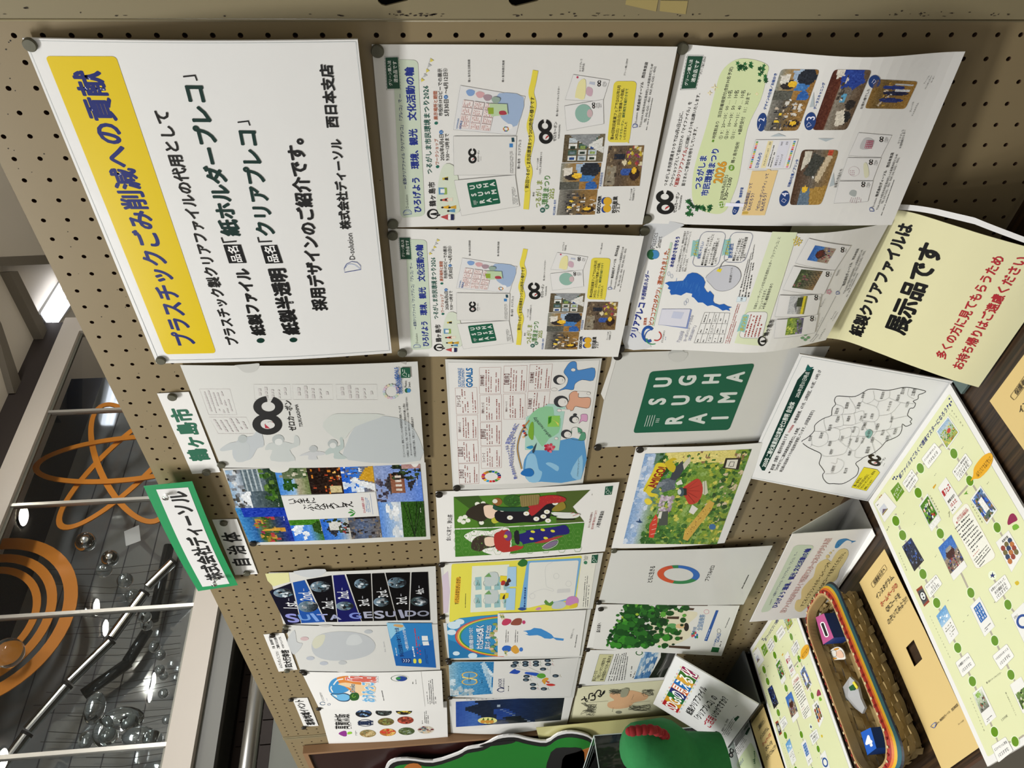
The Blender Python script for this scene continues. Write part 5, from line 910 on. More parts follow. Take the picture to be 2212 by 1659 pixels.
def person_(body, head, hr, bc, hc='#3a3c40', skin='#e0dedb'):
    p.P(bc, body, 3); p.L('#333', .6, smooth_closed(body, 3)); p.E(hc, head[0], head[1], hr, hr * .8, 18); p.E(skin, head[0] + hr * .25, head[1] + hr * .1, hr * .68, hr * .6, 16, line='#444', lw=.4); p.L('#444', .5, [(head[0] + hr * .5, head[1] - hr * .15), (head[0] + hr * .6, head[1]), (head[0] + hr * .5, head[1] + hr * .2)], 2)
person_([(495, 95), (560, 80), (625, 85), (640, 35), (700, 0), (795, 5), (808, -98), (720, -90), (660, -85), (650, -150), (600, -150), (560, -100), (545, -60), (580, -10), (560, 55)], (505, 0), 52, '#4a86c8'); p.E('#e0dedb', 625, -85, 20, 14, 12, line='#444', lw=.4); p.E('#e0dedb', 462, 82, 26, 14, 12, line='#444', lw=.4)
person_([(575, 255), (562, 205), (590, 175), (590, 130), (625, 98), (670, 105), (668, 145), (700, 152), (770, 155), (758, 238), (690, 235), (640, 228), (620, 262)], (520, 185), 62, '#d8a48a'); p.L('#e0dedb', 4, [(660, 105), (740, 108), (760, 115)], 2); p.E('#e0dedb', 755, 115, 16, 12, 10, line='#444', lw=.4); p.L('#e0dedb', 4, [(600, 262), (520, 258)], 2); p.E('#e0dedb', 505, 260, 20, 13, 10, line='#444', lw=.4)
person_([(672, 375), (690, 330), (690, 300), (715, 292), (745, 300), (742, 355), (700, 352)], (632, 338), 42, '#d3a0c4'); p.E('#3a3c40', 640, 298, 18, 12, 10)
person_([(560, 505), (610, 465), (612, 415), (660, 405), (700, 430), (688, 460), (665, 450), (725, 450), (722, 515), (640, 512), (600, 500)], (565, 462), 46, '#5a9a7c'); p.E('#e0dedb', 480, 500, 16, 12, 10, line='#444', lw=.4)
p.T('鶴ヶ島市のカーボンニュートラル', 132, 845, 55, 560, '#1f3f9e', 2, oc='#e8e8ee', ob=4); p.T('実現のために', 62, 548, 142, 375, '#1f3f9e', 2, oc='#e8e8ee', ob=4); p.T('わたしたちができること', 92, 735, 112, 490, '#1f3f9e', 2, oc='#e8e8ee', ob=4); p.T('carbon neutrality', 425, 490, 285, 322, '#4a5a5a', .4); p.X((655, 825), (668, 660), (682, 662), (668, 828), 2, '#333')
p.out(ink=INKG)
# ---------------- 9 kimono sheet
s9 = bsheet('s9', (950, 1215), (941, 1062), (1338, 1041.5), (1306.6, 1191), (1.5, 1.5, 6, 6), sag(.002))
s9.build('white sheet with two kimono ladies picking tea on green panels', 'paper file')
p = Print(s9)
p.at(); p.P('#4a7a22', [X(1, 2, 1745, 1270), X(1, 2, 1738, 1000), X(2, 2, 770, 940), X(2, 2, 620, 1085), X(2, 2, 718, 1212)]); p.P('#4a5c24', [X(2, 2, 480, 955), X(2, 2, 770, 940), X(2, 2, 620, 1085), X(2, 2, 718, 1212), X(2, 2, 480, 1220)]); p.P('#35541a', [X(1, 2, 1738, 1000), X(1, 2, 1950, 990), X(1, 2, 2100, 1180), X(1, 2, 2090, 1255), X(1, 2, 1960, 1260), X(1, 2, 1900, 1120)])
p.P('#3f7a24', [X(1, 2, 1752, 1512), X(1, 2, 1747, 1280), X(2, 2, 720, 1220), X(2, 2, 686, 1438)])
for i in range(16):
    for j in range(3):
        c_ = np.array(X(1, 2, 1775 + 68 * i, 1300 + 68 * j + 34 * (i % 2) - i * 2.3)); t = np.arange(7) * math.pi / 3; p.L('#6a9a4a', .6, [c_ + [9 * math.cos(a), 9.6 * math.sin(a)] for a in t], L=3); p.E('#5f9040', c_[0], c_[1], 2, 2, 5, L=3)
p.at(1, 2)
for x, y in ((1800, 1180), (1820, 1215), (1860, 1200), (1790, 1200), (1835, 1170), (1975, 1220), (1940, 1060), (1990, 1055)): p.E('#e2e4d8', x, y, 22, 18, 10)
# right lady
p.E('#2e261c', 1990, 1110, 85, 58, 22); p.P('#2e261c', [(1840, 1150), (1900, 1080), (2030, 1060), (2080, 1110), (2000, 1200), (1930, 1200)], 3); p.P('#e3c9b4', [(2000, 1075), (2070, 1070), (2110, 1110), (2105, 1150), (2060, 1185), (2010, 1165), (1995, 1115)], 3)
p.E('#8a5a2a', 2110, 1040, 42, 34); p.E('#d8d6c8', 2090, 1035, 22, 18); 
p.P('#b4b43a', [(2060, 1190), (2130, 1150), (2212, 1130), (2260, 1140), (2212, 1180), (2130, 1210), (2080, 1225)], 3)
p.at(2, 2); p.P('#141019', [(-40, 1130), (60, 1090), (200, 1110), (260, 1130), (380, 1060), (470, 1010), (500, 1050), (440, 1120), (420, 1180), (330, 1215), (200, 1215), (60, 1225), (-30, 1200)], 3)
for x, y in ((85, 1175), (225, 1140), (310, 1185), (400, 1125), (410, 1200), (470, 1050), (20, 1105), (370, 1165)): p.E('#e4e4dc', x, y, 26, 19, 9); p.E('#c8b84a', x, y, 6, 5, 6)
p.P('#a8262a', [(240, 1085), (300, 1010), (400, 985), (490, 985), (560, 1010), (545, 1040), (470, 1050), (400, 1060), (340, 1110), (270, 1160)], 3); p.P('#8a7a2a', [(440, 1110), (490, 1060), (540, 1040), (560, 1090), (500, 1120)], 3)
for k in range(40): p.E('#d8503a', rnd.uniform(290, 520), rnd.uniform(995, 1045), 3, 2.4, 5, L=None)
p.E('#2f5a1f', 105, 1030, 78, 52, 22); p.R('#8a7a4a', (180, 1085), (165, 985), (340, 975), (330, 1060), r=4); 
for k in range(8): p.L('#6a5a30', .7, [(185 + 20 * k, 982), (190 + 20 * k, 1075)])
for k in range(30): p.E(['#3f7a2a', '#264a18'][k % 2], 105 + rnd.gauss(0, 34), 1030 + rnd.gauss(0, 22), 7, 5, 6)
p.P('#1f4a3a', [(-50, 1060), (0, 1085), (240, 1085), (200, 1120), (-40, 1110)], 3)
for a, b in (((435, 1130), (560, 1150)), ((480, 1165), (600, 1160))): p.P('#d9dcd8', [(a[0], a[1]), (b[0], b[1] - 20), (b[0] + 80, b[1] - 15), (b[0] + 50, b[1] + 15), (b[0] - 60, b[1] + 20)], 3); p.L('#b02a3a', 1., [(b[0] + 20, b[1]), (b[0] + 70, b[1] - 20)]); p.L('#1a1a1a', 2, [(a[0], a[1] + 25), (b[0] + 40, b[1] + 28)])
# left lady
p.at(1, 2); p.P('#e4e4e0', [(1825, 1335), (1900, 1290), (1930, 1285), (2050, 1290), (2212, 1270), (2212, 1500), (2020, 1480), (1960, 1440), (1910, 1400)], 3)
p.P('#3a2f26', [(1890, 1440), (1900, 1370), (1960, 1330), (2060, 1335), (2130, 1360), (2110, 1420), (2010, 1440), (1960, 1465)], 3); p.P('#e3c9b4', [(2010, 1345), (2080, 1345), (2100, 1390), (2070, 1420), (2015, 1415), (2000, 1380)], 3)
p.P('#a8302a', [(2085, 1320), (2150, 1290), (2212, 1290), (2212, 1450), (2130, 1460), (2090, 1420)], 3)
p.at(2, 2); p.P('#a8302a', [(0, 1290), (60, 1300), (100, 1350), (60, 1430), (180, 1400), (190, 1440), (60, 1470), (0, 1450)], 3); p.P('#1f1a6e', [(150, 1320), (200, 1290), (350, 1270), (470, 1255), (560, 1240), (590, 1310), (480, 1330), (380, 1370), (260, 1390), (170, 1400)], 3)
for x, y in ((280, 1295), (365, 1280), (450, 1290), (390, 1350), (270, 1355)): p.E('#d4d03a', x, y, 20, 11, 10, .2)
p.E('#6a3a7a', 68, 1330, 32, 44, 16); p.E('#c9c03a', 48, 1335, 16, 15); p.P('#4a8a3a', [(110, 1300), (200, 1280), (220, 1300), (130, 1320)], 3); p.P('#4a8a3a', [(100, 1370), (180, 1380), (190, 1420), (110, 1400)], 3); p.P('#a83a3a', [(290, 1390), (450, 1345), (540, 1330), (400, 1385)], 3)
p.P('#7a6a8a', [(360, 1420), (440, 1380), (490, 1375), (470, 1410), (400, 1440)], 3); p.L('#e0e0e0', .8, smooth_closed([(358, 1425), (440, 1372), (495, 1368), (475, 1415), (400, 1445)], 3)); p.P('#1a1622', [(120, 1300), (160, 1290), (165, 1400), (130, 1390)], 2)
p.at(1, 2); p.T('会いに来て、狭山茶', 1692, 1375, 1708, 1150, '#333', .3)
p.at(2, 2); p.T('おいしい狭山茶は茶畑から', 757, 1262, 785, 1130, '#7a2a2a', .4); p.T('自分の舞で飲み比べてみて！', 785, 1275, 822, 1115, '#b04a4a', .4); p.T('入間市茶業協会', 832, 1262, 875, 1120, '#222', .8); fsc(p, (890, 985), (900, 912), (965, 905), (952, 980)); p.X((778, 985), (785, 945), (795, 945), (790, 985), 1, '#555')
p.out()
# ---------------- 10 yellow puzzle file
s10 = bsheet('s10', (963, 1345), (951, 1217), (1303, 1194), (1280, 1315), (1.5, 1.5, 5, 5), sag(.002), FILM)
s10.build('yellow-bordered puzzle file with blue frame, third down its column below the kimono sheet', 'paper file'); s10.obj['label'] = 'yellow-bordered puzzle file with blue frame, between the kimono sheet and the rainbow sheet'
p = Print(s10); p.at()
p.R('#dcdcd2', X(1, 3, 1680, 420), X(1, 2, 1650, 1575), X(2, 2, 830, 1480), X(2, 3, 760, 290)); p.R('#d9d24e', X(1, 3, 1700, 415), X(1, 2, 1720, 1572), X(2, 2, 700, 1500), X(2, 3, 640, 295), r=4)
p.P('#c9bccb', [X(1, 3, 1650, 340), X(1, 3, 1640, 20), X(1, 2, 1690, 1630), X(1, 3, 1705, 150), X(1, 3, 1690, 330)])
p.R('#d8dccf', X(1, 3, 1880, 330), X(1, 2, 1895, 1590), X(1, 3, 2212, -80), X(1, 3, 2212, 310))
for r0 in (0, 1):
    for k in range(4):
        x = 1905 + 80 * k; y = 230 - 150 * r0; p.at(1, 3); p.P('#8fb8bc', [(x + 20, y + 60), (x + 15, y - 50), (x + 70, y - 55), (x + 72, y + 55)]); p.P('#5f8f8a', [(x + 25, y + 20), (x + 40, y - 30), (x + 60, y + 20)]); p.ring('#a9b0b4', x + 25, y, 20, 24, 4, 0, 360, 12)
    p.P('#b9c4c4', [(2010, 250 - 150 * r0), (2110, 235 - 150 * r0), (2110, 140 - 150 * r0), (2020, 150 - 150 * r0)], 3); p.P('#d9c82e', [(2130, 220 - 150 * r0), (2200, 215 - 150 * r0), (2205, 170 - 150 * r0), (2135, 165 - 150 * r0)]); p.P('#6a9a5a', [(2000, 175 - 150 * r0), (2040, 140 - 150 * r0), (2060, 175 - 150 * r0)])
p.at(2, 3); p.R('#9fc4e0', (50, 310), (55, 125), (135, 122), (125, 308)); p.R('#9fc4e0', (55, 110), (65, -60), (140, -62), (138, 108))
for x, y in ((60, 90), (75, 60), (40, 200)): p.P('#3a2a2a', [(x - 20, y + 10), (x, y - 25), (x + 20, y), (x, y + 15)], 3)
p.P('#d9c82e', [(40, 215), (70, 205), (75, 165), (45, 160)]); p.P('#a8302a', [(10, 95), (40, 90), (42, 60), (14, 60)], 3)
p.at(); p.R('#6fa5d2', X(2, 3, 165, 300), X(2, 2, 232, 1545), X(2, 2, 695, 1520), X(2, 3, 640, 215), r=4); p.R('#d9dad6', X(2, 3, 225, 295), X(2, 2, 250, 1560), X(2, 2, 672, 1540), X(2, 3, 632, 200), r=4)
p.at(2, 3); p.T('すいたんは沖縄諸島の昔話ぬくもりがモチーフです', 208, 290, 230, -60, '#1f3f7e', 1.6) if 0 else p.X((190, 285), (212, -85), (240, -85), (225, 285), 1, '#1f3f7e', .95)
p.L('#c4c6c6', .8, smooth_open([(260, 180), (300, 150), (380, 130), (450, 150), (450, 130), (400, 110), (390, 60), (390, -60), (450, -100)], 3)); p.R('#c9caca', (485, 165), (490, 130), (600, 125), (600, 158), r=2)
for x, y in ((480, 20), (585, 85), (275, 190)): p.ring('#c4c6c6', x, y, 24, 24, 3, 0, 360, 12)
p.P('#5a8a3a', [(375, 240), (390, 220), (420, 250), (450, 230), (460, 260), (430, 275), (390, 265)]); p.P('#b9c4cc', [(440, 280), (470, 240), (540, 235), (565, 265), (530, 295), (460, 300)], 3); p.P('#c084b8', [(560, 260), (575, 205), (630, 190), (668, 215), (660, 260), (600, 270)], 3); p.P('#d4c034', [(590, 280), (620, 260), (660, 250), (655, 285), (610, 292)], 3); p.P('#c084b8', [(300, 305), (330, 285), (355, 295), (330, 312)], 2); p.P('#2a4a8e', [(150, 300), (190, 285), (230, 300), (190, 315)], 2)
p.at(2, 2); p.P('#2a6a2a', [(150, 1570), (190, 1530), (232, 1545), (228, 1580), (185, 1595)], 3); fsc(p, (778, 1565), (785, 1495), (838, 1492), (830, 1562)); p.E('#3a7a5a', 730, 1560, 16, 15); p.T('Plastics', 722, 1540, 725, 1500, '#333', 0); p.T('Smart', 740, 1535, 742, 1505, '#333', 0)
p.at(1, 3); p.R('#d9a92e', (1742, 250), (1760, 30), (1800, 25), (1785, 255), r=3); p.T('すいたんのまちがいさがし', 1762, 262, 1780, 25, '#2a1f14', 1.6); p.X((1830, 290), (1835, 30), (1850, 30), (1845, 290), 1, '#222', .95)
p.at(2, 3); p.X((700, 280), (720, 30), (775, -10), (755, 285), 3, '#555', .9)
p.out()
# ---------------- 11 rainbow sheet
s11 = bsheet('s11', (968, 1425), (957.5, 1346), (1277, 1316), (1257, 1420), (1.5, 1.5, 6, 5), sag(.002), FILM)
s11.build('sheet with rainbow over blue sky and a small blue lake shape, under the yellow puzzle', 'paper file'); s11.obj['label'] = 'sheet with a rainbow over blue sky above a small pale-blue lake shape'
p = Print(s11); p.at(1, 3)
p.P('#2f86b8', [(1700, 725), (1680, 430), (1790, 380), (1950, 362), (2240, 340), (2235, 700)]); p.P('#1f6fa4', [(1700, 725), (1690, 560), (1850, 620), (2020, 705)])
for x, y, r in ((1740, 440, 55), (1720, 500, 40), (1790, 410, 40), (1900, 700, 40), (1760, 680, 30)): p.E('#c4d8e4', x, y, r, r * .6, 12)
for col, k in (('#c8402f', 0), ('#e08a2a', 9), ('#e6d23a', 18), ('#4a9a3a', 27)): p.ring(col, 2180, 535, 425 - k * 1.4, 172 - k * .55, 10, 92, 268, 26)
p.P('#dcdcda', [(2212, 650), (2150, 640), (2085, 560), (2090, 470), (2150, 420), (2240, 410), (2240, 660)], 3); p.R('#dcdcda', (2225, 700), (2230, 340), (2300, 340), (2300, 700))
p.T('滋賀の感動 未来へつなぐ', 1890, 640, 1885, 460, '#e8eef2', 1, oc='#2f6fa4', ob=3); p.T('わたSHIGA輝く', 1960, 640, 1965, 440, '#e8eef2', 2, oc='#1f4f8e', ob=4); p.T('国スポ・障スポ2025', 2025, 640, 2040, 440, '#e8eef2', 1.6, oc='#1f3f7e', ob=3)
for k in range(14): p.E(['#8a9a4a', '#b0a47a', '#5a8a5a', '#c9b08a'][k % 4], 2090 + 30 * math.sin(k), 430 + k * 19, 22, 12, 7)
p.P('#b83a5a', [(2170, 430), (2160, 380), (2212, 360), (2240, 400), (2212, 440)], 3); p.E('#2a62b8', 2180, 635, 30, 24); p.P('#d8b03a', [(2212, 610), (2240, 600), (2240, 650), (2212, 655)])
p.at(2, 3); p.R('#dcdcda', (-20, 700), (-20, 335), (735, 305), (678, 700)); p.P('#b83a5a', [(15, 415), (40, 380), (90, 385), (95, 410), (60, 435), (25, 435)], 3); p.P('#8a4a3a', [(90, 420), (130, 380), (185, 380), (175, 430), (110, 435)], 3); p.E('#b83a6a', 203, 410, 15, 16); p.P('#2a62b8', [(15, 640), (40, 610), (90, 615), (95, 650), (50, 665)], 3); p.P('#d09a3a', [(90, 640), (130, 605), (165, 655), (130, 680)], 3); p.E('#3a72c0', 180, 642, 16, 18)
for k in range(10): p.E(['#b9ac6a', '#6a8a4a', '#d0c49a'][k % 3], 5 + k * 6, 350 + (k % 3) * 14 + (310 if k > 5 else 0), 9, 9, 6)
p.P('#3a86c8', [(195, 485), (225, 492), (240, 510), (215, 512), (250, 525), (320, 520), (350, 530), (380, 548), (430, 552), (455, 545), (480, 562), (540, 568), (545, 550), (500, 545), (460, 540), (440, 515), (400, 490), (350, 465), (290, 458), (260, 475)])
for a, b, c_, d in ((40, 590, 455, 50), (120, 590, 455, 130)): p.X((a, 590), (a + 5, 465), (a + 40, 465), (a + 35, 590), 2, '#333')
p.T('株式会社ディーソル', 605, 548, 628, 465, '#333', .8); p.X((630, 625), (672, 385), (688, 385), (648, 625), 1, '#222', .95)
p.out()
# ---------------- 12 anchor sheet
s12 = bsheet('s12', (974, 1506), (969.5, 1429), (1256, 1421), (1239.5, 1507), (1.5, 1.5, 5, 5), sag(.0025), FILM)
s12.build('sheet with blue sky panel, gold linked rings and multicoloured map', 'paper file')
p = Print(s12); kx = lambda x, y: (860 + x / 6.1444, 1430 + y / 6.1444)
f = lambda *a: [kx(*q) for q in a]
p.R('#dcdcda', *f((690, 455), (670, 0), (2400, -60), (2290, 450)))
p.pic(*f((695, 458), (672, 0), (1272, -5), (1252, 420)), img(40, 30, [(0, '#8ab0c4'), (.3, '#4a92c0'), (1, '#2f7cb4')], [('n', 0, .0, .25, .5, 16, .08, ['#a8b8c0', '#c4ced2', '#8aa8b8']), ('p', [(.0, 1), (.1, .95), (.6, .8), (.95, .7), (1, .8), (.6, .95)], '#a9c8dc'), ('p', [(.5, 1), (.7, .86), (.8, .88), (.62, 1)], '#d0dfe8'), ('n', .3, 0, .5, .1, 5, .06, ['#c4d8e2'])], seed=120))
p.at(); p.fr = (np.array(kx(0, 0)), np.array([1 / 6.1444, 0]), np.array([0, 1 / 6.1444]))
for cy in (170, 262): p.E('#5a9ac8', 948, cy, 85, 32); p.ring('#c9a43a', 948, cy, 98, 40, 20); p.ring('#e6dca8', 948, cy, 92, 36, 6)
p.L('#e6d68a', 2.6, [(850, 200), (950, 215), (1045, 235)], 3); p.X((930, 275), (930, 145), (970, 145), (970, 275), 2, '#23405a'); p.X((1090, 280), (1100, 135), (1135, 135), (1130, 280), 1, '#1f4f7a'); p.X((1160, 250), (1165, 150), (1240, 150), (1240, 240), 4, '#3a7aa8', .7)
p.L('#1f2a5a', 1.6, [(1310, 375), (1360, 340), (1410, 345)], 3); p.ring('#1f2a5a', 1365, 370, 45, 25, 12, 20, 340); p.T('ANCHOR', 1350, 333, 1352, 220, '#1f2a5a', 1.4); p.T('NETWORK SERVICE', 1400, 333, 1402, 218, '#1f2a5a', 1); p.T('エプソンのみらいへ', 1460, 385, 1470, 222, '#333', .6) if 0 else p.T('エフエネルのクツカウロ', 1460, 385, 1470, 222, '#333', .6) if 0 else p.X((1450, 385), (1458, 222), (1484, 222), (1476, 385), 1, '#333', .95)
p.P('#2a4fae', [(1475, 140), (1545, 90), (1570, 105), (1625, 120), (1580, 158), (1500, 150)], 2); p.P('#2a56b8', [(1680, 150), (1700, 130), (1850, 145), (1870, 165), (1830, 185), (1700, 158)], 2); p.P('#5aa03a', [(1840, 175), (1880, 150), (1940, 155), (1960, 195), (1900, 218), (1850, 200)], 2); p.P('#d9a03a', [(1910, 235), (1960, 205), (2000, 222), (1960, 260), (1950, 295), (1915, 265)], 2); p.P('#c83a34', [(1965, 290), (2040, 285), (2090, 305), (2040, 318), (1985, 312)], 2); p.P('#c8503a', [(1960, 245), (2015, 265), (1990, 278), (1965, 262)], 2)
for x, y in ((1535, 48), (1690, 40), (1830, 38), (1990, 30), (1925, 92), (2090, 182), (1705, 188), (1698, 235), (1790, 297), (1795, 348), (1935, 355), (1690, 5), (1830, 0), (1560, 8), (1985, -20)): p.E('#2c3a46', x, y, 44, 22, 14); p.E('#6a8090', x - 5, y + 4, 22, 9, 8); p.X((x + 50, y + 18), (x + 50, y - 18), (x + 82, y - 18), (x + 82, y + 18), 2, ['#3a6a3a', '#a83a3a', '#8a7a2a'][int(x) % 3])
for a, b in (((1480, 60), (1870, 150)), ((1720, 60), (1890, 140)), ((2015, 160), (2025, 60)), ((1800, 185), (1850, 215)), ((1880, 275), (1930, 240))): p.L('#6a6a6a', .3, [a, b])
p.fr = None; p.out(ink=INKG)
# ---------------- 13 night lake
s13 = bsheet('s13', (974, 1583), (970, 1509), (1237, 1507), (1223, 1565.6), (1.5, 1.5, 4, 8), lambda u, v: .012 * np.sin(math.pi * v) * (1 - u), FILM)
s13.build('sheet with dark blue dusk photo of an inlet and sandbar, yellow fruit oval', 'paper file')
p = Print(s13); p.R('#dcdcda', *f((735, 925), (720, 490), (2330, 450), (2240, 830)))
p.pic(*f((768, 862), (765, 525), (2212, 452), (2160, 770)), img(90, 34, [(0, '#23489a'), (.18, '#3f66ae'), (.26, '#2a4a8a'), (.32, '#16263f'), (.55, '#142a52'), (1, '#0f1a20')], [('p', [(.18, .35), (.5, .3), (.62, .3), (.62, .48), (.4, .55), (.2, .5)], '#1f3f86'), ('p', [(.0, .28), (.2, .3), (.5, .18), (.62, .1), (.75, .08), (.85, .2), (1, .18), (1, .3), (.3, .38), (0, .36)], '#152338'), ('l', 0, .72, .25, .58, .008, '#8a98a8'), ('l', .25, .58, .6, .42, .006, '#6a7f9a'), ('l', .6, .42, .85, .38, .007, '#9aaabb'), ('e', .24, .5, .05, .05, '#12202c'), ('p', [(.0, .5), (.25, .45), (.3, .6), (0, .7)], '#101a20')], noise=.02, seed=130))
p.fr = (np.array(kx(0, 0)), np.array([1 / 6.1444, 0]), np.array([0, 1 / 6.1444]))
p.E('#dfdc8a', 1185, 775, 128, 44, 26); 
for x in (1125, 1185, 1240): p.E('#c8903a', x, 790, 32, 24, 12); p.P('#4a6a2a', [(x - 10, 770), (x + 10, 735), (x + 22, 770)])
p.X((1340, 765), (1340, 720), (2110, 700), (2105, 745), 2, '#9aa04a', .8); p.T('しまなみ海道に浮かぶ神の島　大三島', 905, 500, 1720, 462, '#1a1f3a', 1.8, hs=.42); p.X((1770, 462), (1770, 445), (2150, 438), (2150, 452), 1, '#1a1f3a')
p.X((1380, 805), (1380, 790), (1610, 785), (1610, 800), 1, '#444'); p.X((1650, 815), (1650, 785), (2130, 775), (2130, 800), 2, '#555', .8); p.X((855, 875), (852, 855), (930, 850), (930, 870), 2, '#888')
p.fr = None; p.out(ink=INKG)
# ---------------- 14 dark collage with big lettering
s14 = bsheet('s14', (612, 1348), (580, 1237), (941, 1223), (945, 1347), (2, 2, 5, 5), sag(.003), FILM)
s14.build('black and navy photo collage file with large pale lettering along its left edge', 'paper file')
p = Print(s14); p.at(1, 3)
bs_ = [((308, 435), (165, 150), (350, 80), (435, 425), '#0e1024'), ((440, 422), (365, 75), (465, 55), (640, 412), '#1d4fa0'), ((650, 412), (480, 50), (695, 15), (745, 412), '#07080f'), ((752, 412), (708, 15), (805, 8), (948, 405), '#12165a'), ((955, 405), (820, 5), (1030, -2), (1048, 403), '#060708'), ((1055, 403), (1040, -2), (1145, -6), (1250, 398), '#060708'), ((1258, 398), (1155, -8), (1365, -12), (1352, 396), '#060709'), ((1360, 396), (1378, -12), (1518, -16), (1538, 396), '#06070b')]
for q in bs_: p.R(q[4], *q[:4])
for x, y, rx_, ry_, seed in ((285, 165, 85, 38, 1), (495, 280, 85, 48, 2), (600, 110, 85, 46, 3), (810, 275, 75, 38, 4), (950, 85, 60, 42, 5), (1120, 240, 65, 40, 6), (1255, 75, 80, 46, 7), (1445, 235, 75, 40, 8)):
    p.pic((x - rx_, y + ry_), (x - rx_, y - ry_), (x + rx_, y - ry_), (x + rx_, y + ry_), img(16, 16, [(0, '#7a94a8' if seed != 8 else '#2a3a3a'), (.5, '#4a5a64'), (1, '#1a1f24')], [('n', .1, .1, .9, .9, 14, .14, ['#c9d4dc', '#1a1c20', '#5a7a8a', '#8a8f94'])], seed=140 + seed), circ=True)
for t, x, y, x1, y1 in (('1st.', 342, 295, 330, 235), ('2nd.', 478, 228, 458, 152), ('2nd.', 662, 300, 655, 230), ('2nd.', 795, 215, 785, 145), ('3rd.', 975, 275, 960, 215), ('3rd.', 1135, 200, 1115, 140), ('3rd.', 1292, 260, 1288, 195), ('4th.', 1450, 175, 1442, 125)): p.T(t, x, y, x1, y1, '#dfe2e6', 1, hs=1.5); p.X((x1 - 8, y1 - 5), (x1 - 14, y1 - 60), (x1 + 4, y1 - 60), (x1 + 10, y1 - 5), 1, '#b9bcc4')
for ch, x, y, x1, c_ in (('S', 315, 385, 405, '#8a8fd0'), ('U', 420, 380, 510, '#6f9ad8'), ('I', 540, 378, 560, '#7aa0e0'), ('T', 580, 375, 665, '#9fa8d8'), ('A', 680, 378, 770, '#a0a6c4'), ('G', 850, 365, 945, '#7a8ad0'), ('E', 975, 358, 1040, '#a4a8bc'), ('S', 1065, 355, 1140, '#a4a8bc'), ('U', 1160, 350, 1240, '#9a9eb4'), ('I', 1280, 348, 1300, '#9a9eb4'), ('D', 1325, 345, 1415, '#9a9eb4'), ('O', 1430, 345, 1525, '#8a8ea0')): p.T(ch, x, y - 8, x1, y - 10, c_, 2.6)
p.T('株', 0, 0, 1, 1, '#000') if 0 else None
p.P('#d8d8a0', [(150, 60), (130, 0), (330, -10), (340, 70), (260, 90), (200, 110)]); p.P('#c4c8cc', [(370, -20), (480, 30), (600, 20), (640, -40)], 3)
p.out(ink=INKG)
# ---------------- 15 sea festival
s15 = bsheet('s15', (649, 1449), (613.5, 1350), (945, 1348), (951, 1446.6), (2, 2, 6, 8), sag(.0035), FILM)
s15.build('translucent file with ghosted globe and bright blue notice strip at its foot', 'paper file')
p = Print(s15); p.at(1, 3)
p.P('#b9bec2', [(525, 620), (560, 540), (680, 500), (850, 495), (1000, 530), (1070, 610), (1020, 690), (860, 735), (680, 740), (560, 700)], 4); p.P('#cbccb9', [(530, 600), (560, 540), (640, 520), (620, 600), (560, 640)], 3); p.P('#c6cbcd', [(820, 600), (850, 530), (920, 520), (960, 580), (900, 610)], 3)
for x, y, c_ in ((465, 555, '#c9b2b4'), (515, 722, '#b4bac4'), (630, 765, '#b4bac4'), (790, 760, '#b9bdbf'), (1010, 495, '#b4babf')): p.E(c_, x, y, 36, 17, 14)
p.P('#c2c6c8', [(320, 560), (380, 480), (400, 580), (450, 600), (380, 690), (340, 640)], 3); p.X((1140, 670), (1110, 470), (1130, 468), (1165, 668), 1, '#c0c2c4'); p.T('森里川海', 1175, 725, 1160, 640, '#c9b5b8', 1) if 0 else None
p.R('#2f7fc0', (1245, 785), (1165, 420), (1550, 422), (1588, 802)); p.P('#1f62ae', [(1245, 785), (1230, 700), (1400, 640), (1560, 560), (1588, 802)]); p.P('#8fc4e0', [(1165, 420), (1300, 422), (1330, 470), (1250, 500), (1200, 560)])
p.T('第45回全国豊かな海づくり大会', 1298, 708, 1250, 462, '#14306a', 2.4); p.T('〜食宝の海をともきゅう大会〜', 1345, 650, 1310, 470, '#e4edf4', 1) ; p.X((1245, 700), (1218, 550), (1240, 548), (1262, 700), 1, '#dce8f0')
p.R('#1f3f7e', (1300, 762), (1290, 722), (1372, 722), (1378, 764)); 
for k in range(3): p.L('#e4edf4', 1, [(1310 + k * 20, 755), (1320 + k * 20, 740), (1310 + k * 20, 728)])
p.R('#dcd84e', (1395, 765), (1392, 725), (1418, 725), (1420, 765), r=3); p.R('#dcd84e', (1440, 765), (1436, 725), (1462, 725), (1466, 765), r=3)
p.X((1390, 710), (1350, 520), (1385, 515), (1418, 708), 1, '#dfe8ee', .95); p.X((1420, 690), (1390, 450), (1440, 450), (1465, 690), 2, '#c8303a', .7); p.R('#e0e4e4', (1478, 612), (1470, 578), (1522, 577), (1530, 610)); p.R('#e0e4e4', (1468, 570), (1465, 530), (1515, 530), (1520, 570)); p.X((1500, 770), (1485, 640), (1510, 638), (1525, 770), 2, '#14306a'); p.P('#c9a06a', [(1225, 445), (1240, 430), (1310, 440), (1290, 460)], 2)
p.P('#c0c0bd', [(590, 440), (705, 440), (670, 455), (620, 455)], 3); p.out(ink=INKG)
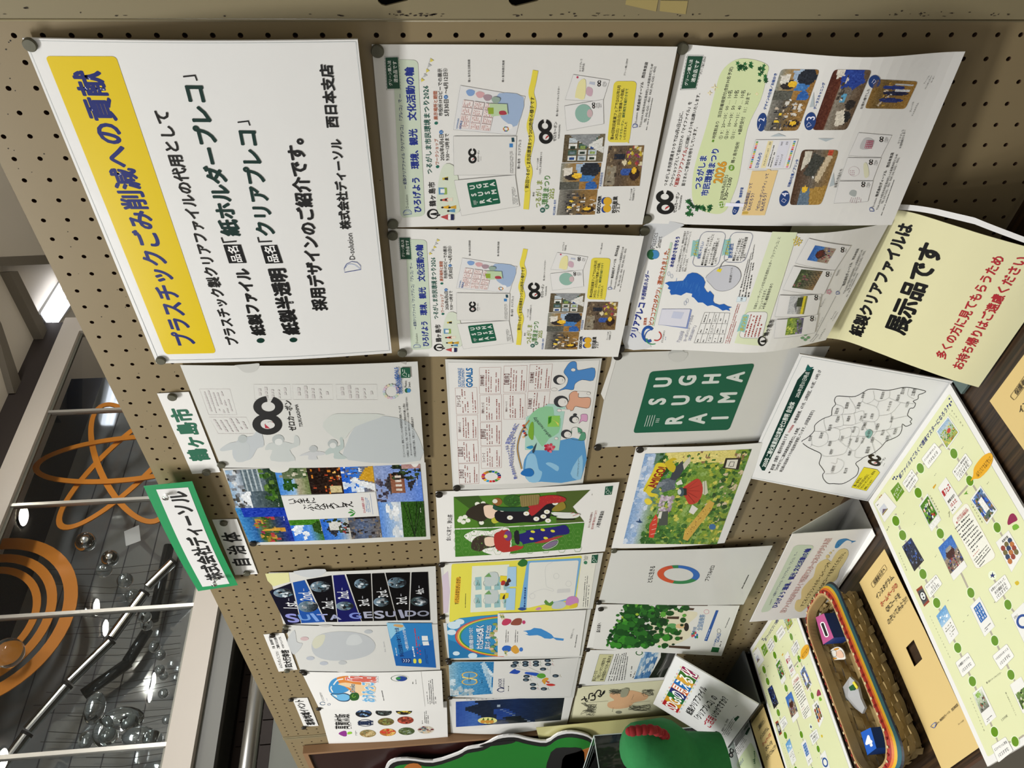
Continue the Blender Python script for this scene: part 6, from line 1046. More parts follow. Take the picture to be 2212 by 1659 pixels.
# ---------------- 16 drop sheet
s16 = bsheet('s16', (689, 1530), (651, 1451), (954, 1448.5), (958, 1535), (2, 2, 5, 12), lambda u, v: .003 * np.sin(math.pi * v))
s16.build('white sheet with round blue and orange emblem and thick bubbly lettering', 'paper file')
p = Print(s16); k2 = lambda x, y: (600 + x / 6.1444, 1430 + y / 6.1444); F2 = (np.array(k2(0, 0)), np.array([1 / 6.1444, 0]), np.array([0, 1 / 6.1444])); p.fr = F2
p.P('#3f8fc8', [(675, 330), (700, 260), (760, 215), (850, 200), (900, 260), (960, 340), (900, 400), (760, 420), (690, 400)], 3); p.P('#d8843a', [(780, 215), (850, 190), (960, 190), (1100, 260), (1180, 300), (1150, 420), (1000, 400), (900, 330), (830, 290)], 3); p.P('#e6c9a0', [(800, 290), (850, 310), (1000, 360), (1100, 450), (1250, 430), (1300, 340), (1200, 280), (1100, 300), (900, 270)], 3) 
p.L('#e8e8e4', 2.6, [(730, 400), (705, 350), (715, 320)], 3); p.L('#e8e8e4', 2.6, [(740, 300), (790, 240), (870, 222)], 3)
p.P('#2a4a6a', [(700, 420), (800, 420), (880, 410), (960, 440), (965, 480), (930, 520), (830, 520), (760, 480)], 4); p.P('#6fb4e0', [(715, 428), (800, 430), (875, 420), (948, 445), (952, 480), (915, 508), (830, 508), (770, 475)], 4); p.P('#e0e4e2', [(735, 435), (775, 438), (790, 470)], 2)
p.P('#2a5a24', [(960, 430), (1000, 400), (1060, 410), (1080, 450), (1060, 500), (990, 510), (955, 480)], 4); p.ring('#8ac43a', 1010, 448, 22, 18, 6, 0, 270)
p.T('Omiko', 990, 405, 985, 290, '#2a2a2a', 1.6, oc='#e8e8e4', ob=4, hs=.9)
p.T('おうみっこ', 1210, 525, 1190, 270, '#6fb0dc', 5, oc='#e8ecee', ob=5, hs=1.35); p.T('号', 965, 245, 960, 200, '#d8584a', 4, oc='#e8ecee', ob=5); p.T('肥', 1160, 262, 1150, 185, '#d8584a', 4, oc='#e8ecee', ob=5, hs=1.6) if 0 else p.T('船', 1135, 262, 1130, 185, '#d0685a', 4, oc='#e8ecee', ob=5, hs=1.8)
p.ring('#3a5a7a', 595, 550, 34, 20, 10, 20, 340); p.ring('#5a6a8a', 680, 562, 18, 12, 6); p.T('ビワコプロダクツ', 605, 512, 565, 405, '#333', .3); p.X((655, 515), (625, 430), (633, 428), (663, 513), 1, '#3f6fae')
p.X((1395, 512), (1330, 205), (1360, 203), (1420, 510), 1, '#333', .95); p.E('#e0e0de', 1620, 215, 120, 46); p.ring('#3a5a3a', 1610, 215, 105, 40, 10, 90, 400); p.E('#1f3f8e', 1640, 220, 72, 34, 18); p.E('#3a8a4a', 1600, 215, 34, 18, 10); p.X((1780, 290), (1775, 215), (1800, 213), (1805, 290), 1, '#333'); p.X((1825, 290), (1815, 145), (1830, 143), (1845, 290), 1, '#333')
p.L('#888', .4, [(1955, 590), (1900, 110)]); p.X((1985, 552), (1945, 200), (1965, 198), (2003, 550), 1, '#333'); p.X((2010, 560), (1990, 240), (2085, 220), (2110, 560), 4, '#444', .9)
p.P('#c0c0bd', [(790, 125), (940, 112), (900, 132), (840, 136)], 3); p.fr = None; p.out()
# ---------------- 17 food circles
s17 = bsheet('s17', (711, 1609), (689, 1531), (965, 1515), (967.5, 1594.7), (2, 2, 4, 10), sag(.003))
s17.build('white sheet with ten round food photos and vertical brush heading, lowest left column', 'paper file'); s17.obj['label'] = 'white sheet with ten round food photos beside the dark maroon board'
p = Print(s17); p.fr = F2
for k, (x, y, b_, pal) in enumerate(((1140, 685, '#14181f', ['#2a4a7a', '#8ab0d8', '#1a1c22']), (1405, 665, '#1f2020', ['#3a3f40', '#6a7a78', '#2a2a2a']), (1675, 650, '#1a1512', ['#c9b03a', '#8a9a2a', '#2a1a12']), (1435, 792, '#6a5f34', ['#8a7a3a', '#5a4a2a', '#7a8a4a']), (1695, 772, '#8a3a2a', ['#b84a3a', '#6a2a1a', '#c86a4a']), (1195, 948, '#9a8a5a', ['#c9b484', '#6a6a4a', '#8a6a3a']), (1460, 932, '#b06a34', ['#c83a2a', '#e0c06a', '#d8a04a']), (1708, 918, '#4a5a34', ['#3a4a24', '#6a7a4a', '#8a9a8a']), (1965, 900, '#c8c0b0', ['#6a2a34', '#2a2a2a', '#6a8a94', '#c9b08a']))):
    p.pic((x - 108, y + 50), (x - 108, y - 50), (x + 108, y - 50), (x + 108, y + 50), img(18, 18, [(0, b_), (1, b_)], [('n', .1, .1, .9, .9, 26, .13, pal)], seed=170 + k), circ=True)
p.E(None, 1165, 808, 98, 44, 20, line='#23304a', lw=1.2); p.T('萬', 1165, 838, 1165, 780, '#1a2a4a', 3, hs=1.2)
p.T('萬寳・大飯', 858, 888, 858, 688, '#1a1a1a', 1.4, hs=1.3) if 0 else p.T('萬寳炊飯', 860, 888, 855, 690, '#1a1a1a', 1.4, hs=1.6); p.X((965, 885), (940, 690), (955, 688), (985, 883), 1, '#444')
p.P('#8a2f8a', [(805, 950), (850, 920), (905, 915), (915, 980), (870, 985)], 2); p.P('#8ac43a', [(925, 960), (930, 930), (975, 925), (985, 950)], 2); p.X((1030, 980), (1025, 905), (1050, 905), (1055, 980), 2, '#444'); p.X((1910, 820), (1905, 730), (1925, 728), (1930, 820), 1, '#222'); p.X((1945, 820), (1935, 650), (2000, 640), (2010, 818), 3, '#333')
p.P('#c4c4c1', [(1010, 608), (1110, 603), (1080, 618), (1040, 620)], 3); p.fr = None; p.out()
# ---------------- 18 green emblem file
s18 = bsheet('s18', (1285, 967), (1324, 762), (1793, 748), (1690, 950), (1.2, 1.2, 1.2, .8), None, FILM)
s18.build('translucent file with large green square of white capital letters', 'paper file')
p = Print(s18); p.at(); p.P('#ddddda', [X(2, 1, 980, 1430), X(2, 1, 1010, 1420), X(2, 2, 890, 180), X(2, 2, 860, 120)])
green4(p, X(2, 2, 1135, 455), X(2, 1, 1282, 1590), X(2, 2, 1955, 428), X(2, 1, 2175, 1520), tc='#cfd6d2')
p.at(2, 1); p.E('#b9bbb9', 1510, 1450, 75, 55, 20); p.P('#c8c9c6', [(1440, 1440), (1600, 1425), (1560, 1500), (1480, 1505)], 3)
p.out()
# ---------------- 19 windmill-garden picture
s19 = bsheet('s19', (1320.5, 1184.6), (1374, 966), (1654, 956), (1565, 1173), (2, 2, 10, 8), sag(.003))
s19.build('white-bordered painting of a green park with red cone-roofed tower and yellow ribbon', 'picture')
p = Print(s19); p.at(2, 2)
G5 = ['#4a7a2a', '#7a9a2e', '#2f5a20', '#a8ac3a', '#c9c25a', '#5f8a3a', '#8aa85a']
I = img(110, 84, [(0, '#7a9cc8'), (.1, '#a9bcd8'), (.2, '#7f9a6a'), (.3, '#6a8f3a'), (1, '#7f962f')], [('n', 0, 0, 1, .14, 30, .04, ['#c8d4e6', '#8aa8d0', '#b4c4dc']), ('p', [(.45, .2), (.6, .1), (.8, .12), (1, .1), (1, .3), (.4, .3)], '#5a7a68'), ('n', 0, .2, 1, 1, 620, .028, G5), ('n', .62, .15, 1, .45, 130, .03, ['#2f6a1c', '#3f7a24', '#5a9a34', '#1f4a18']), ('n', 0, .17, .2, .75, 90, .03, ['#2f5a24', '#4a7a34', '#3a6a2a']), ('n', .25, .75, 1, 1, 110, .028, ['#3a6a24', '#6a8a3a', '#2a4a1c', '#c8b89a']),
    ('p', [(.9, .25), (1, .2), (1, .85), (.86, .9)], '#d8cc7a'), ('n', .86, .2, 1, .95, 40, .018, ['#3a6a24', '#e0d48a', '#8a6a4a']), ('n', .35, .27, .52, .4, 60, .022, ['#b4a4b4', '#c8bcc8', '#9a8a9a']), ('p', [(.56, .26), (.7, .22), (.74, .36), (.6, .38)], '#5a6470'), ('p', [(.6, .2), (.68, .18), (.68, .3)], '#7a828c')], seed=190, noise=.03)
p.pic((1048, 1400), (1238, 632), (2148, 592), (1850, 1405), I)
p.P('#c8402f', [(1270, 1345), (1275, 1240), (1330, 1145), (1345, 1180), (1340, 1250), (1310, 1350)], 1); p.P('#4a4f4a', [(1355, 1245), (1358, 1130), (1435, 1118), (1430, 1240)]); p.P('#d8d8d0', [(1345, 1180), (1360, 1130), (1385, 1125), (1372, 1185)])
for k in range(4): p.L('#e0dcd0', .7, [(1285 + 8 * k, 1320 - 40 * k), (1335 - 2 * k, 1310 - 40 * k)])
p.P('#3a3f48', [(1450, 850), (1480, 760), (1560, 690), (1570, 760), (1530, 830), (1500, 860)]); p.P('#d8d8d0', [(1500, 880), (1545, 850), (1560, 890), (1510, 900)]); p.P('#c8c4b4', [(1560, 720), (1620, 650), (1625, 700), (1570, 770)])
p.P('#c9a44a', [(1560, 1360), (1575, 1290), (1790, 1030), (1830, 1050), (1805, 1110), (1600, 1375)])
for k in range(60): t = k / 60; p.E(['#a87a2a', '#dcc06a', '#8a5a2a'][k % 3], 1590 + 200 * t + rnd.uniform(-18, 18), 1320 - 230 * t + rnd.uniform(-22, 22), 5, 5, 5, L=None) if k % 2 else None
p.P('#c9c8b4', [(1725, 970), (1728, 870), (1760, 860), (1775, 965), (1750, 985)]); p.L('#5a5a4a', .8, [(1745, 975), (1745, 865)])
p.P('#b8382c', [(1560, 925), (1595, 895), (1680, 842), (1715, 870), (1730, 920), (1722, 985), (1690, 1040), (1650, 1060), (1610, 1060), (1585, 1010), (1560, 970)], 2)
for y1 in (860, 900, 950, 1005, 1050): p.L('#8a2a22', .7, [(1575, 945), (1715 - abs(y1 - 930) * .45, y1)])
p.P('#1f2a24', [(1548, 925), (1590, 925), (1592, 985), (1550, 985)], 1); p.E('#3a4f5a', 1545, 955, 26, 40, 16); p.E('#c8d0cc', 1530, 955, 16, 24, 12)
p.P('#d8c42e', [(1222, 945), (1250, 880), (1300, 790), (1330, 720), (1365, 708), (1405, 715), (1420, 750), (1390, 800), (1360, 860), (1330, 910), (1285, 960), (1340, 975), (1310, 1000), (1270, 990), (1245, 960)], 3); p.P('#c4ae24', [(1405, 715), (1430, 690), (1480, 665), (1510, 680), (1470, 700), (1500, 740), (1480, 790), (1440, 770), (1420, 740)], 3); p.P('#e0cc3e', [(1230, 1030), (1260, 1010), (1300, 1040), (1280, 1065), (1250, 1062)], 2)
p.T('AMIGO!', 1290, 920, 1385, 745, '#8a1f1a', 3.4, hs=1.2, res=2); p.T('STUDIO CITY', 1232, 940, 1305, 825, '#3a2a1a', .8) if 0 else p.X((1226, 945), (1300, 830), (1310, 838), (1236, 950), 1, '#5a3a1a')
p.P('#1f3f6a', [(1155, 1205), (1185, 1205), (1190, 1180), (1200, 1205), (1220, 1215), (1195, 1222), (1170, 1215)], 1)
p.R('#2a241c', (1900, 755), (1925, 668), (2060, 668), (2035, 768)); p.R('#dad8cc', (1922, 748), (1940, 682), (2032, 680), (2012, 758)); p.L('#333', 1.4, [(1950, 740), (1965, 700), (2000, 700), (1990, 740), (1960, 740)]); p.E('#3a6aa0', 1812, 1255, 30, 26, 12); p.P('#dcdad6', [(1610, 1130), (1640, 1065), (1690, 1100), (1650, 1150)])
p.out()
# ---------------- 20 ring emblem sheet
s20 = bsheet('s20', (1292.6, 1302), (1322, 1189), (1669, 1178.5), (1606, 1306), (1.5, 1.5, 14, 14), sag(.003), FILM)
s20.build('plain white sheet with tall red, green and blue ring emblem', 'paper file')
p = Print(s20); p.at(); c0 = np.array(X(2, 2, 1530, 1735))
cen(p, *((np.array(X(2, 2, 1705, 1645)) + np.array(X(2, 3, 1355, 30))) / 2 + [0, -4.5]), (0, -19), (44, 0)); p.fr = None
cx, cy = 1465.5, 1241.
for col, a0, a1 in (('#2a62b0', -95, 30), ('#2f7d4a', 30, 105), ('#c4512f', 105, 232), ('#b84a34', 232, 250), ('#2a7a4a', 250, 268)): p.ring(col, cx, cy, 39, 17, 14, a0, a1, 18, rot=.05)
p.T('ともに生きる', 1403, 1258, 1410, 1223, '#222', 1); p.T('プラでみゼロ', 1526, 1255, 1540, 1222, '#222', 1)
p.X((1600, 1270), (1633, 1204), (1637, 1206), (1605, 1272), 1, '#222', .95)
p.out()
# ---------------- 21 forest
s21 = bsheet('s21', (1267, 1401), (1289, 1305), (1598, 1308), (1558.5, 1417), (1.5, 1.5, 6, 9))
s21.build('white sheet with picture of dense layered green forest above a small figure', 'paper file'); s21.obj['label'] = 'white sheet printed with a dense layered forest of green round leaves'
p = Print(s21); p.at(2, 3); p.R('#dcdcda', (790, 640), (850, 262), (2030, 275), (1880, 690))
p.P('#dcd6be', [(1330, 600), (1300, 330), (1640, 320), (1680, 360), (1600, 440), (1640, 520), (1500, 600)], 3)
for a, b, c_, d in (((1440, 630), (1440, 612), (1625, 620), (1620, 645)), ((1500, 275), (1510, 262), (1778, 262), (1770, 275)), ((1420, 385), (1425, 365), (1530, 365), (1525, 388)), ((1500, 560), (1505, 540), (1560, 538), (1555, 562)), ((1580, 310), (1590, 290), (1660, 295), (1650, 312))): p.R('#4a3628', a, b, c_, d)
r21 = random.Random(21)
for k in range(420):
    y = r21.uniform(268, 622); x0 = 1040 - (y - 268) * .42 + r21.uniform(-10, 10); x = x0 + abs(r21.gauss(0, .55)) * 430; x = min(x, 1590 - abs(y - 280) * .25); r = r21.uniform(10, 38) * (1 if x > x0 + 60 else .5)
    p.E(['#1a4a1c', '#2a6a24', '#12351a', '#3a8a2a', '#5aa03a', '#7aac34', '#9ab83a'][min(6, int(abs(r21.gauss(0, 2.1))))], x, y, r, r * r21.uniform(.6, .95), 9, L=2 + k // 24)
p.P('#5a9a5a', [(1420, 450), (1450, 425), (1500, 430), (1500, 470), (1450, 470)], 3); p.E('#2a2420', 1590, 455, 22, 36); p.P('#d8b88a', [(1500, 460), (1510, 430), (1570, 430), (1565, 465)], 2)
for k in range(9): p.E(['#2a6ab0', '#3a8a4a', '#c84a5a'][k % 3], 1640 + 14 * (k % 4), 510 + 14 * (k // 3) + rnd.uniform(-8, 8), 9, 12, 8)
p.T('全国植樹祭', 1700, 485, 1730, 348, '#2f6fa8', 1.2, res=2); p.T('第75回', 1652, 500, 1665, 455, '#2f6fa8', 1); p.E(None, 1762, 325, 22, 18, 12, line='#c98a9a', lw=1); p.R('#2a56a0', (1742, 572), (1842, 312), (1866, 312), (1768, 575)); p.X((1748, 560), (1845, 325), (1860, 325), (1763, 562), 1, '#cdd9ea')
p.T('SUSTAINABLE', 1825, 620, 1838, 560, '#1f56a0', 1.2); p.T('GOALS', 1848, 585, 1868, 510, '#1f56a0', 2); p.R('#1f5f34', (1798, 668), (1812, 625), (1875, 632), (1862, 672)); p.X((1865, 620), (1895, 500), (1915, 505), (1888, 622), 1, '#444'); p.E(None, 1868, 488, 16, 18, 12, line='#333', lw=.7)
p.T('森の未来へ', 838, 500, 850, 418, '#1a1a1a', 2.4); p.X((1915, 460), (2000, 262), (2018, 262), (1930, 462), 1, '#111', 1.0)
p.out()
# ---------------- 22 new town
s22 = bsheet('s22', (1249.6, 1482), (1268.5, 1404), (1464, 1406), (1444, 1472), (1.2, 1.2, 1.5, 2))
s22.build('white sheet with pale yellow text box and cloudy-sky photo behind the tilted small sign', 'paper file')
p = Print(s22); k3 = lambda x, y: (1200 + x / 6.1444, 1400 + y / 6.1444); p.fr = (np.array(k3(0, 0)), np.array([1 / 6.1444, 0]), np.array([0, 1 / 6.1444]))
p.R('#d4d2a4', (478, 442), (585, 80), (770, 82), (648, 440), line='#444', lw=.5); p.T('東山パークス', 508, 435, 540, 300, '#333', .8); p.T('千里ニュータウンが経営する', 565, 400, 652, 130, '#222', 1.4); p.T('第100回記念イベスター選ばれる', 612, 425, 728, 100, '#222', 1.4)
p.X((680, 435), (800, 70), (975, 60), (930, 420), 7, '#555', .92); p.X((975, 405), (1015, 35), (1050, 40), (1010, 400), 1, '#555', .7); p.X((1010, 395), (1095, 180), (1120, 180), (1040, 395), 1, '#333')
p.ring('#2a6a34', 1110, 62, 42, 30, 12, 0, 360, 16)
p.pic((1040, 410), (1180, 10), (1400, 15), (1240, 392), img(30, 30, [(0, '#8fb4d8'), (1, '#3a6ea8')], [('n', 0, 0, 1, 1, 34, .12, ['#d8e2ea', '#a9c4dc', '#4a7ab0', '#c4d4e2'])], seed=220)); p.P('#1c241c', [(1235, 395), (1300, 290), (1395, 120), (1400, 20), (1610, 25), (1440, 385)]); p.P('#4a4a48', [(1500, 30), (1610, 25), (1510, 250), (1350, 330), (1420, 200)]); p.L('#8a8a86', .8, [(1345, 350), (1420, 250), (1480, 150)])
p.fr = None; p.out(ink=INKG)
# ---------------- 23 cream sheet
s23 = bsheet('s23', (1228, 1561), (1249, 1484), (1452, 1468), (1447, 1543), (1.5, 1.5, 3, 5), lambda u, v: .006 * np.sin(math.pi * v) * (1 - u), mat('cream_paper', '#d6d3b4', .55))
s23.build('cream sheet with ink drawings and a pale orange patch, lowest of its column', 'paper file'); s23.obj['label'] = 'cream sheet with brush calligraphy, ink drawings and a pale orange patch'
p = Print(s23); p.fr = (np.array(k3(0, 0)), np.array([1 / 6.1444, 0]), np.array([0, 1 / 6.1444]))
p.P('#d8ac84', [(690, 770), (700, 720), (780, 690), (720, 640), (740, 590), (850, 600), (980, 560), (1100, 580), (1230, 630), (1180, 690), (1050, 720), (980, 780), (850, 805), (740, 800)], 3)
for S_ in ([(340, 690), (380, 670), (420, 680)], [(380, 640), (400, 700), (430, 700)], [(440, 680), (450, 610), (500, 600)], [(460, 690), (520, 680), (520, 600)], [(480, 640), (500, 620), (530, 650)], [(530, 600), (560, 560), (600, 570), (590, 620), (640, 600), (650, 560)], [(560, 630), (600, 640), (640, 570)]): p.L('#151515', 2.4, S_, 3)
def scrib(x, y, rx_, ry_, n, sd_):
    r_ = random.Random(sd_); pts = [(x + r_.uniform(-rx_, rx_), y + r_.uniform(-ry_, ry_)) for _ in range(n)]
    for i in range(0, n - 3, 2): p.L('#5a5a4c', .45, pts[i:i + 4], 3)
scrib(820, 580, 120, 40, 40, 1); scrib(440, 780, 110, 55, 36, 2); scrib(430, 850, 100, 40, 30, 3); scrib(1220, 590, 90, 50, 34, 4); scrib(1120, 790, 150, 40, 34, 5); p.P('#9a9a84', [(860, 640), (880, 540), (970, 530), (960, 600), (930, 640)], 2)
p.L('#8a8a78', .4, [(350, 725), (700, 700)]); p.L('#8a8a78', .4, [(1000, 725), (1260, 700)]); p.X((1005, 680), (1065, 535), (1078, 538), (1018, 682), 1, '#333'); p.X((745, 840), (775, 715), (790, 718), (760, 842), 1, '#333'); p.E('#7a7a6a', 838, 850, 44, 20, 12)
p.fr = None; p.out()
# ================================================================ NAME STRIPS
def strip(key, TL, TR, BR, BL, label, lifts=(1, 1, 1.5, 1.5), m=None, bulge=None):
    s = bsheet(key, TL, TR, BR, BL, lifts, bulge, m or PAPER, .0004); s.name = 'name_strip'; s.build(label, 'sign', None); return s
n1 = strip('n1', (415, 1023.8), (339, 850), (407.6, 846.6), (476, 1020), 'white strip with dark green city name left of the eight-emblem file')
p = Print(n1); p.T('鶴ヶ島市', 434, 995, 387, 883, '#1a6248', 3.4, res=2); p.out()
n2 = bsheet('n2', (428, 1277), (310, 1050), (415, 1039.5), (514, 1264), (12, 22, 20, 12), lambda u, v: .006 * np.sin(math.pi * u), mat('green_card', '#1f8f56', .5)); n2.nv = 8; n2.name = 'name_banner'
n2.build('green bordered company name banner jutting above the top edge of the pegboard', 'sign')
p = Print(n2); p.at(); p.R('#dedede', X(0, 3, 1728, 112), X(0, 2, 1332, 937), X(0, 2, 1605, 918), X(0, 3, 1958, 85)); p.T('株式会社ディーソル', 467, 1252, 382, 1062, '#141414', 3.6, res=2); p.out()
n3 = strip('n3', (508, 1242), (458, 1122.5), (511.6, 1121), (557, 1240), 'white strip with three spaced black characters beside the collage file')
p = Print(n3); p.T('自 治 体', 524, 1221, 496, 1150, '#161616', 2.6, res=2); p.out()
n4 = strip('n4', (602, 1451), (569, 1370.6), (613.4, 1367), (642.5, 1446.6), 'white strip with four bold black characters and small lines above the globe file')
p = Print(n4); p.at(1, 3); p.T('四大行幸啓', 332, 798, 295, 652, '#161616', 3.4); p.T('よんだいぎょうこうけい', 265, 805, 228, 662, '#222', .8); p.T('天皇、皇后両陛下が', 205, 640, 168, 540, '#222', 1.6); p.T('ご臨席になる主要な', 245, 640, 210, 538, '#222', 1.6); p.T('4つのイベントです。', 285, 635, 252, 538, '#222', 1.6); p.out()
n5 = strip('n5', (656.5, 1569.4), (631, 1508.3), (664, 1507.4), (688, 1568), 'narrow white strip with black event heading, farthest left of the strips')
p = Print(n5); p.T('環境/地域イベント', 673, 1566, 645, 1512, '#161616', 3.2, hs=1.15); p.out()
# ================================================================ MARKERS: magnets and pins
mg = MB(); R0, H0 = .0062, .004
prof = [(0, 0), (R0, 0), (R0, -H0 * .75), (R0 * .88, -H0), (0, -H0)]; n = 22
V = [(r * math.cos(2 * math.pi * j / n), y, r * math.sin(2 * math.pi * j / n)) for r, y in prof[1:4] for j in range(n)]
Fm = [(i * n + j, i * n + (j + 1) % n, (i + 1) * n + (j + 1) % n, (i + 1) * n + j) for i in range(2) for j in range(n)] + [tuple(range(n)), tuple(range(2 * n, 3 * n))[::-1]]
MG = mat('grey_green_magnet_paint', '#5b5a4c', .45, .3, noise=.1, nscale=300); MD = mat('dark_magnet_paint', '#2b2722', .4, .2)
proto = {}
def magnet(x, y, label, dark=False, lift=2.4):
    if dark not in proto: proto[dark] = o = newmesh('magnet', V, Fm, MD if dark else MG)
    else: o = proto[dark].copy(); COL.objects.link(o)
    c_ = brd(x, y, lift * .001); o.location = c_; tag(o, label, 'magnet', 'round magnets that hold the sheets')
for x, y, t, d in [(66, 95, 'grey round magnet, upper right corner of the big laminated sign', 0), (348, 777, 'grey round magnet, upper left corner of the big laminated sign', 0),
    (815.4, 108.9, 'grey round magnet, upper right corner of the activity poster beside the post', 0), (848.6, 482.5, 'grey round magnet, upper left corner of the right-hand activity poster', 0), (848, 507, 'grey round magnet, upper right corner of the duplicate activity poster', 0), (869, 761, 'grey round magnet, upper left corner of the duplicate activity poster', 0),
    (1473, 102.8, 'grey round magnet, upper right corner of the workshop poster with the cloud', 0), (1396, 471, 'dark round magnet, upper left corner of the workshop poster with the cloud', 0), (1392, 497, 'grey round magnet, upper right corner of the blue lake poster', 0), (1339.5, 752, 'dark round magnet, upper left corner of the blue lake poster', 1), (1334, 768, 'dark round magnet, upper right corner of the green letter-square file', 1), (1291, 965, 'dark round magnet, upper left corner of the green letter-square file', 1),
    (986.8, 1053, 'dark round magnet, upper left corner of the red-box climate sheet', 1), (478.5, 1002.5, 'grey round magnet, upper left corner of the eight-emblem file', 0), (547, 1172.5, 'dark round magnet, upper left corner of the photo collage file', 1), (948.5, 1067, 'dark round magnet, upper right corner of the kimono sheet', 1),
    (372.5, 856, 'khaki round magnet at the right end of the green-lettered city strip', 0), (446, 1019, 'khaki round magnet at the left end of the green-lettered city strip', 0), (483.5, 1128.5, 'grey round magnet at the right end of the three-character strip', 0), (533.5, 1237, 'grey round magnet at the left end of the three-character strip', 0),
    (617, 1353.5, 'grey round magnet, upper left corner of the dark lettered collage', 0), (615.8, 1361.5, 'dark round magnet, upper right corner of the ghosted globe file', 1), (588.5, 1371.5, 'dark round magnet at the right end of the four-character strip', 1), (620, 1447.8, 'grey round magnet at the left end of the four-character strip', 0), (652.5, 1449, 'dark round magnet, upper left corner of the ghosted globe file', 1), (658, 1453.6, 'dark round magnet, upper right corner of the bubbly-lettered sheet', 1), (688.5, 1530, 'dark round magnet, upper left corner of the bubbly-lettered sheet', 1), (629, 1510.5, 'dark round magnet at the right end of the event heading strip', 1), (656.5, 1571, 'dark round magnet at the left end of the event heading strip', 1),
    (954, 1218.5, 'dark round magnet, upper right corner of the yellow puzzle file', 1), (956, 1332, 'dark round magnet, upper left corner of the yellow puzzle file', 1), (967.8, 1424.7, 'dark round magnet, upper left corner of the rainbow sheet', 1), (970.2, 1430.6, 'dark round magnet, upper right corner of the linked-rings sheet', 1), (972.5, 1506, 'dark round magnet, upper left corner of the linked-rings sheet', 1),
    (1382, 970, 'dark round magnet, upper right corner of the park painting', 1), (1326, 1188, 'grey round magnet, upper left corner of the park painting', 0), (1293.3, 1300, 'dark round magnet, upper left corner of the ring-emblem sheet', 1), (1298, 1314.3, 'dark round magnet, upper right corner of the forest sheet', 1), (1268.8, 1402.7, 'dark round magnet, upper left corner of the forest sheet', 1), (1251.7, 1481, 'dark round magnet, upper left corner of the cloudy-sky sheet', 1)]: magnet(x, y, t, bool(d), 6.4 if x < 70 else 4. if 'laminated' in t else 2.4)
PINM = mat('clear_pin_plastic', '#f4f6f6', .05, trans=1., ior=1.49)
for (x, y), t in (((361, 1062), 'clear push pin at the right end of the green name banner'), ((465, 1250), 'clear push pin at the left end of the green name banner')):
    b_ = brd(x, y, .017); pp = empty('push_pin', b_); tag(pp, t, 'pin', 'clear push pins on the green banner')
    m = MB(); m.tube([(0, 0, 0), (0, -.0015, 0), (0, -.003, 0), (0, -.009, .0), (0, -.0105, .0), (0, -.013, .0)], [.0052, .0055, .003, .0026, .005, .0048], 16); m.build('grip', PINM, pp, smooth=True)
    MB().tube([(0, .016, 0), (0, 0, 0)], .0006, 8).build('needle', STEEL, pp)
# ================================================================ MAROON BOARD, YELLOW SHEET, CUT-OUT, CASE
mb_ = empty('framed_board', (-2.6, -.01, -.4)); tag(mb_, 'dark maroon board in a thin wooden frame beyond the pinned sheets', 'board')
X0, X1, Z0, Z1 = -1.868, -3.2, .012, -1.02
rel(MB().box(X1, -.016, Z1, X0, -.0015, Z0).build('board_face', mat('dark_maroon_board', '#2a0f0d', .35, noise=.15, nscale=5)), mb_)
WD = mat('pale_wood_frame', '#8a6a4c', .5)
for a in ((X0, -.022, Z1, X0 + .012, -.0015, Z0 + .012), (X1, -.022, Z0, X0, -.0015, Z0 + .012)): rel(MB().box(*a).build('frame_strip', WD), mb_)
def bpoly(name, pts, y0, y1, m, par=None, sm=0):
    P = [brd(x, y, -y1) for x, y in (smooth_closed(pts, sm) if sm else pts)]; P = [(q[0], q[2]) for q in P]; n = len(P)
    tr = tessellate_polygon([[Vector((a, b, 0)) for a, b in P]]); V = [(a, y1, b) for a, b in P] + [(a, y0, b) for a, b in P]
    F = [tuple(t) for t in tr] + [tuple(i + n for i in t) for t in tr] + [(i, (i + 1) % n, (i + 1) % n + n, i + n) for i in range(n)]
    o = newmesh(name, V, F, m); return rel(o, par) if par else o
ys = bpoly('yellow_sheet', [(1158, 1572), (1520, 1539), (1522, 1600), (1530, 1700), (1190, 1700)], -.0225, -.0235, mat('pale_yellow_sheet', '#c9c48a', .4, coat=.2)); tag(ys, 'plain pale yellow sheet on the maroon board, right of the green panel', 'poster')
co = empty('cutout_panel', (-2.4, -.03, -.5)); tag(co, 'plain green cut-out panel with white and black outlines on the maroon board', 'panel')
pts = [(830, 1700), (832, 1662), (845, 1643), (880, 1638), (935, 1643), (990, 1626), (1010, 1615), (1045, 1608), (1075, 1592), (1110, 1588), (1140, 1595), (1180, 1600), (1205, 1585), (1235, 1580), (1270, 1588), (1290, 1605), (1310, 1612), (1380, 1606), (1400, 1640), (1400, 1700)]
WHT = mat('cutout_white', '#d9d9d9', .4); cg = mat('cutout_green', '#1f7a2a', .35)
bpoly('white_border', pts, -.03, -.034, WHT, co, 3)
ins = lambda d: [(x + (4 if x < 900 else 0) * d, y + d * (5 if y < 1690 else 0)) for x, y in pts[:-2]] + [(1395, 1650), (1395, 1700)]
bpoly('black_outline', ins(1.), -.034, -.0345, BLACK, co, 3); bpoly('green_field', ins(2.6), -.0345, -.035, cg, co, 3)
for P_, m_ in (([(1035, 1612), (1060, 1604), (1110, 1600), (1105, 1606), (1060, 1612)], BLACK), ([(1190, 1625), (1230, 1615), (1262, 1625), (1250, 1700), (1180, 1700)], BLACK), ([(1215, 1640), (1245, 1625), (1300, 1610), (1320, 1640), (1320, 1700), (1225, 1700)], mat('cutout_orange', '#b0682c', .35)), ([(870, 1665), (885, 1650), (910, 1655), (915, 1700), (870, 1700)], mat('cutout_orange'))):
    bpoly('colour_field', P_, -.035, -.0353, m_, co, 3)
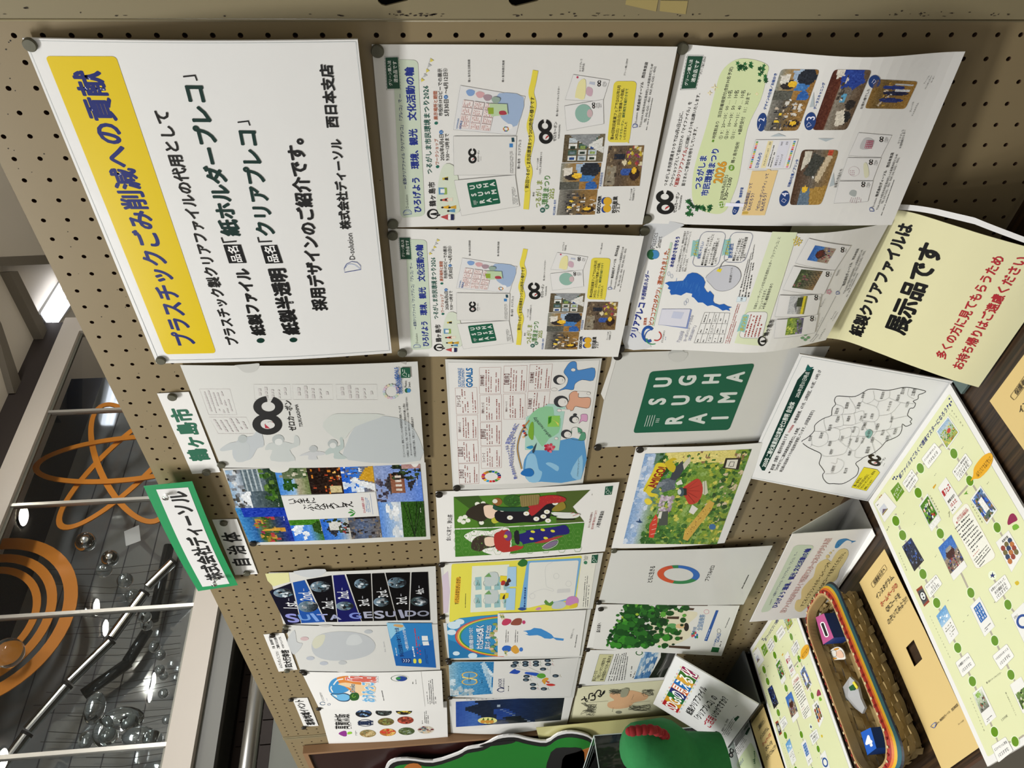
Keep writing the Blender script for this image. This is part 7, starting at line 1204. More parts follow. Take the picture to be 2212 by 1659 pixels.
# clear case with a soft green cushion roll
ac = empty('acrylic_case', (-1.9, -.2, ZD)); tag(ac, 'clear acrylic display case standing by the maroon board', 'case')
ACR = mat('clear_acrylic', '#eef4f2'); nt = ACR.node_tree; bs = nt.nodes['Principled BSDF']; out = nt.nodes['Material Output']
g_ = nt.nodes.new('ShaderNodeBsdfGlossy'); g_.inputs['Roughness'].default_value = .02; tr_ = nt.nodes.new('ShaderNodeBsdfTransparent'); tr_.inputs[0].default_value = (.93, .96, .95, 1); mx_ = nt.nodes.new('ShaderNodeMixShader'); fn_ = nt.nodes.new('ShaderNodeFresnel'); fn_.inputs[0].default_value = 1.4
nt.links.new(fn_.outputs[0], mx_.inputs[0]); nt.links.new(tr_.outputs[0], mx_.inputs[1]); nt.links.new(g_.outputs[0], mx_.inputs[2]); nt.links.new(mx_.outputs[0], out.inputs[0])
cT = onplane(1283, 1589, (0, 1, 0), -.08); zt = cT[2]; xr = cT[0]; bx0, bx1, by0, by1 = xr - .34, xr, -.36, -.08
T_ = .003
for a in ((bx0, by0, zt - T_, bx1, by1, zt), (bx1 - T_, by0, ZD, bx1, by1, zt - T_), (bx0, by1 - T_, ZD, bx1 - T_, by1, zt - T_), (bx0, by0, ZD, bx1 - T_, by0 + T_, zt - T_), (bx0, by0 + T_, ZD, bx0 + T_, by1 - T_, zt - T_)): rel(MB().box(*a).build('pane', ACR), ac)
EDG = mat('acrylic_edge', '#b9c4c2', .2)
for a, b in (((bx1, by0, zt), (bx1, by1, zt)), ((bx1, by1, ZD), (bx1, by1, zt)), ((bx0, by1, zt), (bx1, by1, zt)), ((bx1, by0, ZD), (bx1, by0, zt))): rel(MB().tube([a, b], .0013, 6).build('edge_line', EDG), ac)
cu = empty('cushion', (bx0 + .17, -.2, ZD + .004)); tag(cu, 'plain green plush cushion with red scalloped trim in the acrylic case', 'cushion')
GP = mat('green_plush', '#1c6e38', .9, noise=.15, nscale=60, bump=.001); RP = mat('red_plush', '#7f1419', .9, noise=.1, nscale=60)
cc = lambda x, y, d: onplane(x, y, (0, 1, 0), d)
m = MB(); P1, P2, P3, P4 = cc(1372, 1612, -.2), cc(1420, 1625, -.2), cc(1470, 1665, -.22), cc(1540, 1655, -.22)
m.tube([P1 + [0, 0, .02], P1, P2, P3, P4 - [0, 0, .03]], [.02, .05, .075, .085, .07], 18); o = rel(m.build('body', GP, smooth=True), cu)
m = MB(); tp = [(1360, 1580), (1385, 1577), (1412, 1577), (1438, 1590), (1455, 1612), (1478, 1624), (1500, 1625), (1525, 1622)]
for k, (x, y) in enumerate(smooth_open([(a, b) for a, b in tp], 4)): m.sphere(cc(x, y, -.19), .0095 + .002 * (k % 2), 10)
o = rel(m.build('scalloped_trim', RP, smooth=True), cu); o['kind'] = 'stuff'
# ================================================================ ON THE TABLE
def plate(corn, name, label, cat, m, bulge=None, thick=.0006, group=None, nv=None):
    s = Sheet(corn, bulge, name, m, thick, nv); s.build(label, cat, group); return s
# tilted map card on its stand
mc = plate([(-.7437, -.0045, -.8749), (-.4386, -.0157, -.8749), (-.4411, -.0768, -1.0735), (-.7462, -.0656, -1.0735)], 'map_card', 'white laminated card with outline map and dark green title bar leaning on the table', 'card', LAMI, thick=.002)
p = Print(mc); p.at(); p.L('#bcc3c6', 1., project(mc.p(np.array([[.012, .018], [.988, .018], [.988, .982], [.012, .982], [.012, .018]])))); p.at(3, 2)
p.at(); p.P('#14372f', [(1646, 1015.7), (1640.5, 1005), X(3, 2, 320, 0), (1744.5, 795.5), (1758.5, 797), X(3, 2, 425, 0), X(3, 2, 45, 760)])
p.T('2050年 二酸化炭素排出実質ゼロ表明 自治体', 1649.5, 1008, 1713, 868, '#dfe6e2', 2.2, res=2); p.T('2026年3月31日時点', 1721, 858, 1745, 803, '#dfe6e2', .8)
p.at(3, 2); p.P('#222', [(75, 775), (88, 765), (95, 775), (82, 782)]); p.T('東京都・京都市・横浜市を始めとする', 103, 755, 232, 455, '#222', .8); p.T('1213自治体', 245, 440, 285, 378, '#b02a30', 1.6); p.at(); p.T('(46都道府県、671市、22特別区、411町、63村) が', *X(3, 2, 292, 362), *X(3, 1, 508, 1545), '#222', .8)
p.at(3, 2); p.T('「2050年までに二酸化炭素排出実質ゼロ」を表明。', 137, 758, 330, 400, '#222', .8); p.T('埼玉県63自治体のうち54自治体が表明しています。(共同宣言含む)', 178, 770, 450, 255, '#222', .8)
out_ = [(355, 518), (385, 495), (425, 465), (460, 425), (462, 385), (495, 350), (545, 320), (600, 300), (605, 270), (612, 235), (638, 205), (628, 175), (648, 138), (720, 140), (800, 140), (870, 105), (910, 82), (975, 80), (1050, 90), (1120, 82), (1180, 68), (1245, 65), (1330, 80), (1390, 97), (1365, 115), (1330, 128), (1325, 160), (1285, 180), (1305, 200), (1290, 235), (1260, 240), (1245, 270), (1240, 300), (1275, 330), (1260, 350), (1270, 370), (1225, 390), (1195, 370), (1190, 420), (1165, 465), (1110, 495), (1060, 515), (1020, 560), (960, 610), (880, 645), (845, 670), (805, 700), (830, 740), (815, 795), (770, 830), (740, 850), (690, 870), (620, 868), (570, 865), (535, 825), (530, 790), (545, 770), (520, 730), (500, 700), (510, 665), (515, 620), (460, 590), (400, 560)]
p.L('#2a2a2a', 1.3, smooth_closed(out_, 3)); 
for Lp in ([(430, 465), (440, 540), (425, 560)], [(460, 430), (560, 440), (570, 520), (500, 560), (430, 540)], [(605, 300), (540, 330), (560, 430)], [(640, 205), (700, 230), (690, 290), (605, 300)], [(748, 142), (800, 230), (790, 280), (690, 290)], [(870, 105), (860, 180), (800, 230)], [(950, 90), (960, 160), (900, 200), (860, 180)], [(1090, 90), (1080, 150), (1000, 180), (960, 160)], [(1250, 68), (1240, 130), (1290, 160)], [(1080, 150), (1180, 190), (1290, 200)], [(690, 290), (700, 380), (620, 400), (550, 430)], [(700, 380), (800, 370), (790, 280)], [(800, 370), (860, 340), (870, 260), (790, 280)], [(860, 340), (960, 350), (1000, 300), (980, 230), (900, 200)], [(1000, 300), (1100, 280), (1180, 190)], [(960, 350), (980, 430), (900, 420), (860, 340)], [(980, 430), (1060, 420), (1100, 380), (1100, 280)], [(1060, 420), (1110, 495)], [(1060, 420), (1190, 390)], [(1100, 330), (1240, 300)], [(570, 520), (660, 500), (670, 420), (620, 400)], [(660, 500), (760, 470), (760, 400), (670, 420)], [(760, 470), (820, 470), (830, 400), (760, 400)], [(820, 470), (890, 470), (900, 420)], [(760, 470), (740, 560), (660, 500)], [(740, 560), (800, 590), (890, 470)], [(740, 560), (700, 620), (560, 640), (515, 620)], [(800, 590), (800, 645), (870, 650)], [(940, 480), (1000, 520), (1030, 550)], [(980, 430), (940, 480)], [(650, 655), (705, 685), (690, 740), (640, 780), (550, 785)], [(650, 655), (640, 700), (600, 690)], [(1000, 180), (980, 230)]): p.L('#8a8a8a', .45, Lp, 3)
p.P('#7faaa4', [(885, 435), (915, 412), (945, 430), (940, 460), (915, 490), (890, 470)], 2)
for t, x, y, w_ in (('秩父市', 722, 760, 46), ('小鹿野町', 615, 745, 62), ('飯能市', 905, 585, 56), ('川越市', 985, 390, 52), ('加須市', 732, 215, 56), ('羽生市', 648, 262, 52), ('行田市', 655, 330, 52), ('熊谷市', 590, 400, 52), ('深谷市', 518, 465, 52), ('鴻巣市', 745, 325, 48), ('久喜市', 830, 215, 56), ('春日部市', 1028, 130, 62), ('越谷市', 1158, 150, 52), ('上尾市', 940, 305, 48), ('川口市', 1235, 205, 48), ('所沢市', 1135, 430, 50), ('入間市', 1068, 490, 50), ('狭山市', 1030, 440, 46), ('日高市', 945, 500, 44), ('坂戸市', 865, 400, 42), ('鶴ヶ島市', 913, 450, 58), ('東松山市', 790, 415, 52), ('小川町', 690, 490, 46), ('寄居町', 590, 530, 44), ('本庄市', 425, 490, 46), ('横瀬町', 755, 610, 44), ('幸手市', 868, 130, 46), ('さいたま市', 1085, 220, 80), ('川島町', 880, 375, 48), ('毛呂山町', 862, 505, 50), ('越生町', 815, 500, 42), ('ときがわ町', 755, 520, 62), ('皆野町', 600, 600, 42), ('桶川市', 885, 300, 40), ('北本市', 850, 320, 40), ('吉川市', 1200, 92, 60), ('三郷市', 1290, 105, 60), ('富士見市', 1105, 330, 50)):
    p.T(t, x - w_ * .17, y + w_ * .5, x + w_ * .17, y - w_ * .5, '#333', .4)
p.L('#333', .5, [(925, 470), (972, 620)]); oc(p, 962, 672, (12, -42), (52, 14)); p.T('ゼロカーボン', 990, 722, 1052, 650, '#333', .6); p.X((1030, 720), (1065, 660), (1072, 664), (1038, 722), 1, '#555')
p.P('#d8cc2e', [(770, 900), (875, 730), (985, 750), (1008, 775), (895, 928)]); p.L('#333', .5, [(770, 900), (875, 730), (985, 750), (1008, 775), (895, 928), (770, 900)]); p.T('鶴ヶ島市は、', 795, 890, 850, 815, '#222', 1); p.T('2022年3月24日に', 820, 900, 910, 790, '#222', 1); p.T('「ゼロカーボンシティ」宣言を', 848, 910, 965, 760, '#222', 1); p.T('表明しています！', 880, 915, 945, 835, '#222', 1)
p.at(3, 1); p.P('#1f5f5a', [(385, 1540), (405, 1495), (425, 1520), (455, 1518), (430, 1545), (400, 1550)]); p.X((425, 1545), (440, 1510), (450, 1512), (436, 1548), 1, '#333')
p.out(ink=INKG)
st = empty('card_stand', (-.44, -.075, ZD)); tag(st, 'clear acrylic stand foot between the map card and the yellow notice', 'stand')
q = [dsk(2063, 822), dsk(2082, 851), dsk(2097, 832), dsk(2082, 800)]
AC2 = mat('greenish_acrylic_edge', '#6f8480', .15, trans=.4)
rel(newmesh('base', [(v[0], v[1], ZD) for v in q] + [(v[0], v[1], ZD + .004) for v in q], [(0, 3, 2, 1), (4, 5, 6, 7), (0, 1, 5, 4), (1, 2, 6, 5), (2, 3, 7, 6), (3, 0, 4, 7)], AC2), st)
# yellow notice, curved
YEL = mat('pale_yellow_laminate', '#d8d5ac', .25, coat=.35, bump=.0005, nscale=16)
prof = [(-1.072, -.1185), (-1.04, -.1015), (-.995, -.0715), (-.966, -.050), (-.93, -.025), (-.90, -.016), (-.85, -.010), (-.80, -.008)]
_s = smooth_open(prof, 8); zs_ = _s[:, 0]; ysv = _s[:, 1]
class Curved(Sheet):
    def __init__(s, x0, x1, m):
        L = np.concatenate([[0], np.cumsum(np.hypot(np.diff(zs_), np.diff(ysv)))]); s.Lc = L; s.x0, s.x1 = x0, x1; s.W = x1 - x0; s.H = L[-1]; s.b = lambda u, v: u * 0; s.n = np.array([0, -.93, .37]); s.thick = .0008; s.m = m; s.name = 'notice'; s.nv = 80; s.obj = None
    def p(s, uv, lay=0.):
        t = (1 - uv[:, 1]) * s.H; z = np.interp(t, s.Lc, zs_); y = np.interp(t, s.Lc, ysv); x = s.x0 + uv[:, 0] * s.W
        lift = .006 * uv[:, 0] * np.sin(math.pi * np.clip(uv[:, 1], 0, 1)) if True else 0
        return np.stack([x, y - lift, z], 1) + (np.asarray(lay) if np.ndim(lay) == 0 else lay[:, None]) * s.n
yn = Curved(-.4082, -.194, YEL); yn.build('pale yellow laminated notice with bold black and red lines curving down to the table', 'sign')
p = Print(yn); p.at(3, 1)
p.at(); p.P('#dcdcdc', [X(3, 1, 1150, 160), X(3, 1, 1500, 200), X(3, 1, 1800, 270), X(3, 1, 2212, 430), X(3, 1, 2212, 480), X(3, 1, 1800, 325), X(3, 1, 1450, 240), X(3, 1, 1140, 205)])
p.T('紙製クリアファイルは', *X(3, 1, 800, 1250), *X(3, 1, 1232, 325), '#121212', 4, res=2); p.T('展示品です', *X(3, 1, 1130, 1225), *X(3, 1, 1455, 500), '#121212', 4, res=2)
p.T('多くの方に見てもらうため', *X(3, 1, 1510, 1440), *X(3, 1, 2008, 595), '#a8242c', 2.6, res=2); p.T('お持ち帰りはご遠慮ください', *X(3, 1, 1650, 1530), *X(3, 1, 2195, 600), '#a8242c', 2.6, res=2)
p.out(ink=INKG)
# game sheets
CARDM = mat('game_sheet_laminate', '#e0e0de', .3, coat=.2)
def zq(*q, z=ZD): return [tuple(dsk(x, y, z)) for x, y in q]
zg = -1.0695
ga = plate([(-.7475, -.0675, zg), (-.4520, -.0760, zg), (-.4665, -.4885, zg), (-.7625, -.4790, zg)], 'game_sheet', 'large pale green laminated board-game sheet nearest the camera, beside the orange strip', 'game sheet', CARDM, thick=.003)
SRC_TL, SRC_TR = dsk(1876, 1083, zg), dsk(2052, 829, zg)
ga.c = np.array([SRC_TL, SRC_TR, SRC_TR + (dsk(2133, 1656, zg) - SRC_TL), dsk(2133, 1656, zg)]); bpy.data.objects.remove(ga.obj)
ga.n = np.array([0, 0, 1.]); ga.build('large pale green board-game sheet nearest the camera, beside the long orange strip', 'game sheet')
gb = Sheet([dsk(1618, 1397.5, -1.072) - [0, .01, 0], dsk(1618, 1397.5, -1.072) + [.302, -.092, 0], dsk(1618, 1397.5, -1.072) + [.302, -.512, 0], dsk(1618, 1397.5, -1.072) + [0, -.43, 0]], None, 'game_sheet', CARDM, .002)
a_ = dsk(1618, 1397.5, -1.072); b_ = dsk(1730, 1343, -1.072); c_ = dsk(1847, 1659, -1.072); d_ = dsk(1702, 1659, -1.072)
vx = np.array([math.cos(-.018), math.sin(-.018), 0]); vy = np.array([math.sin(-.018), -math.cos(-.018), 0]); o_ = a_ + [0, -.006, 0]
gb.c = np.array([o_, o_ + vx * .302, o_ + vx * .302 + vy * .425, o_ + vy * .425]); gb.n = np.array([0, 0, 1.]); gb.W, gb.H = .302, .425
gb.build('pale green board-game sheet farther along the table, behind the woven basket', 'game sheet')
p = Print(ga); p.at()
p.R('#dfdfae', (1890, 1078), (2046, 853), X(3, 2, 2300, 1300), (2152, 1645), r=3) if 0 else p.R('#d7dbb0', *project(ga.p(np.array([[.035, .022], [.965, .022], [.965, .978], [.035, .978]]))), r=4)
G = '#5f8a1e'
def node(c, x, y): p.E('#dfe8c8', *X(c[0], c[1], x, y), 9.4, 13.2, 16, -.25); p.E(G, *X(c[0], c[1], x, y), 7.6, 11.2, 16, -.25)
def road(*pts): p.L('#a8a294', 4.2, [X(*q) for q in pts])
road((3, 2, 1140, 1120), (3, 2, 1160, 1200), (3, 2, 1205, 1310), (3, 2, 1290, 1480), (3, 2, 1370, 1624), (3, 3, 1480, 240), (3, 3, 1660, 620), (3, 3, 1785, 900), (3, 3, 1965, 1320), (3, 3, 2000, 1420), (3, 3, 2140, 1400), (3, 3, 2212, 1350))
road((3, 2, 1260, 830), (3, 2, 1330, 940), (3, 2, 1420, 1100), (3, 2, 1515, 1290), (3, 2, 1600, 1450), (3, 3, 1700, 20), (3, 3, 1765, 160), (3, 3, 1860, 330), (3, 3, 1970, 560), (3, 3, 2100, 820), (3, 3, 2160, 950))
road((3, 2, 1300, 810), (3, 2, 1350, 735), (3, 2, 1430, 640), (3, 2, 1530, 540), (3, 2, 1630, 610), (3, 2, 1765, 845), (3, 2, 1850, 980), (3, 2, 1990, 1230), (3, 2, 2100, 1430)); road((3, 2, 1765, 860), (3, 2, 1660, 980), (3, 2, 1620, 1090))
road((3, 3, 1950, 30), (3, 3, 2020, 140), (3, 3, 2080, 260), (3, 3, 2200, 400))
for q in ((2, 1143, 1180), (2, 1200, 1300), (2, 1370, 1624), (2, 1348, 740), (2, 1330, 945), (2, 1515, 1285), (2, 1628, 618), (2, 1762, 845), (2, 1990, 1235), (3, 1485, 245), (3, 1660, 620), (3, 1783, 900), (3, 1770, 160), (3, 1970, 560), (3, 2080, 260), (3, 2105, 845), (3, 1968, 1322), (3, 2140, 1402)): node((3, q[0]), q[1], q[2])
def cardq(k, TL, TR, BR, BL, lines, r=3, fs='#222'):
    p.R('#e6e6e2', X(3, k, *TL), X(3, k, *TR), X(3, k, *BR), X(3, k, *BL), r=r, line='#8a8a80', lw=.5); f = lambda u, v: (1 - u) * (1 - v) * np.array(X(3, k, *TL)) + u * (1 - v) * np.array(X(3, k, *TR)) + u * v * np.array(X(3, k, *BR)) + (1 - u) * v * np.array(X(3, k, *BL))
    n = len(lines)
    for i, t in enumerate(lines): m_ = max(.08, .5 - len(t) * .055); p.T(t, *f(m_, (i + .75) / (n + .5)), *f(1 - m_, (i + .75) / (n + .5)), fs, .6)
cardq(2, (1195, 865), (1275, 745), (1335, 830), (1255, 950), ['「アルビフモ」の', '環境活動を勉強する', '1マスすすむ'])
cardq(2, (1355, 665), (1465, 525), (1530, 600), (1415, 748), ['ゴミのポイ捨てをした', '1マスもどる']); cardq(2, (1612, 770), (1725, 612), (1785, 695), (1668, 855), ['使っていない電気製品の', 'コンセントを抜く', '1マスすすむ'])
cardq(3, (1640, 745), (1745, 655), (1810, 765), (1700, 868), ['OA機器リサイクル', '1マスすすむ']); cardq(3, (1948, 690), (2070, 585), (2135, 690), (2020, 810), ['へちまタオルをつくる', '1マスすすむ']); cardq(3, (1940, 1440), (2060, 1362), (2125, 1480), (2000, 1580), ['エコイベントに参加', '1マスすすむ']); cardq(3, (1915, 130), (2055, 5), (2110, 110), (1980, 245), ['水筒をいつももって、', '水分補給する', '1マスすすむ']); cardq(3, (1380, 105), (1480, 5), (1532, 85), (1430, 210), ['マンホールカードを', 'もらう', '1マスすすむ'])
p.at(3, 2); p.P('#5f8a1e', [(1098, 930), (1162, 855), (1215, 935), (1150, 1022)]); p.T('すごろく', 1128, 970, 1170, 890, '#e8ecd8', 1.4); p.T('スタート!!', 1150, 990, 1192, 915, '#e8ecd8', 1.4)
p.T('紙ファイルすごろくで環境マスターになろう！', 1172, 815, 1578, 230, '#1c2768', 2.6, res=2)
for x, y in ((1130, 815), (1145, 830), (1120, 830), (1155, 810), (1590, 160), (1605, 185), (1592, 205), (1575, 220), (1600, 215)): p.E('#1c2768', x, y, 7, 9, 8)
p.T('新しい子供たちの国', 965, 1025, 1100, 850, '#8a5a2a', 1.6) if 0 else p.X((960, 1030), (1085, 850), (1105, 862), (985, 1045), 1, '#a8784a', .95)
def pcard(k, TL, TR, BR, BL, I): 
    p.R('#e2e2de', X(3, k, *TL), X(3, k, *TR), X(3, k, *BR), X(3, k, *BL), line='#999', lw=.4); f = lambda u, v: (1 - u) * (1 - v) * np.array(X(3, k, *TL)) + u * (1 - v) * np.array(X(3, k, *TR)) + u * v * np.array(X(3, k, *BR)) + (1 - u) * v * np.array(X(3, k, *BL))
    return f
def inpic(f, I, a=.06, b=.06, c=.94, d=.94): s_, p.crop = p.crop, None; p.pic(f(a, b), f(c, b), f(c, d), f(a, d), I); p.crop = s_
p.at()
f = pcard(2, (1478, 432), (1580, 302), (1675, 440), (1568, 588), 0); inpic(f, img(20, 28, [(0, '#8aa9c8'), (.25, '#a9bcc4'), (1, '#8a9a3a')], [('n', 0, .25, 1, 1, 90, .06, G5 + ['#c83a2a', '#c9a44a', '#c8c4b4']), ('e', .62, .5, .14, .1, '#b83a2a')], seed=301))
f = pcard(2, (965, 1040), (1050, 940), (1150, 1060), (1048, 1192), 0); p.X(f(.1, .1), f(.5, .1), f(.5, .2), f(.1, .2), 1, '#444'); p.R('#c4c8d2', f(.1, .35), f(.55, .35), f(.55, .7), f(.1, .7)); p.R('#8a7a2a', f(.1, .66), f(.55, .66), f(.55, .71), f(.1, .71)); p.P('#6a5a6a', [f(.12, .65), f(.3, .5), f(.5, .65)])
f = pcard(2, (1337, 1050), (1408, 950), (1522, 1170), (1442, 1270), 0); inpic(f, img(16, 30, [(0, '#4a7a24'), (.8, '#4a7a24'), (.82, '#dededa'), (1, '#dededa')], [('n', .1, .15, .9, .75, 30, .09, ['#2e261c', '#a8302a', '#e3c9b4', '#1f1a5e', '#e0e0dc', '#6a9a3a'])], seed=302))
f = pcard(2, (1495, 905), (1562, 815), (1700, 1035), (1618, 1130), 0); p.T('鶴フェス', *f(.1, .28), *f(.9, .28), '#a8242c', 3.4, hs=1.8); p.T('開催決定!!', *f(.15, .6), *f(.85, .6), '#222', 2); p.T('10.3土', *f(.2, .75), *f(.8, .75), '#a8242c', 2); p.X(f(.1, .85), f(.9, .85), f(.9, .93), f(.1, .93), 1, '#333')
f = pcard(2, (1765, 1000), (1850, 885), (1992, 1090), (1905, 1212), 0); inpic(f, img(22, 30, [(0, '#5a7ab0'), (1, '#4a5a4a')], [('n', 0, 0, 1, 1, 70, .1, ['#3a6ac8', '#2a4a1a', '#c8d4e0', '#5a5a6a', '#8a6a4a', '#2a3a8a']), ('r', .3, .22, .68, .78, '#e0e0de')], seed=303))
f = pcard(2, (1195, 1395), (1270, 1320), (1378, 1510), (1298, 1602), 0); inpic(f, img(18, 30, [(0, '#1c2a5a'), (1, '#16121a')], [('n', 0, 0, 1, 1, 40, .07, ['#3a5aa8', '#0a0a12', '#5a6a8a', '#1a1a3a'])], seed=304), 0, 0, 1, 1)
f = pcard(2, (1498, 1405), (1605, 1295), (1740, 1560), (1625, 1680), 0); inpic(f, img(24, 30, [(0, '#2a5fae'), (.4, '#3a70bc'), (.55, '#8a7a6a'), (1, '#6a5a4a')], [('e', .5, .45, .28, .2, '#3a1210'), ('e', .5, .3, .2, .08, '#8a8a8a'), ('n', 0, .6, 1, 1, 40, .06, ['#c8b8a8', '#2a2a3a', '#8a2a3a', '#3a4a8a'])], seed=305), 0, 0, 1, .8)
f = pcard(2, (1978, 1360), (2085, 1258), (2200, 1460), (2110, 1610), 0)
for i in range(3):
    for j in range(4): p.E(['#8a3a2a', '#6a5f34', '#2a3a5a', '#b06a34'][(i + j) % 4], *f(.22 + .28 * i, .3 + .15 * j), 5, 6.5, 9, -.3)
p.T('萬寳炊飯', *f(.35, .14), *f(.8, .14), '#222', 1)
p.R('#e4e4da', X(3, 2, 1605, 1160), X(3, 2, 1735, 1020), X(3, 2, 1985, 1480), X(3, 2, 1820, 1590), r=9, line='#c9b8a0', lw=.6)
p.at(3, 2); p.T('2027年10月3日', 1655, 1165, 1735, 1080, '#b02a30', 1); p.T('鶴フェス2027開催決定!', 1650, 1200, 1750, 1085, '#b02a30', 1); p.X((1630, 1235), (1755, 1105), (1900, 1330), (1790, 1450), 9, '#444', .92); p.X((1785, 1470), (1900, 1340), (1910, 1352), (1792, 1482), 1, '#b02a30'); p.X((1790, 1500), (1905, 1365), (1955, 1440), (1850, 1570), 4, '#444', .9)
p.P('#dfa62a', [(1790, 800), (1800, 730), (1870, 640), (1935, 612), (1955, 660), (1925, 740), (1850, 820), (1800, 830), (1768, 848)], 3); p.T('止まったら★まで進んで', 1815, 790, 1935, 645, '#4a2a0a', .8); p.T('「鶴フェス」を楽しもう!!', 1825, 810, 1945, 665, '#4a2a0a', .8)
p.P('#8a1f4a', [(2075, 1190), (2095, 1130), (2130, 1120), (2160, 1170), (2120, 1195), (2085, 1215)], 3); p.P('#6fa82e', [(2115, 1225), (2150, 1205), (2175, 1235), (2130, 1260)], 2); p.P('#c89a2a', [(1450, 900), (1475, 870), (1480, 880), (1460, 915)]); p.L('#333', .8, [(1580, 1120), (1590, 1100), (1590, 1150)])
p.P('#5f9a2e', [(1710, 960), (1740, 925), (1735, 945), (1750, 955)])
for t, x0, y0, x1, y1 in (('アミーゴ！', 1395, 285, 1450, 340), ('埼玉県入間市', 1605, 250, 1710, 395), ('入間市茶業協会', 1425, 960, 1510, 1115), ('入間市文化創造', 1768, 1030, 1870, 1200), ('吹田市下水道部', 1968, 955, 1968, 955)):
    if x0 != x1: p.V(t, x0 + (195 if t[0] == 'ア' else 0), y0, x1 + (195 if t[0] == 'ア' else 0), y1 + 60 * (t[0] == 'ア') * 0, 17, '#333')
p.V('吹田市下水道部', 1168, 1440, 1235, 1600, 16, '#333'); p.X((1060, 1255), (1105, 1170), (1120, 1180), (1075, 1265), 1, '#555'); p.T('入間市Instagram', 1450, 795, 1515, 710, '#444', .2) if 0 else None
for x, y in ((1200, 1120), (1460, 800), (1688, 575), (1290, 1210), (1900, 870), (1465, 1480)): p.X((x, y), (x + 35, y - 48), (x + 45, y - 42), (x + 10, y + 6), 1, '#666')
p.at(); f = pcard(3, (1482, 355), (1555, 262), (1670, 500), (1592, 590), 0); inpic(f, img(16, 14, [(0, '#5a94c8'), (1, '#9fc0dc')], [('n', .2, .3, .8, .8, 6, .1, ['#e0e8ee'])], seed=306), 0, 0, 1, .42); p.X(f(.15, .5), f(.9, .5), f(.9, .9), f(.15, .9), 5, '#6a6a5a', .5)
f = pcard(3, (1762, 275), (1842, 192), (1972, 440), (1885, 528), 0); p.crop = None; green4(p, f(.2, .12), f(.85, .12), f(.2, .62), col='#1f5fa8', tc='#dde4ee'); p.X(f(.2, .8), f(.9, .8), f(.9, .92), f(.2, .92), 2, '#444')
f = pcard(3, (2105, 345), (2212, 240), (2330, 520), (2225, 600), 0); p.ring('#2a4a8e', *f(.5, .4), 12, 13, 5); p.T('びわこ', *f(.1, .15), *f(.4, .15), '#333', .6)
f = pcard(3, (1785, 1000), (1862, 938), (1985, 1195), (1895, 1275), 0); inpic(f, img(14, 18, [(0, '#d0d4c8'), (.5, '#a9b89a'), (1, '#6a6a64')], [('n', 0, 0, .7, .3, 10, .1, ['#8ab05a']), ('n', .2, .4, .9, .9, 16, .1, ['#8a5a4a', '#4a4a48', '#1f5a3a', '#b0b0a8'])], seed=307), .05, .05, .85, .62); p.X(f(.2, .85), f(.8, .85), f(.8, .95), f(.2, .95), 2, '#333')
f = pcard(3, (2095, 930), (2190, 860), (2300, 1080), (2205, 1170), 0); inpic(f, img(14, 14, [(0, '#6a8a4a'), (1, '#3a4a2a')], [('n', 0, 0, 1, 1, 30, .1, ['#8aa85a', '#2a3a1c', '#c8c8b0'])], seed=308), .1, .35, .9, .9)
p.at(3, 3); p.R('#8a3a24', (1312, 135), (1358, 98), (1425, 235), (1380, 278)); p.P('#4a4a4c', [(1325, 150), (1368, 120), (1412, 220), (1372, 262)]); p.E('#20242c', 1370, 188, 28, 45, 16, -.3); p.E('#d8dcda', 1370, 188, 20, 34, 14, -.3); p.E('#20242c', 1365, 175, 6, 8, 8); p.E('#20242c', 1376, 200, 7, 9, 8)
p.V('アンカーネットワークサービス', 1425, 350, 1600, 710, 17, '#333'); p.V('おいでだえこえんわの話', 1762, 1030, 1885, 1320, 17, '#333'); p.V('鶴ヶ島市ガーデンパーク', 2060, 990, 2150, 1190, 17, '#333'); p.V('へちまデジタルグリーン', 1235, -20, 1280, 50, 15, '#333') if 0 else None
p.E('#e0e8d0', 1950, 15, 34, 40, 16, -.3); p.P('#1c2768', [(1930, 10), (1945, 8), (1950, -15), (1958, 8), (1975, 8), (1962, 20), (1968, 38), (1950, 25), (1935, 38), (1940, 20)]); p.P('#c9b02a', [(2135, 75), (2160, 60), (2175, 80), (2155, 100)], 2)
for x, y in ((1570, 225), (1700, 400), (1735, 350), (1800, 300), (2050, 375), (1960, 240)): p.X((x, y), (x + 40, y - 40), (x + 50, y - 32), (x + 10, y + 8), 1, '#666')
p.T('鶴ヶ島のイメージキャラクター', 1900, 915, 2025, 825, '#333', .3); p.T('ときがわ町', 2025, 1225, 2075, 1185, '#333', .3)
p.out(ink=INKG); p.out(gb, ink=INKG)
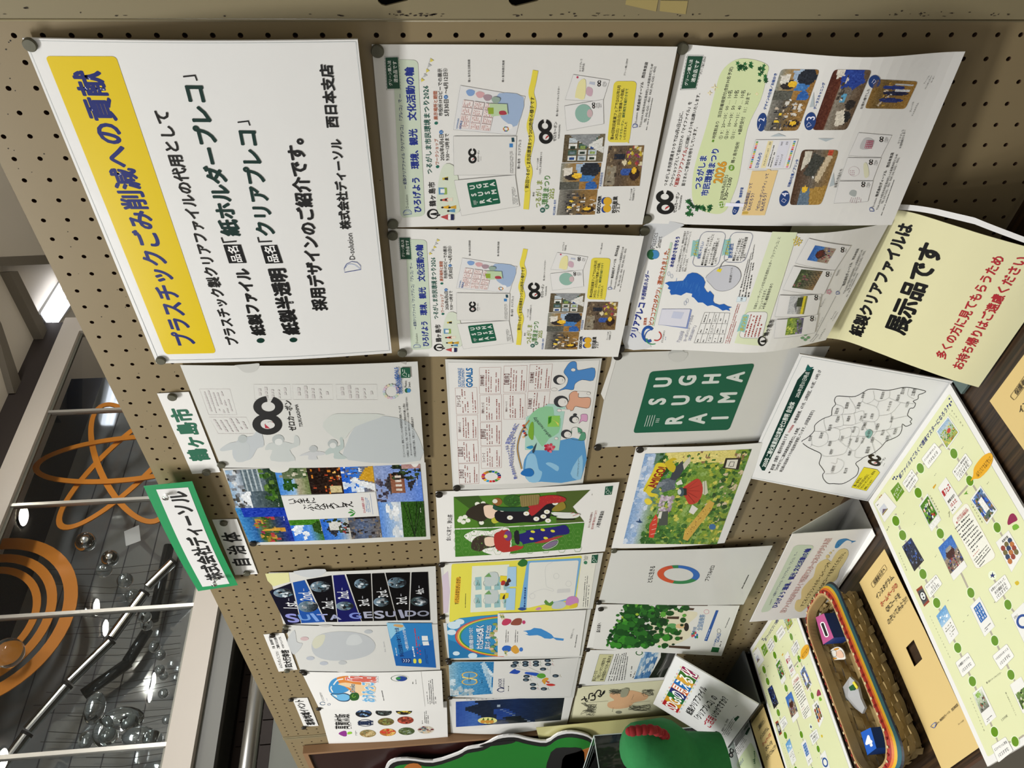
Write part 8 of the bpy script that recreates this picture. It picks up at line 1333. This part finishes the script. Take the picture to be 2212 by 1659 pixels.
# orange strips
ORP = mat('orange_paper', '#cfb67a', .6, noise=.03, nscale=7)
def ostrip(o, ang, L, W, label, z=-1.073, hole=True):
    vx = np.array([math.cos(ang), math.sin(ang), 0]); vy = np.array([math.sin(ang), -math.cos(ang), 0]); o = np.array(o, float); o[2] = z; th = .0005
    pos = lambda u, v: o + vx * W * u + vy * L * v
    h = (.40, .445, .66, .545) # opening u0,v0,u1,v1
    xs = [0, h[0], h[2], 1]; ys_ = [0, h[1], h[3], 1]; V = []; F = []
    for j in range(4):
        for i in range(4): V.append(pos(xs[i], ys_[j]) + [0, 0, .004 * (1 if j == 0 else 0)])
    for j in range(3):
        for i in range(3):
            if (i, j) != (1, 1) or not hole: F.append((j * 4 + i, (j + 1) * 4 + i, (j + 1) * 4 + i + 1, j * 4 + i + 1))
    V2 = [v - [0, 0, th] for v in V]; F2_ = [tuple(k + 16 for k in f_[::-1]) for f_ in F]
    ob = newmesh('orange_strip', V + V2, F + F2_, ORP); tag(ob, label, 'leaflet')
    s = Sheet([pos(0, 0) + [0, 0, .004], pos(1, 0) + [0, 0, .004], pos(1, 1), pos(0, 1)], None, 'x', ORP); s.n = np.array([0, 0, 1.]); s.W, s.H = W, L; s.obj = ob; return s
oA = dsk(1861, 1258, -1.073); o1 = ostrip(oA, math.radians(-.5), .304, .110, 'long orange leaflet with square hole between the basket and the nearest game sheet')
c1_ = np.array([dsk(1861, 1258, -1.072), dsk(1915.5, 1186, -1.072), dsk(2109, 1604, -1.073), dsk(2045, 1652, -1.073)])
p = Print(o1); p.at(); f = lambda x, y: (1700 + x / 6.9125, 1260 + y / 6.9125)
p.R('#000', X(3, 2, 1042, 1624), X(3, 2, 1050, 1545), X(3, 3, 1075, -20), X(3, 3, 1070, 10), fill=False) if 0 else None
k4 = lambda x, y: (1560 + x / 5.12, 1000 + y / 5.12)
p.R('#000', k4(1645, 1340), k4(1795, 1120), k4(1825, 1175), k4(1672, 1385), r=2.5, line='#5a4a2a', lw=.6, fill=False); p.T('保護者の方へ', *k4(1678, 1335), *k4(1795, 1170), '#3a3020', 1.6)
p.T('インスタグラム、', *k4(1705, 1490), *k4(1890, 1245), '#1f1f1f', 1.2, res=2); p.T('ホームページの', *k4(1755, 1575), *k4(1930, 1345), '#a8382a', 1.8, res=2); p.T('QRコードを', *f(1480, 400), *f(1680, 170), '#1f1f1f', 1.2, res=2); p.T('のぞいてみよう!!', *f(1505, 590), *f(1785, 225), '#1f1f1f', 1.2, res=2)
k5 = lambda x, y: (1840 + x / 6.9125, 1420 + y / 6.9125); dlogo(p, *k5(1232, 1010), (5, -6), (4, 2)); p.T('D-solution', *k5(1255, 1000), *k5(1305, 958), '#3a3020', 0); p.T('株式会社ディーソル', *k5(1318, 945), *k5(1462, 808), '#2a2218', 2); p.T('西日本支店', *k5(1492, 790), *k5(1580, 705), '#2a2218', 2); p.T('ディーソルHP', *k5(1590, 1005), *k5(1670, 940), '#3a3020', .4)
p.out()
o2 = ostrip(dsk(1626, 1563, -1.073), math.radians(-.5), .304, .108, 'orange leaflet with square hole between the small tilted sign and the farther game sheet'); p.out(o2)
o3 = ostrip(dsk(2144, 866, -1.073), math.radians(-.5), .304, .11, 'orange leaflet with square hole at the right end of the table'); p.out(o3)
# leaflets under the small sign
lf = plate([dsk(1566, 1619, -1.073), dsk(1617, 1556, -1.073), dsk(1617, 1556, -1.073) + [.0, -.31, 0], dsk(1566, 1619, -1.073) + [.0, -.31, 0]], 'leaflet', 'white leaflet with eight-shaped emblem half hidden under the small tilted sign', 'leaflet', PAPER); lf.n = np.array([0, 0, 1.])
p = Print(lf); p.at(2, 3); oc(p, 1975, 1530, (8, -38), (18, 8)); p.R('#17452f', (2090, 1370), (2122, 1310), (2138, 1318), (2108, 1378)) ; p.P('#cfdcb4', [(2030, 1600), (2110, 1480), (2150, 1450), (2212, 1600), (2212, 1659), (2040, 1659)], 3); p.X((1995, 1520), (2080, 1390), (2125, 1420), (2040, 1545), 4, '#555', .9); p.T('つるがしま', 2040, 1640, 2075, 1585, '#1d3a86', 2)
for k in range(8): p.P('#1b5a2c', [(2165 + rnd.uniform(-12, 12), 1520 + k * 14), (2175 + rnd.uniform(-8, 8), 1512 + k * 14), (2180, 1526 + k * 14)])
p.out()
# small tilted sign
sg = plate([(-1.7262, -.0136, -.8888), (-1.4254, -.0173, -.8888), (-1.4270, -.1418, -1.05), (-1.7277, -.1382, -1.05)], 'tent_sign', 'small white tilted sign with rainbow-coloured heading block', 'sign', LAMI, thick=.003)
p = Print(sg); p.fr = (np.array(k3(0, 0)), np.array([1 / 6.1444, 0]), np.array([0, 1 / 6.1444]))
cs = ['#a8242a', '#c9962a', '#1f6a34', '#1f2a6a', '#c8602a', '#1f6ab0', '#d0a03a', '#3a6a2a', '#8a1f4a']; A0, A1, B0, B1 = [np.array(q, float) for q in ((1415, 735), (1688, 235), (1618, 862), (1902, 365))]
for i, c_ in enumerate(cs): u0, u1 = i / 9, (i + 1) / 9; p.R(c_, A0 + (A1 - A0) * u0, A0 + (A1 - A0) * u1, B0 + (B1 - B0) * u1, B0 + (B1 - B0) * u0)
for i in range(11):
    for (Q0, Q1, d) in ((A0, A1, -1), (B0, B1, 1)): q = Q0 + (Q1 - Q0) * (i + .5) / 11 + np.array([14, 8]) * d; p.E(['#d8a8a0', '#b0c8d8', '#d8cca0', '#b0cca8'][i % 4], q[0], q[1], 12, 12, 8)
p.T('SDGsの見える化', 1520, 795, 1795, 300, '#f2f2ee', 2., res=2, hs=1.25)
p.T('紙製クリアファイル', 1765, 870, 1975, 520, '#1a1a1a', 2.4, res=2); p.T('「クリアプレコ」の', 1880, 935, 2115, 640, '#1a1a1a', 2.2, res=2)
p.fr = None; p.at(2, 3); p.T('ご活用', 1765, 1300, 1815, 1225, '#b02a3a', 2.4, res=2); p.T('いかがですか？', 1822, 1215, 1925, 1058, '#1a1a1a', 2, res=2)
oc(p, 1850, 1378, (14, -26), (22, 14)); p.X((1870, 1420), (1885, 1395), (1910, 1408), (1895, 1432), 2, '#444'); p.T('株式会社ディーソル', 1895, 1345, 1925, 1285, '#222', 1.2); p.T('西日本支店', 1930, 1270, 1945, 1240, '#222', 1.2); p.X((1890, 1370), (1990, 1215), (2040, 1240), (1940, 1400), 4, '#555', .85); p.R('#17452f', (1995, 1240), (2030, 1212), (2045, 1222), (2012, 1262))
p.X((1975, 1200), (1985, 1180), (2020, 1195), (2010, 1220), 1, '#555'); p.X((2000, 1130), (2060, 1085), (2075, 1095), (2015, 1140), 1, '#666')
p.out(ink=INKG)
DG = mat('shaded_card_grey', '#3a3d3f', .3)  # dark grey carries the shade inside the closed tent sign
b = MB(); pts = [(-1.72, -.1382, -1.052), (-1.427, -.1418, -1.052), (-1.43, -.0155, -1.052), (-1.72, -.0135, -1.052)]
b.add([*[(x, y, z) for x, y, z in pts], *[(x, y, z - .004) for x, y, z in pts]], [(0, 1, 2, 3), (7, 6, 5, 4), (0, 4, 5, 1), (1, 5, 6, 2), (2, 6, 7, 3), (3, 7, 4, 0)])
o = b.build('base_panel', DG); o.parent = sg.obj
o = MB().box(-1.72, -.139, ZD, -1.432, -.1335, -1.055).build('front_foot', ACR); o.parent = sg.obj
o = MB().box(-1.72, -.022, ZD, -1.432, -.0175, -1.0565).build('rear_foot', ACR); o.parent = sg.obj
# tent card with dolphin
tn = plate([(-1.0546, -.1192, -.9362), (-.7694, -.1051, -.9362), (-.7695, -.1037, -1.075), (-1.0546, -.1178, -1.075)], 'tent_card', 'white folded tent card with green band and blue dolphin beside the basket', 'card', PAPER, thick=.001)
bk = newmesh('rear_panel', [(-1.0546, -.1175, -.9365), (-.7694, -.1035, -.9365), (-.7711, -.0370, -1.075), (-1.0546, -.0400, -1.075), (-1.0546, -.1165, -.9365), (-.7694, -.1025, -.9365), (-.7711, -.036, -1.075), (-1.0546, -.0390, -1.075)], [(0, 1, 2, 3), (7, 6, 5, 4), (1, 5, 6, 2), (0, 3, 7, 4)], PAPER, tn.obj)
bb = MB().box(-1.0546, -.1165, -1.075, -.7705, -.0375, -1.0742).build('floor_panel', PAPER, tn.obj)
p = Print(tn); p.fr = (np.array([1560., 1000]), np.array([1 / 5.12, 0]), np.array([0, 1 / 5.12]))
p.R('#c2d2bd', (420, 1655), (800, 905), (1028, 910), (520, 1640), r=8); dlogo(p, 500, 1600, (8, -30), (28, 12)) ; p.fr = (np.array([1560., 1000]), np.array([1 / 5.12, 0]), np.array([0, 1 / 5.12]))
p.T('D-solution', 525, 1565, 545, 1505, '#333', 0); p.T('― 紙製クリアファイル 「クリアプレコ」「プレコ」 で ―', 560, 1490, 828, 980, '#1d2f6b', 1); p.T('ひろげよう 環境、観光 文化活動の輪', 575, 1600, 955, 945, '#1c2f86', 3.2, res=2)
p.T('紙ファイルはがきおろくで環境マスターになるデジタル版', 665, 1655, 1180, 835, '#d8d0cc', 2, oc='#a8403a', ob=3.4, hs=1.3)
p.P('#d9c98e', [(800, 1600), (820, 1520), (870, 1500), (880, 1400), (960, 1300), (1010, 1250), (1050, 1120), (1150, 1060), (1200, 1090), (1230, 1040), (1290, 960), (1370, 950), (1395, 1010), (1340, 1120), (1300, 1180), (1260, 1290), (1180, 1340), (1150, 1420), (1050, 1520), (960, 1570), (880, 1640), (830, 1640)], 3)
p.T('すごろくプリントのホームページや', 880, 1585, 1185, 1095, '#2a2418', 1.6); p.T('インスタグラムのQRコードを見てください。', 945, 1590, 1345, 990, '#2a2418', 1.6)
p.P('#3f82b8', [(1245, 935), (1255, 895), (1290, 850), (1370, 835), (1430, 860), (1480, 862), (1440, 880), (1425, 890), (1430, 870), (1380, 855), (1330, 890), (1290, 930), (1265, 942)], 3); p.E('#1f3f6a', 1285, 905, 5, 5, 6)
for x, y, r in ((1165, 1035, 22), (1195, 995, 14), (1225, 970, 8)): p.E('#d9c98e', x, y, r, r, 10)
p.fr = None; p.out()
# ================================================================ BASKET
STR = mat('woven_paper_band', '#9c8556', .6, noise=.18, nscale=40, bump=.0004)
bk_ = empty('woven_basket', (-.948, -.28, ZD)); tag(bk_, 'brown woven band basket with rainbow ribbon rim holding number dice', 'basket')
ZR = -1.019; cxb, cyb = -.9475, -.281
def rrect(hx, hy, r, n=9):
    P = []
    for sx, sy, a0 in ((1, 1, 0), (-1, 1, 90), (-1, -1, 180), (1, -1, 270)):
        for k in range(n): a = math.radians(a0 + 90 * k / (n - 1)); P.append((sx * (hx - r) + r * math.cos(a), sy * (hy - r) + r * math.sin(a)))
    return np.array(P)
def resample(P, n):
    Q = np.vstack([P, P[:1]]); d = np.concatenate([[0], np.cumsum(np.linalg.norm(np.diff(Q, axis=0), axis=1))]); t = np.linspace(0, d[-1], n, endpoint=False)
    return np.stack([np.interp(t, d, Q[:, k]) for k in (0, 1)], 1)
def outline(t, off=0.): # t: 0 bottom, 1 rim
    return rrect(.054 + .0095 * t + off, .1325 + .010 * t + off, .012 + .034 * t)
NS = 30; NP = NS * 4
def loop_band(z0, z1, off0, off1, th, wav=None, m=STR, name='weaver', ph=0, parent=bk_):
    Hh = ZR - ZD; t0, t1 = (z0 - ZD) / Hh, (z1 - ZD) / Hh; V = []; F = []
    A = [resample(outline(t, o), NP) for t, o in ((t0, off0), (t1, off1))]; ctr = np.array([cxb, cyb])
    for k in range(NP):
        w_ = 0 if wav is None else wav * math.sin(2 * math.pi * (k / 4 + .5 * ph) / 2)
        for (R_, z) in ((A[0], z0), (A[1], z1)):
            nrm = R_[(k + 1) % NP] - R_[k - 1]; nrm = np.array([nrm[1], -nrm[0]]); nrm /= np.linalg.norm(nrm)
            for d in (w_, w_ - th): q = R_[k] + nrm * d + ctr; V.append((q[0], q[1], z))
    for k in range(NP):
        a, b = 4 * k, 4 * ((k + 1) % NP); F += [(a, b, b + 2, a + 2), (a + 1, a + 3, b + 3, b + 1), (a + 2, b + 2, b + 3, a + 3), (a, a + 1, b + 1, b)]
    return rel(newmesh(name, V, F, m), parent)
hb = (ZR - .012 - ZD) / 4
for i in range(4): loop_band(ZD + .001 + hb * i, ZD + hb * (i + 1) - .0005, 0, 0, .0009, .0022, ph=i)
Hh = ZR - ZD
B0_, B1_ = resample(outline(0), NS), resample(outline(1), NS); ctr = np.array([cxb, cyb])
for k in range(NS):
    V = []; L_ = 17
    for i in range(L_):
        t = i / (L_ - 1); Pm = resample(outline(t), NP); c_ = Pm[(4 * k + 2) % NP]; tg = Pm[(4 * k + 3) % NP] - Pm[(4 * k + 1) % NP]; tg /= np.linalg.norm(tg); nr = np.array([tg[1], -tg[0]])
        wv = -.0024 * math.sin(2 * math.pi * ((t * Hh / hb) + .5 + k + .0) / 2 + 0) * (1 if t * Hh < 4 * hb else .2)
        for sd in (-1, 1):
            for d in (.0004, -.0005): q = c_ + tg * sd * .0058 + nr * (wv + d) + ctr; V.append((q[0], q[1], ZD + .0005 + t * (Hh - .001)))
    F = []
    for i in range(L_ - 1):
        a, b = 4 * i, 4 * (i + 1); F += [(a, a + 2, b + 2, b), (a + 1, b + 1, b + 3, a + 3), (a, b, b + 1, a + 1), (a + 2, a + 3, b + 3, b + 2)]
    rel(newmesh('stake', V, F, STR), bk_)
# base of crossed strips
for i in range(5):
    y0 = cyb - .125 + .0515 * i; rel(MB().box(cxb - .053, y0, ZD + .0006, cxb + .053, y0 + .044, ZD + .0014).build('base_strip', STR), bk_)
for i in range(5):
    x0 = cxb - .052 + .0212 * i; rel(MB().box(x0, cyb - .131, ZD + .0016, x0 + .019, cyb + .131, ZD + .0024).build('base_strip', STR), bk_)
cols = [('red_ribbon', '#a3261f'), ('orange_ribbon', '#cf6a22'), ('yellow_ribbon', '#dcae24'), ('teal_ribbon', '#3a6f7c'), ('navy_ribbon', '#151a26')]; zb = ZR
hs_ = [.003, .0022, .0028, .0045, .0022]
loop_band(ZR - .001, ZR + .0005, .0005, .0005, .004, None, mat('rim_band', '#a98a5c', .6), 'rim_band')
z = ZR; off = .0022
for (nme, c_), h in zip(cols, hs_):
    loop_band(z - h, z, off + .0026, off + .0004, .003, None, mat(nme, c_, .55), 'ribbon'); z -= h; off += .0024
z_in = loop_band(ZR - .014, ZR - .0005, -.0030, -.0030, .0008, None, STR, 'inner_band')
# stitches along the rim
P_ = resample(outline(1, .002), 64)
for k in range(64):
    tg = P_[(k + 1) % 64] - P_[k - 1]; tg /= np.linalg.norm(tg); q = P_[k] + ctr; c_ = 'cream' if k % 2 else 'red'
    if k == 0: sm = {c: MB().box(-.0018, -.0020, -.0004, .0018, .0022, .0004).build('stitch', mat(c + '_stitch', '#c8b48c' if c == 'cream' else '#8a1f1a', .7)) for c in ('cream', 'red')}; used_ = set()
    o = sm[c_] if c_ not in used_ else sm[c_].copy()
    if c_ in used_: COL.objects.link(o)
    used_.add(c_); rel(o, bk_); o.location = np.array([q[0], q[1], ZR + .0008]); o.rotation_euler = (0, 0, math.atan2(tg[1], tg[0])); o.matrix_parent_inverse = Matrix.Translation(bk_.location).inverted()
# dice
def die(px4, z, h, col, side, dg, label):
    q = [dsk(x, y, z) for x, y in px4]; m0 = sum(q) / 4; q = [m0 + (v - m0) * .9 for v in q]; V = [tuple(v) for v in q] + [(v[0], v[1], z - h) for v in q]
    t_ = mat(col[0], col[1], .5); s_ = mat(side[0], side[1], .5)
    o = newmesh('number_die', V, [(0, 3, 2, 1), (4, 5, 6, 7), (0, 1, 5, 4), (1, 2, 6, 5), (2, 3, 7, 6), (3, 0, 4, 7)], mats=[t_, s_], mi=[0, 1, 1, 1, 1, 1]); tag(o, label, 'die')
    s = Sheet([q[0], q[1], q[2], q[3]], None, 'x'); s.obj = o; s.n = np.array([0, 0, 1.]); return s
d1 = die([(1760, 1331), (1779.6, 1321.5), (1803.4, 1380), (1778, 1396)], -1.031, .036, ('pink_paint', '#b04e84'), ('blue_die_side', '#1f3f8a'), 1, 'pink-topped number die marked 1 in the upper end of the basket')
p = Print(d1); p.ch('1', (1781, 1359), (36, -12), (14, 38), '#f0f0f0', 9, 2); p.ch('1', (1781, 1359), (36, -12), (14, 38), '#141414', 3, 2); p.out()
d2 = die([(1857.4, 1580.3), (1881.2, 1568.3), (1895, 1618), (1873.3, 1634.8)], -1.037, .032, ('blue_paint', '#1557b8'), ('blue_die_side2', '#12408a'), 4, 'blue number die marked 4 in the lower end of the basket')
p = Print(d2); p.ch('4', (1876, 1601), (26, -11), (11, 30), '#f0f0f0', 6, 2); p.out()
def flat(name, pts, z, m, label, cat, th=.0015, sm=0, tilt=0.):
    q = [dsk(x, y, z) for x, y in (smooth_closed(pts, sm) if sm else pts)]; n = len(q); tr = tessellate_polygon([[Vector((v[0], v[1], 0)) for v in q]]); z_ = lambda v: v[2] + tilt * (v[0] - q[0][0])
    V = [(v[0], v[1], z_(v)) for v in q] + [(v[0], v[1], z_(v) - th) for v in q]
    o = newmesh(name, V, [tuple(t) for t in tr] + [tuple(i + n for i in t) for t in tr] + [(i, (i + 1) % n, (i + 1) % n + n, i + n) for i in range(n)], m); return tag(o, label, cat)
k6 = lambda x, y: (1700 + x / 6.9125, 1260 + y / 6.9125)
fc = flat('paper_cutout', [k6(*q) for q in ((610, 1090), (640, 1010), (700, 965), (770, 950), (830, 990), (860, 1060), (865, 1130), (780, 1140), (700, 1145), (630, 1140))], -1.045, mat('cutout_paper', '#dddbd4', .5), 'small rounded white paper cut-out with orange patches inside the basket', 'cut-out', sm=3)
q_ = [dsk(*k6(600, 950), -1.0445), dsk(*k6(880, 950), -1.0445), dsk(*k6(880, 1150), -1.0445), dsk(*k6(600, 1150), -1.0445)]
s = Sheet(q_, None, 'x'); s.n = np.array([0, 0, 1.]); s.obj = fc; p = Print(s); p.fr = (np.array(k6(0, 0)), np.array([1 / 6.9125, 0]), np.array([0, 1 / 6.9125]))
p.P('#c98a2a', [(640, 1115), (680, 1110), (740, 1115), (730, 1135), (660, 1135)], 3); p.P('#c98a2a', [(700, 980), (760, 965), (775, 985), (725, 1000)], 3); p.P('#d9b49a', [(740, 1020), (800, 1000), (845, 1060), (840, 1110), (770, 1110), (735, 1070)], 3); p.L('#3a2a1a', .6, smooth_closed([(650, 1050), (670, 1010), (715, 1000), (740, 1030), (735, 1090), (690, 1100), (655, 1085)], 3)); p.L('#3a2a1a', .5, [(610, 965), (628, 1005)]); p.out()
pk = empty('folded_packet', tuple(dsk(1838, 1500, -1.05))); tag(pk, 'crumpled grey-white plastic packet lying in the middle of the basket', 'packet')
PK = mat('grey_white_film', '#a9abae', .3, coat=.3); k7 = lambda x, y: (1540 + x / 5.12, 1335 + y / 5.12)
A = [dsk(*k7(*q), -1.052 + .012 * j) for q, j in (((1380, 840), 0), ((1430, 740), 1), ((1510, 620), 1.5), ((1600, 700), 1.2), ((1645, 890), .8), ((1700, 1010), .2), ((1665, 1085), 0), ((1540, 990), .3), ((1420, 890), .6))]
A = [v + ((sum(A) / len(A)) - v) * .12 for v in A]; cA = sum(A) / len(A) + np.array([0, 0, .008]); V = [tuple(v) for v in A] + [tuple(cA)] + [tuple(v - np.array([0, 0, .004])) for v in A]; n = len(A)
rel(newmesh('film_body', V, [(i, (i + 1) % n, n) for i in range(n)] + [(i, n + 1 + i, n + 1 + (i + 1) % n, (i + 1) % n) for i in range(n)], PK), pk)
rel(flat('green_label', [k7(*q) for q in ((1500, 765), (1545, 735), (1580, 760), (1560, 800), (1520, 805))], -1.036, mat('green_label', '#174f2a', .5), 'x', 'x'), pk); rel(flat('yellow_label', [k7(*q) for q in ((1540, 715), (1560, 700), (1600, 760), (1590, 790))], -1.0355, mat('yellow_label', '#d8cc3a', .5), 'x', 'x'), pk)
for o in pk.children:
    for k in ('label', 'category'):
        if k in o: del o[k]
_to.hide_render=True
bpy.data.objects.remove(_to)
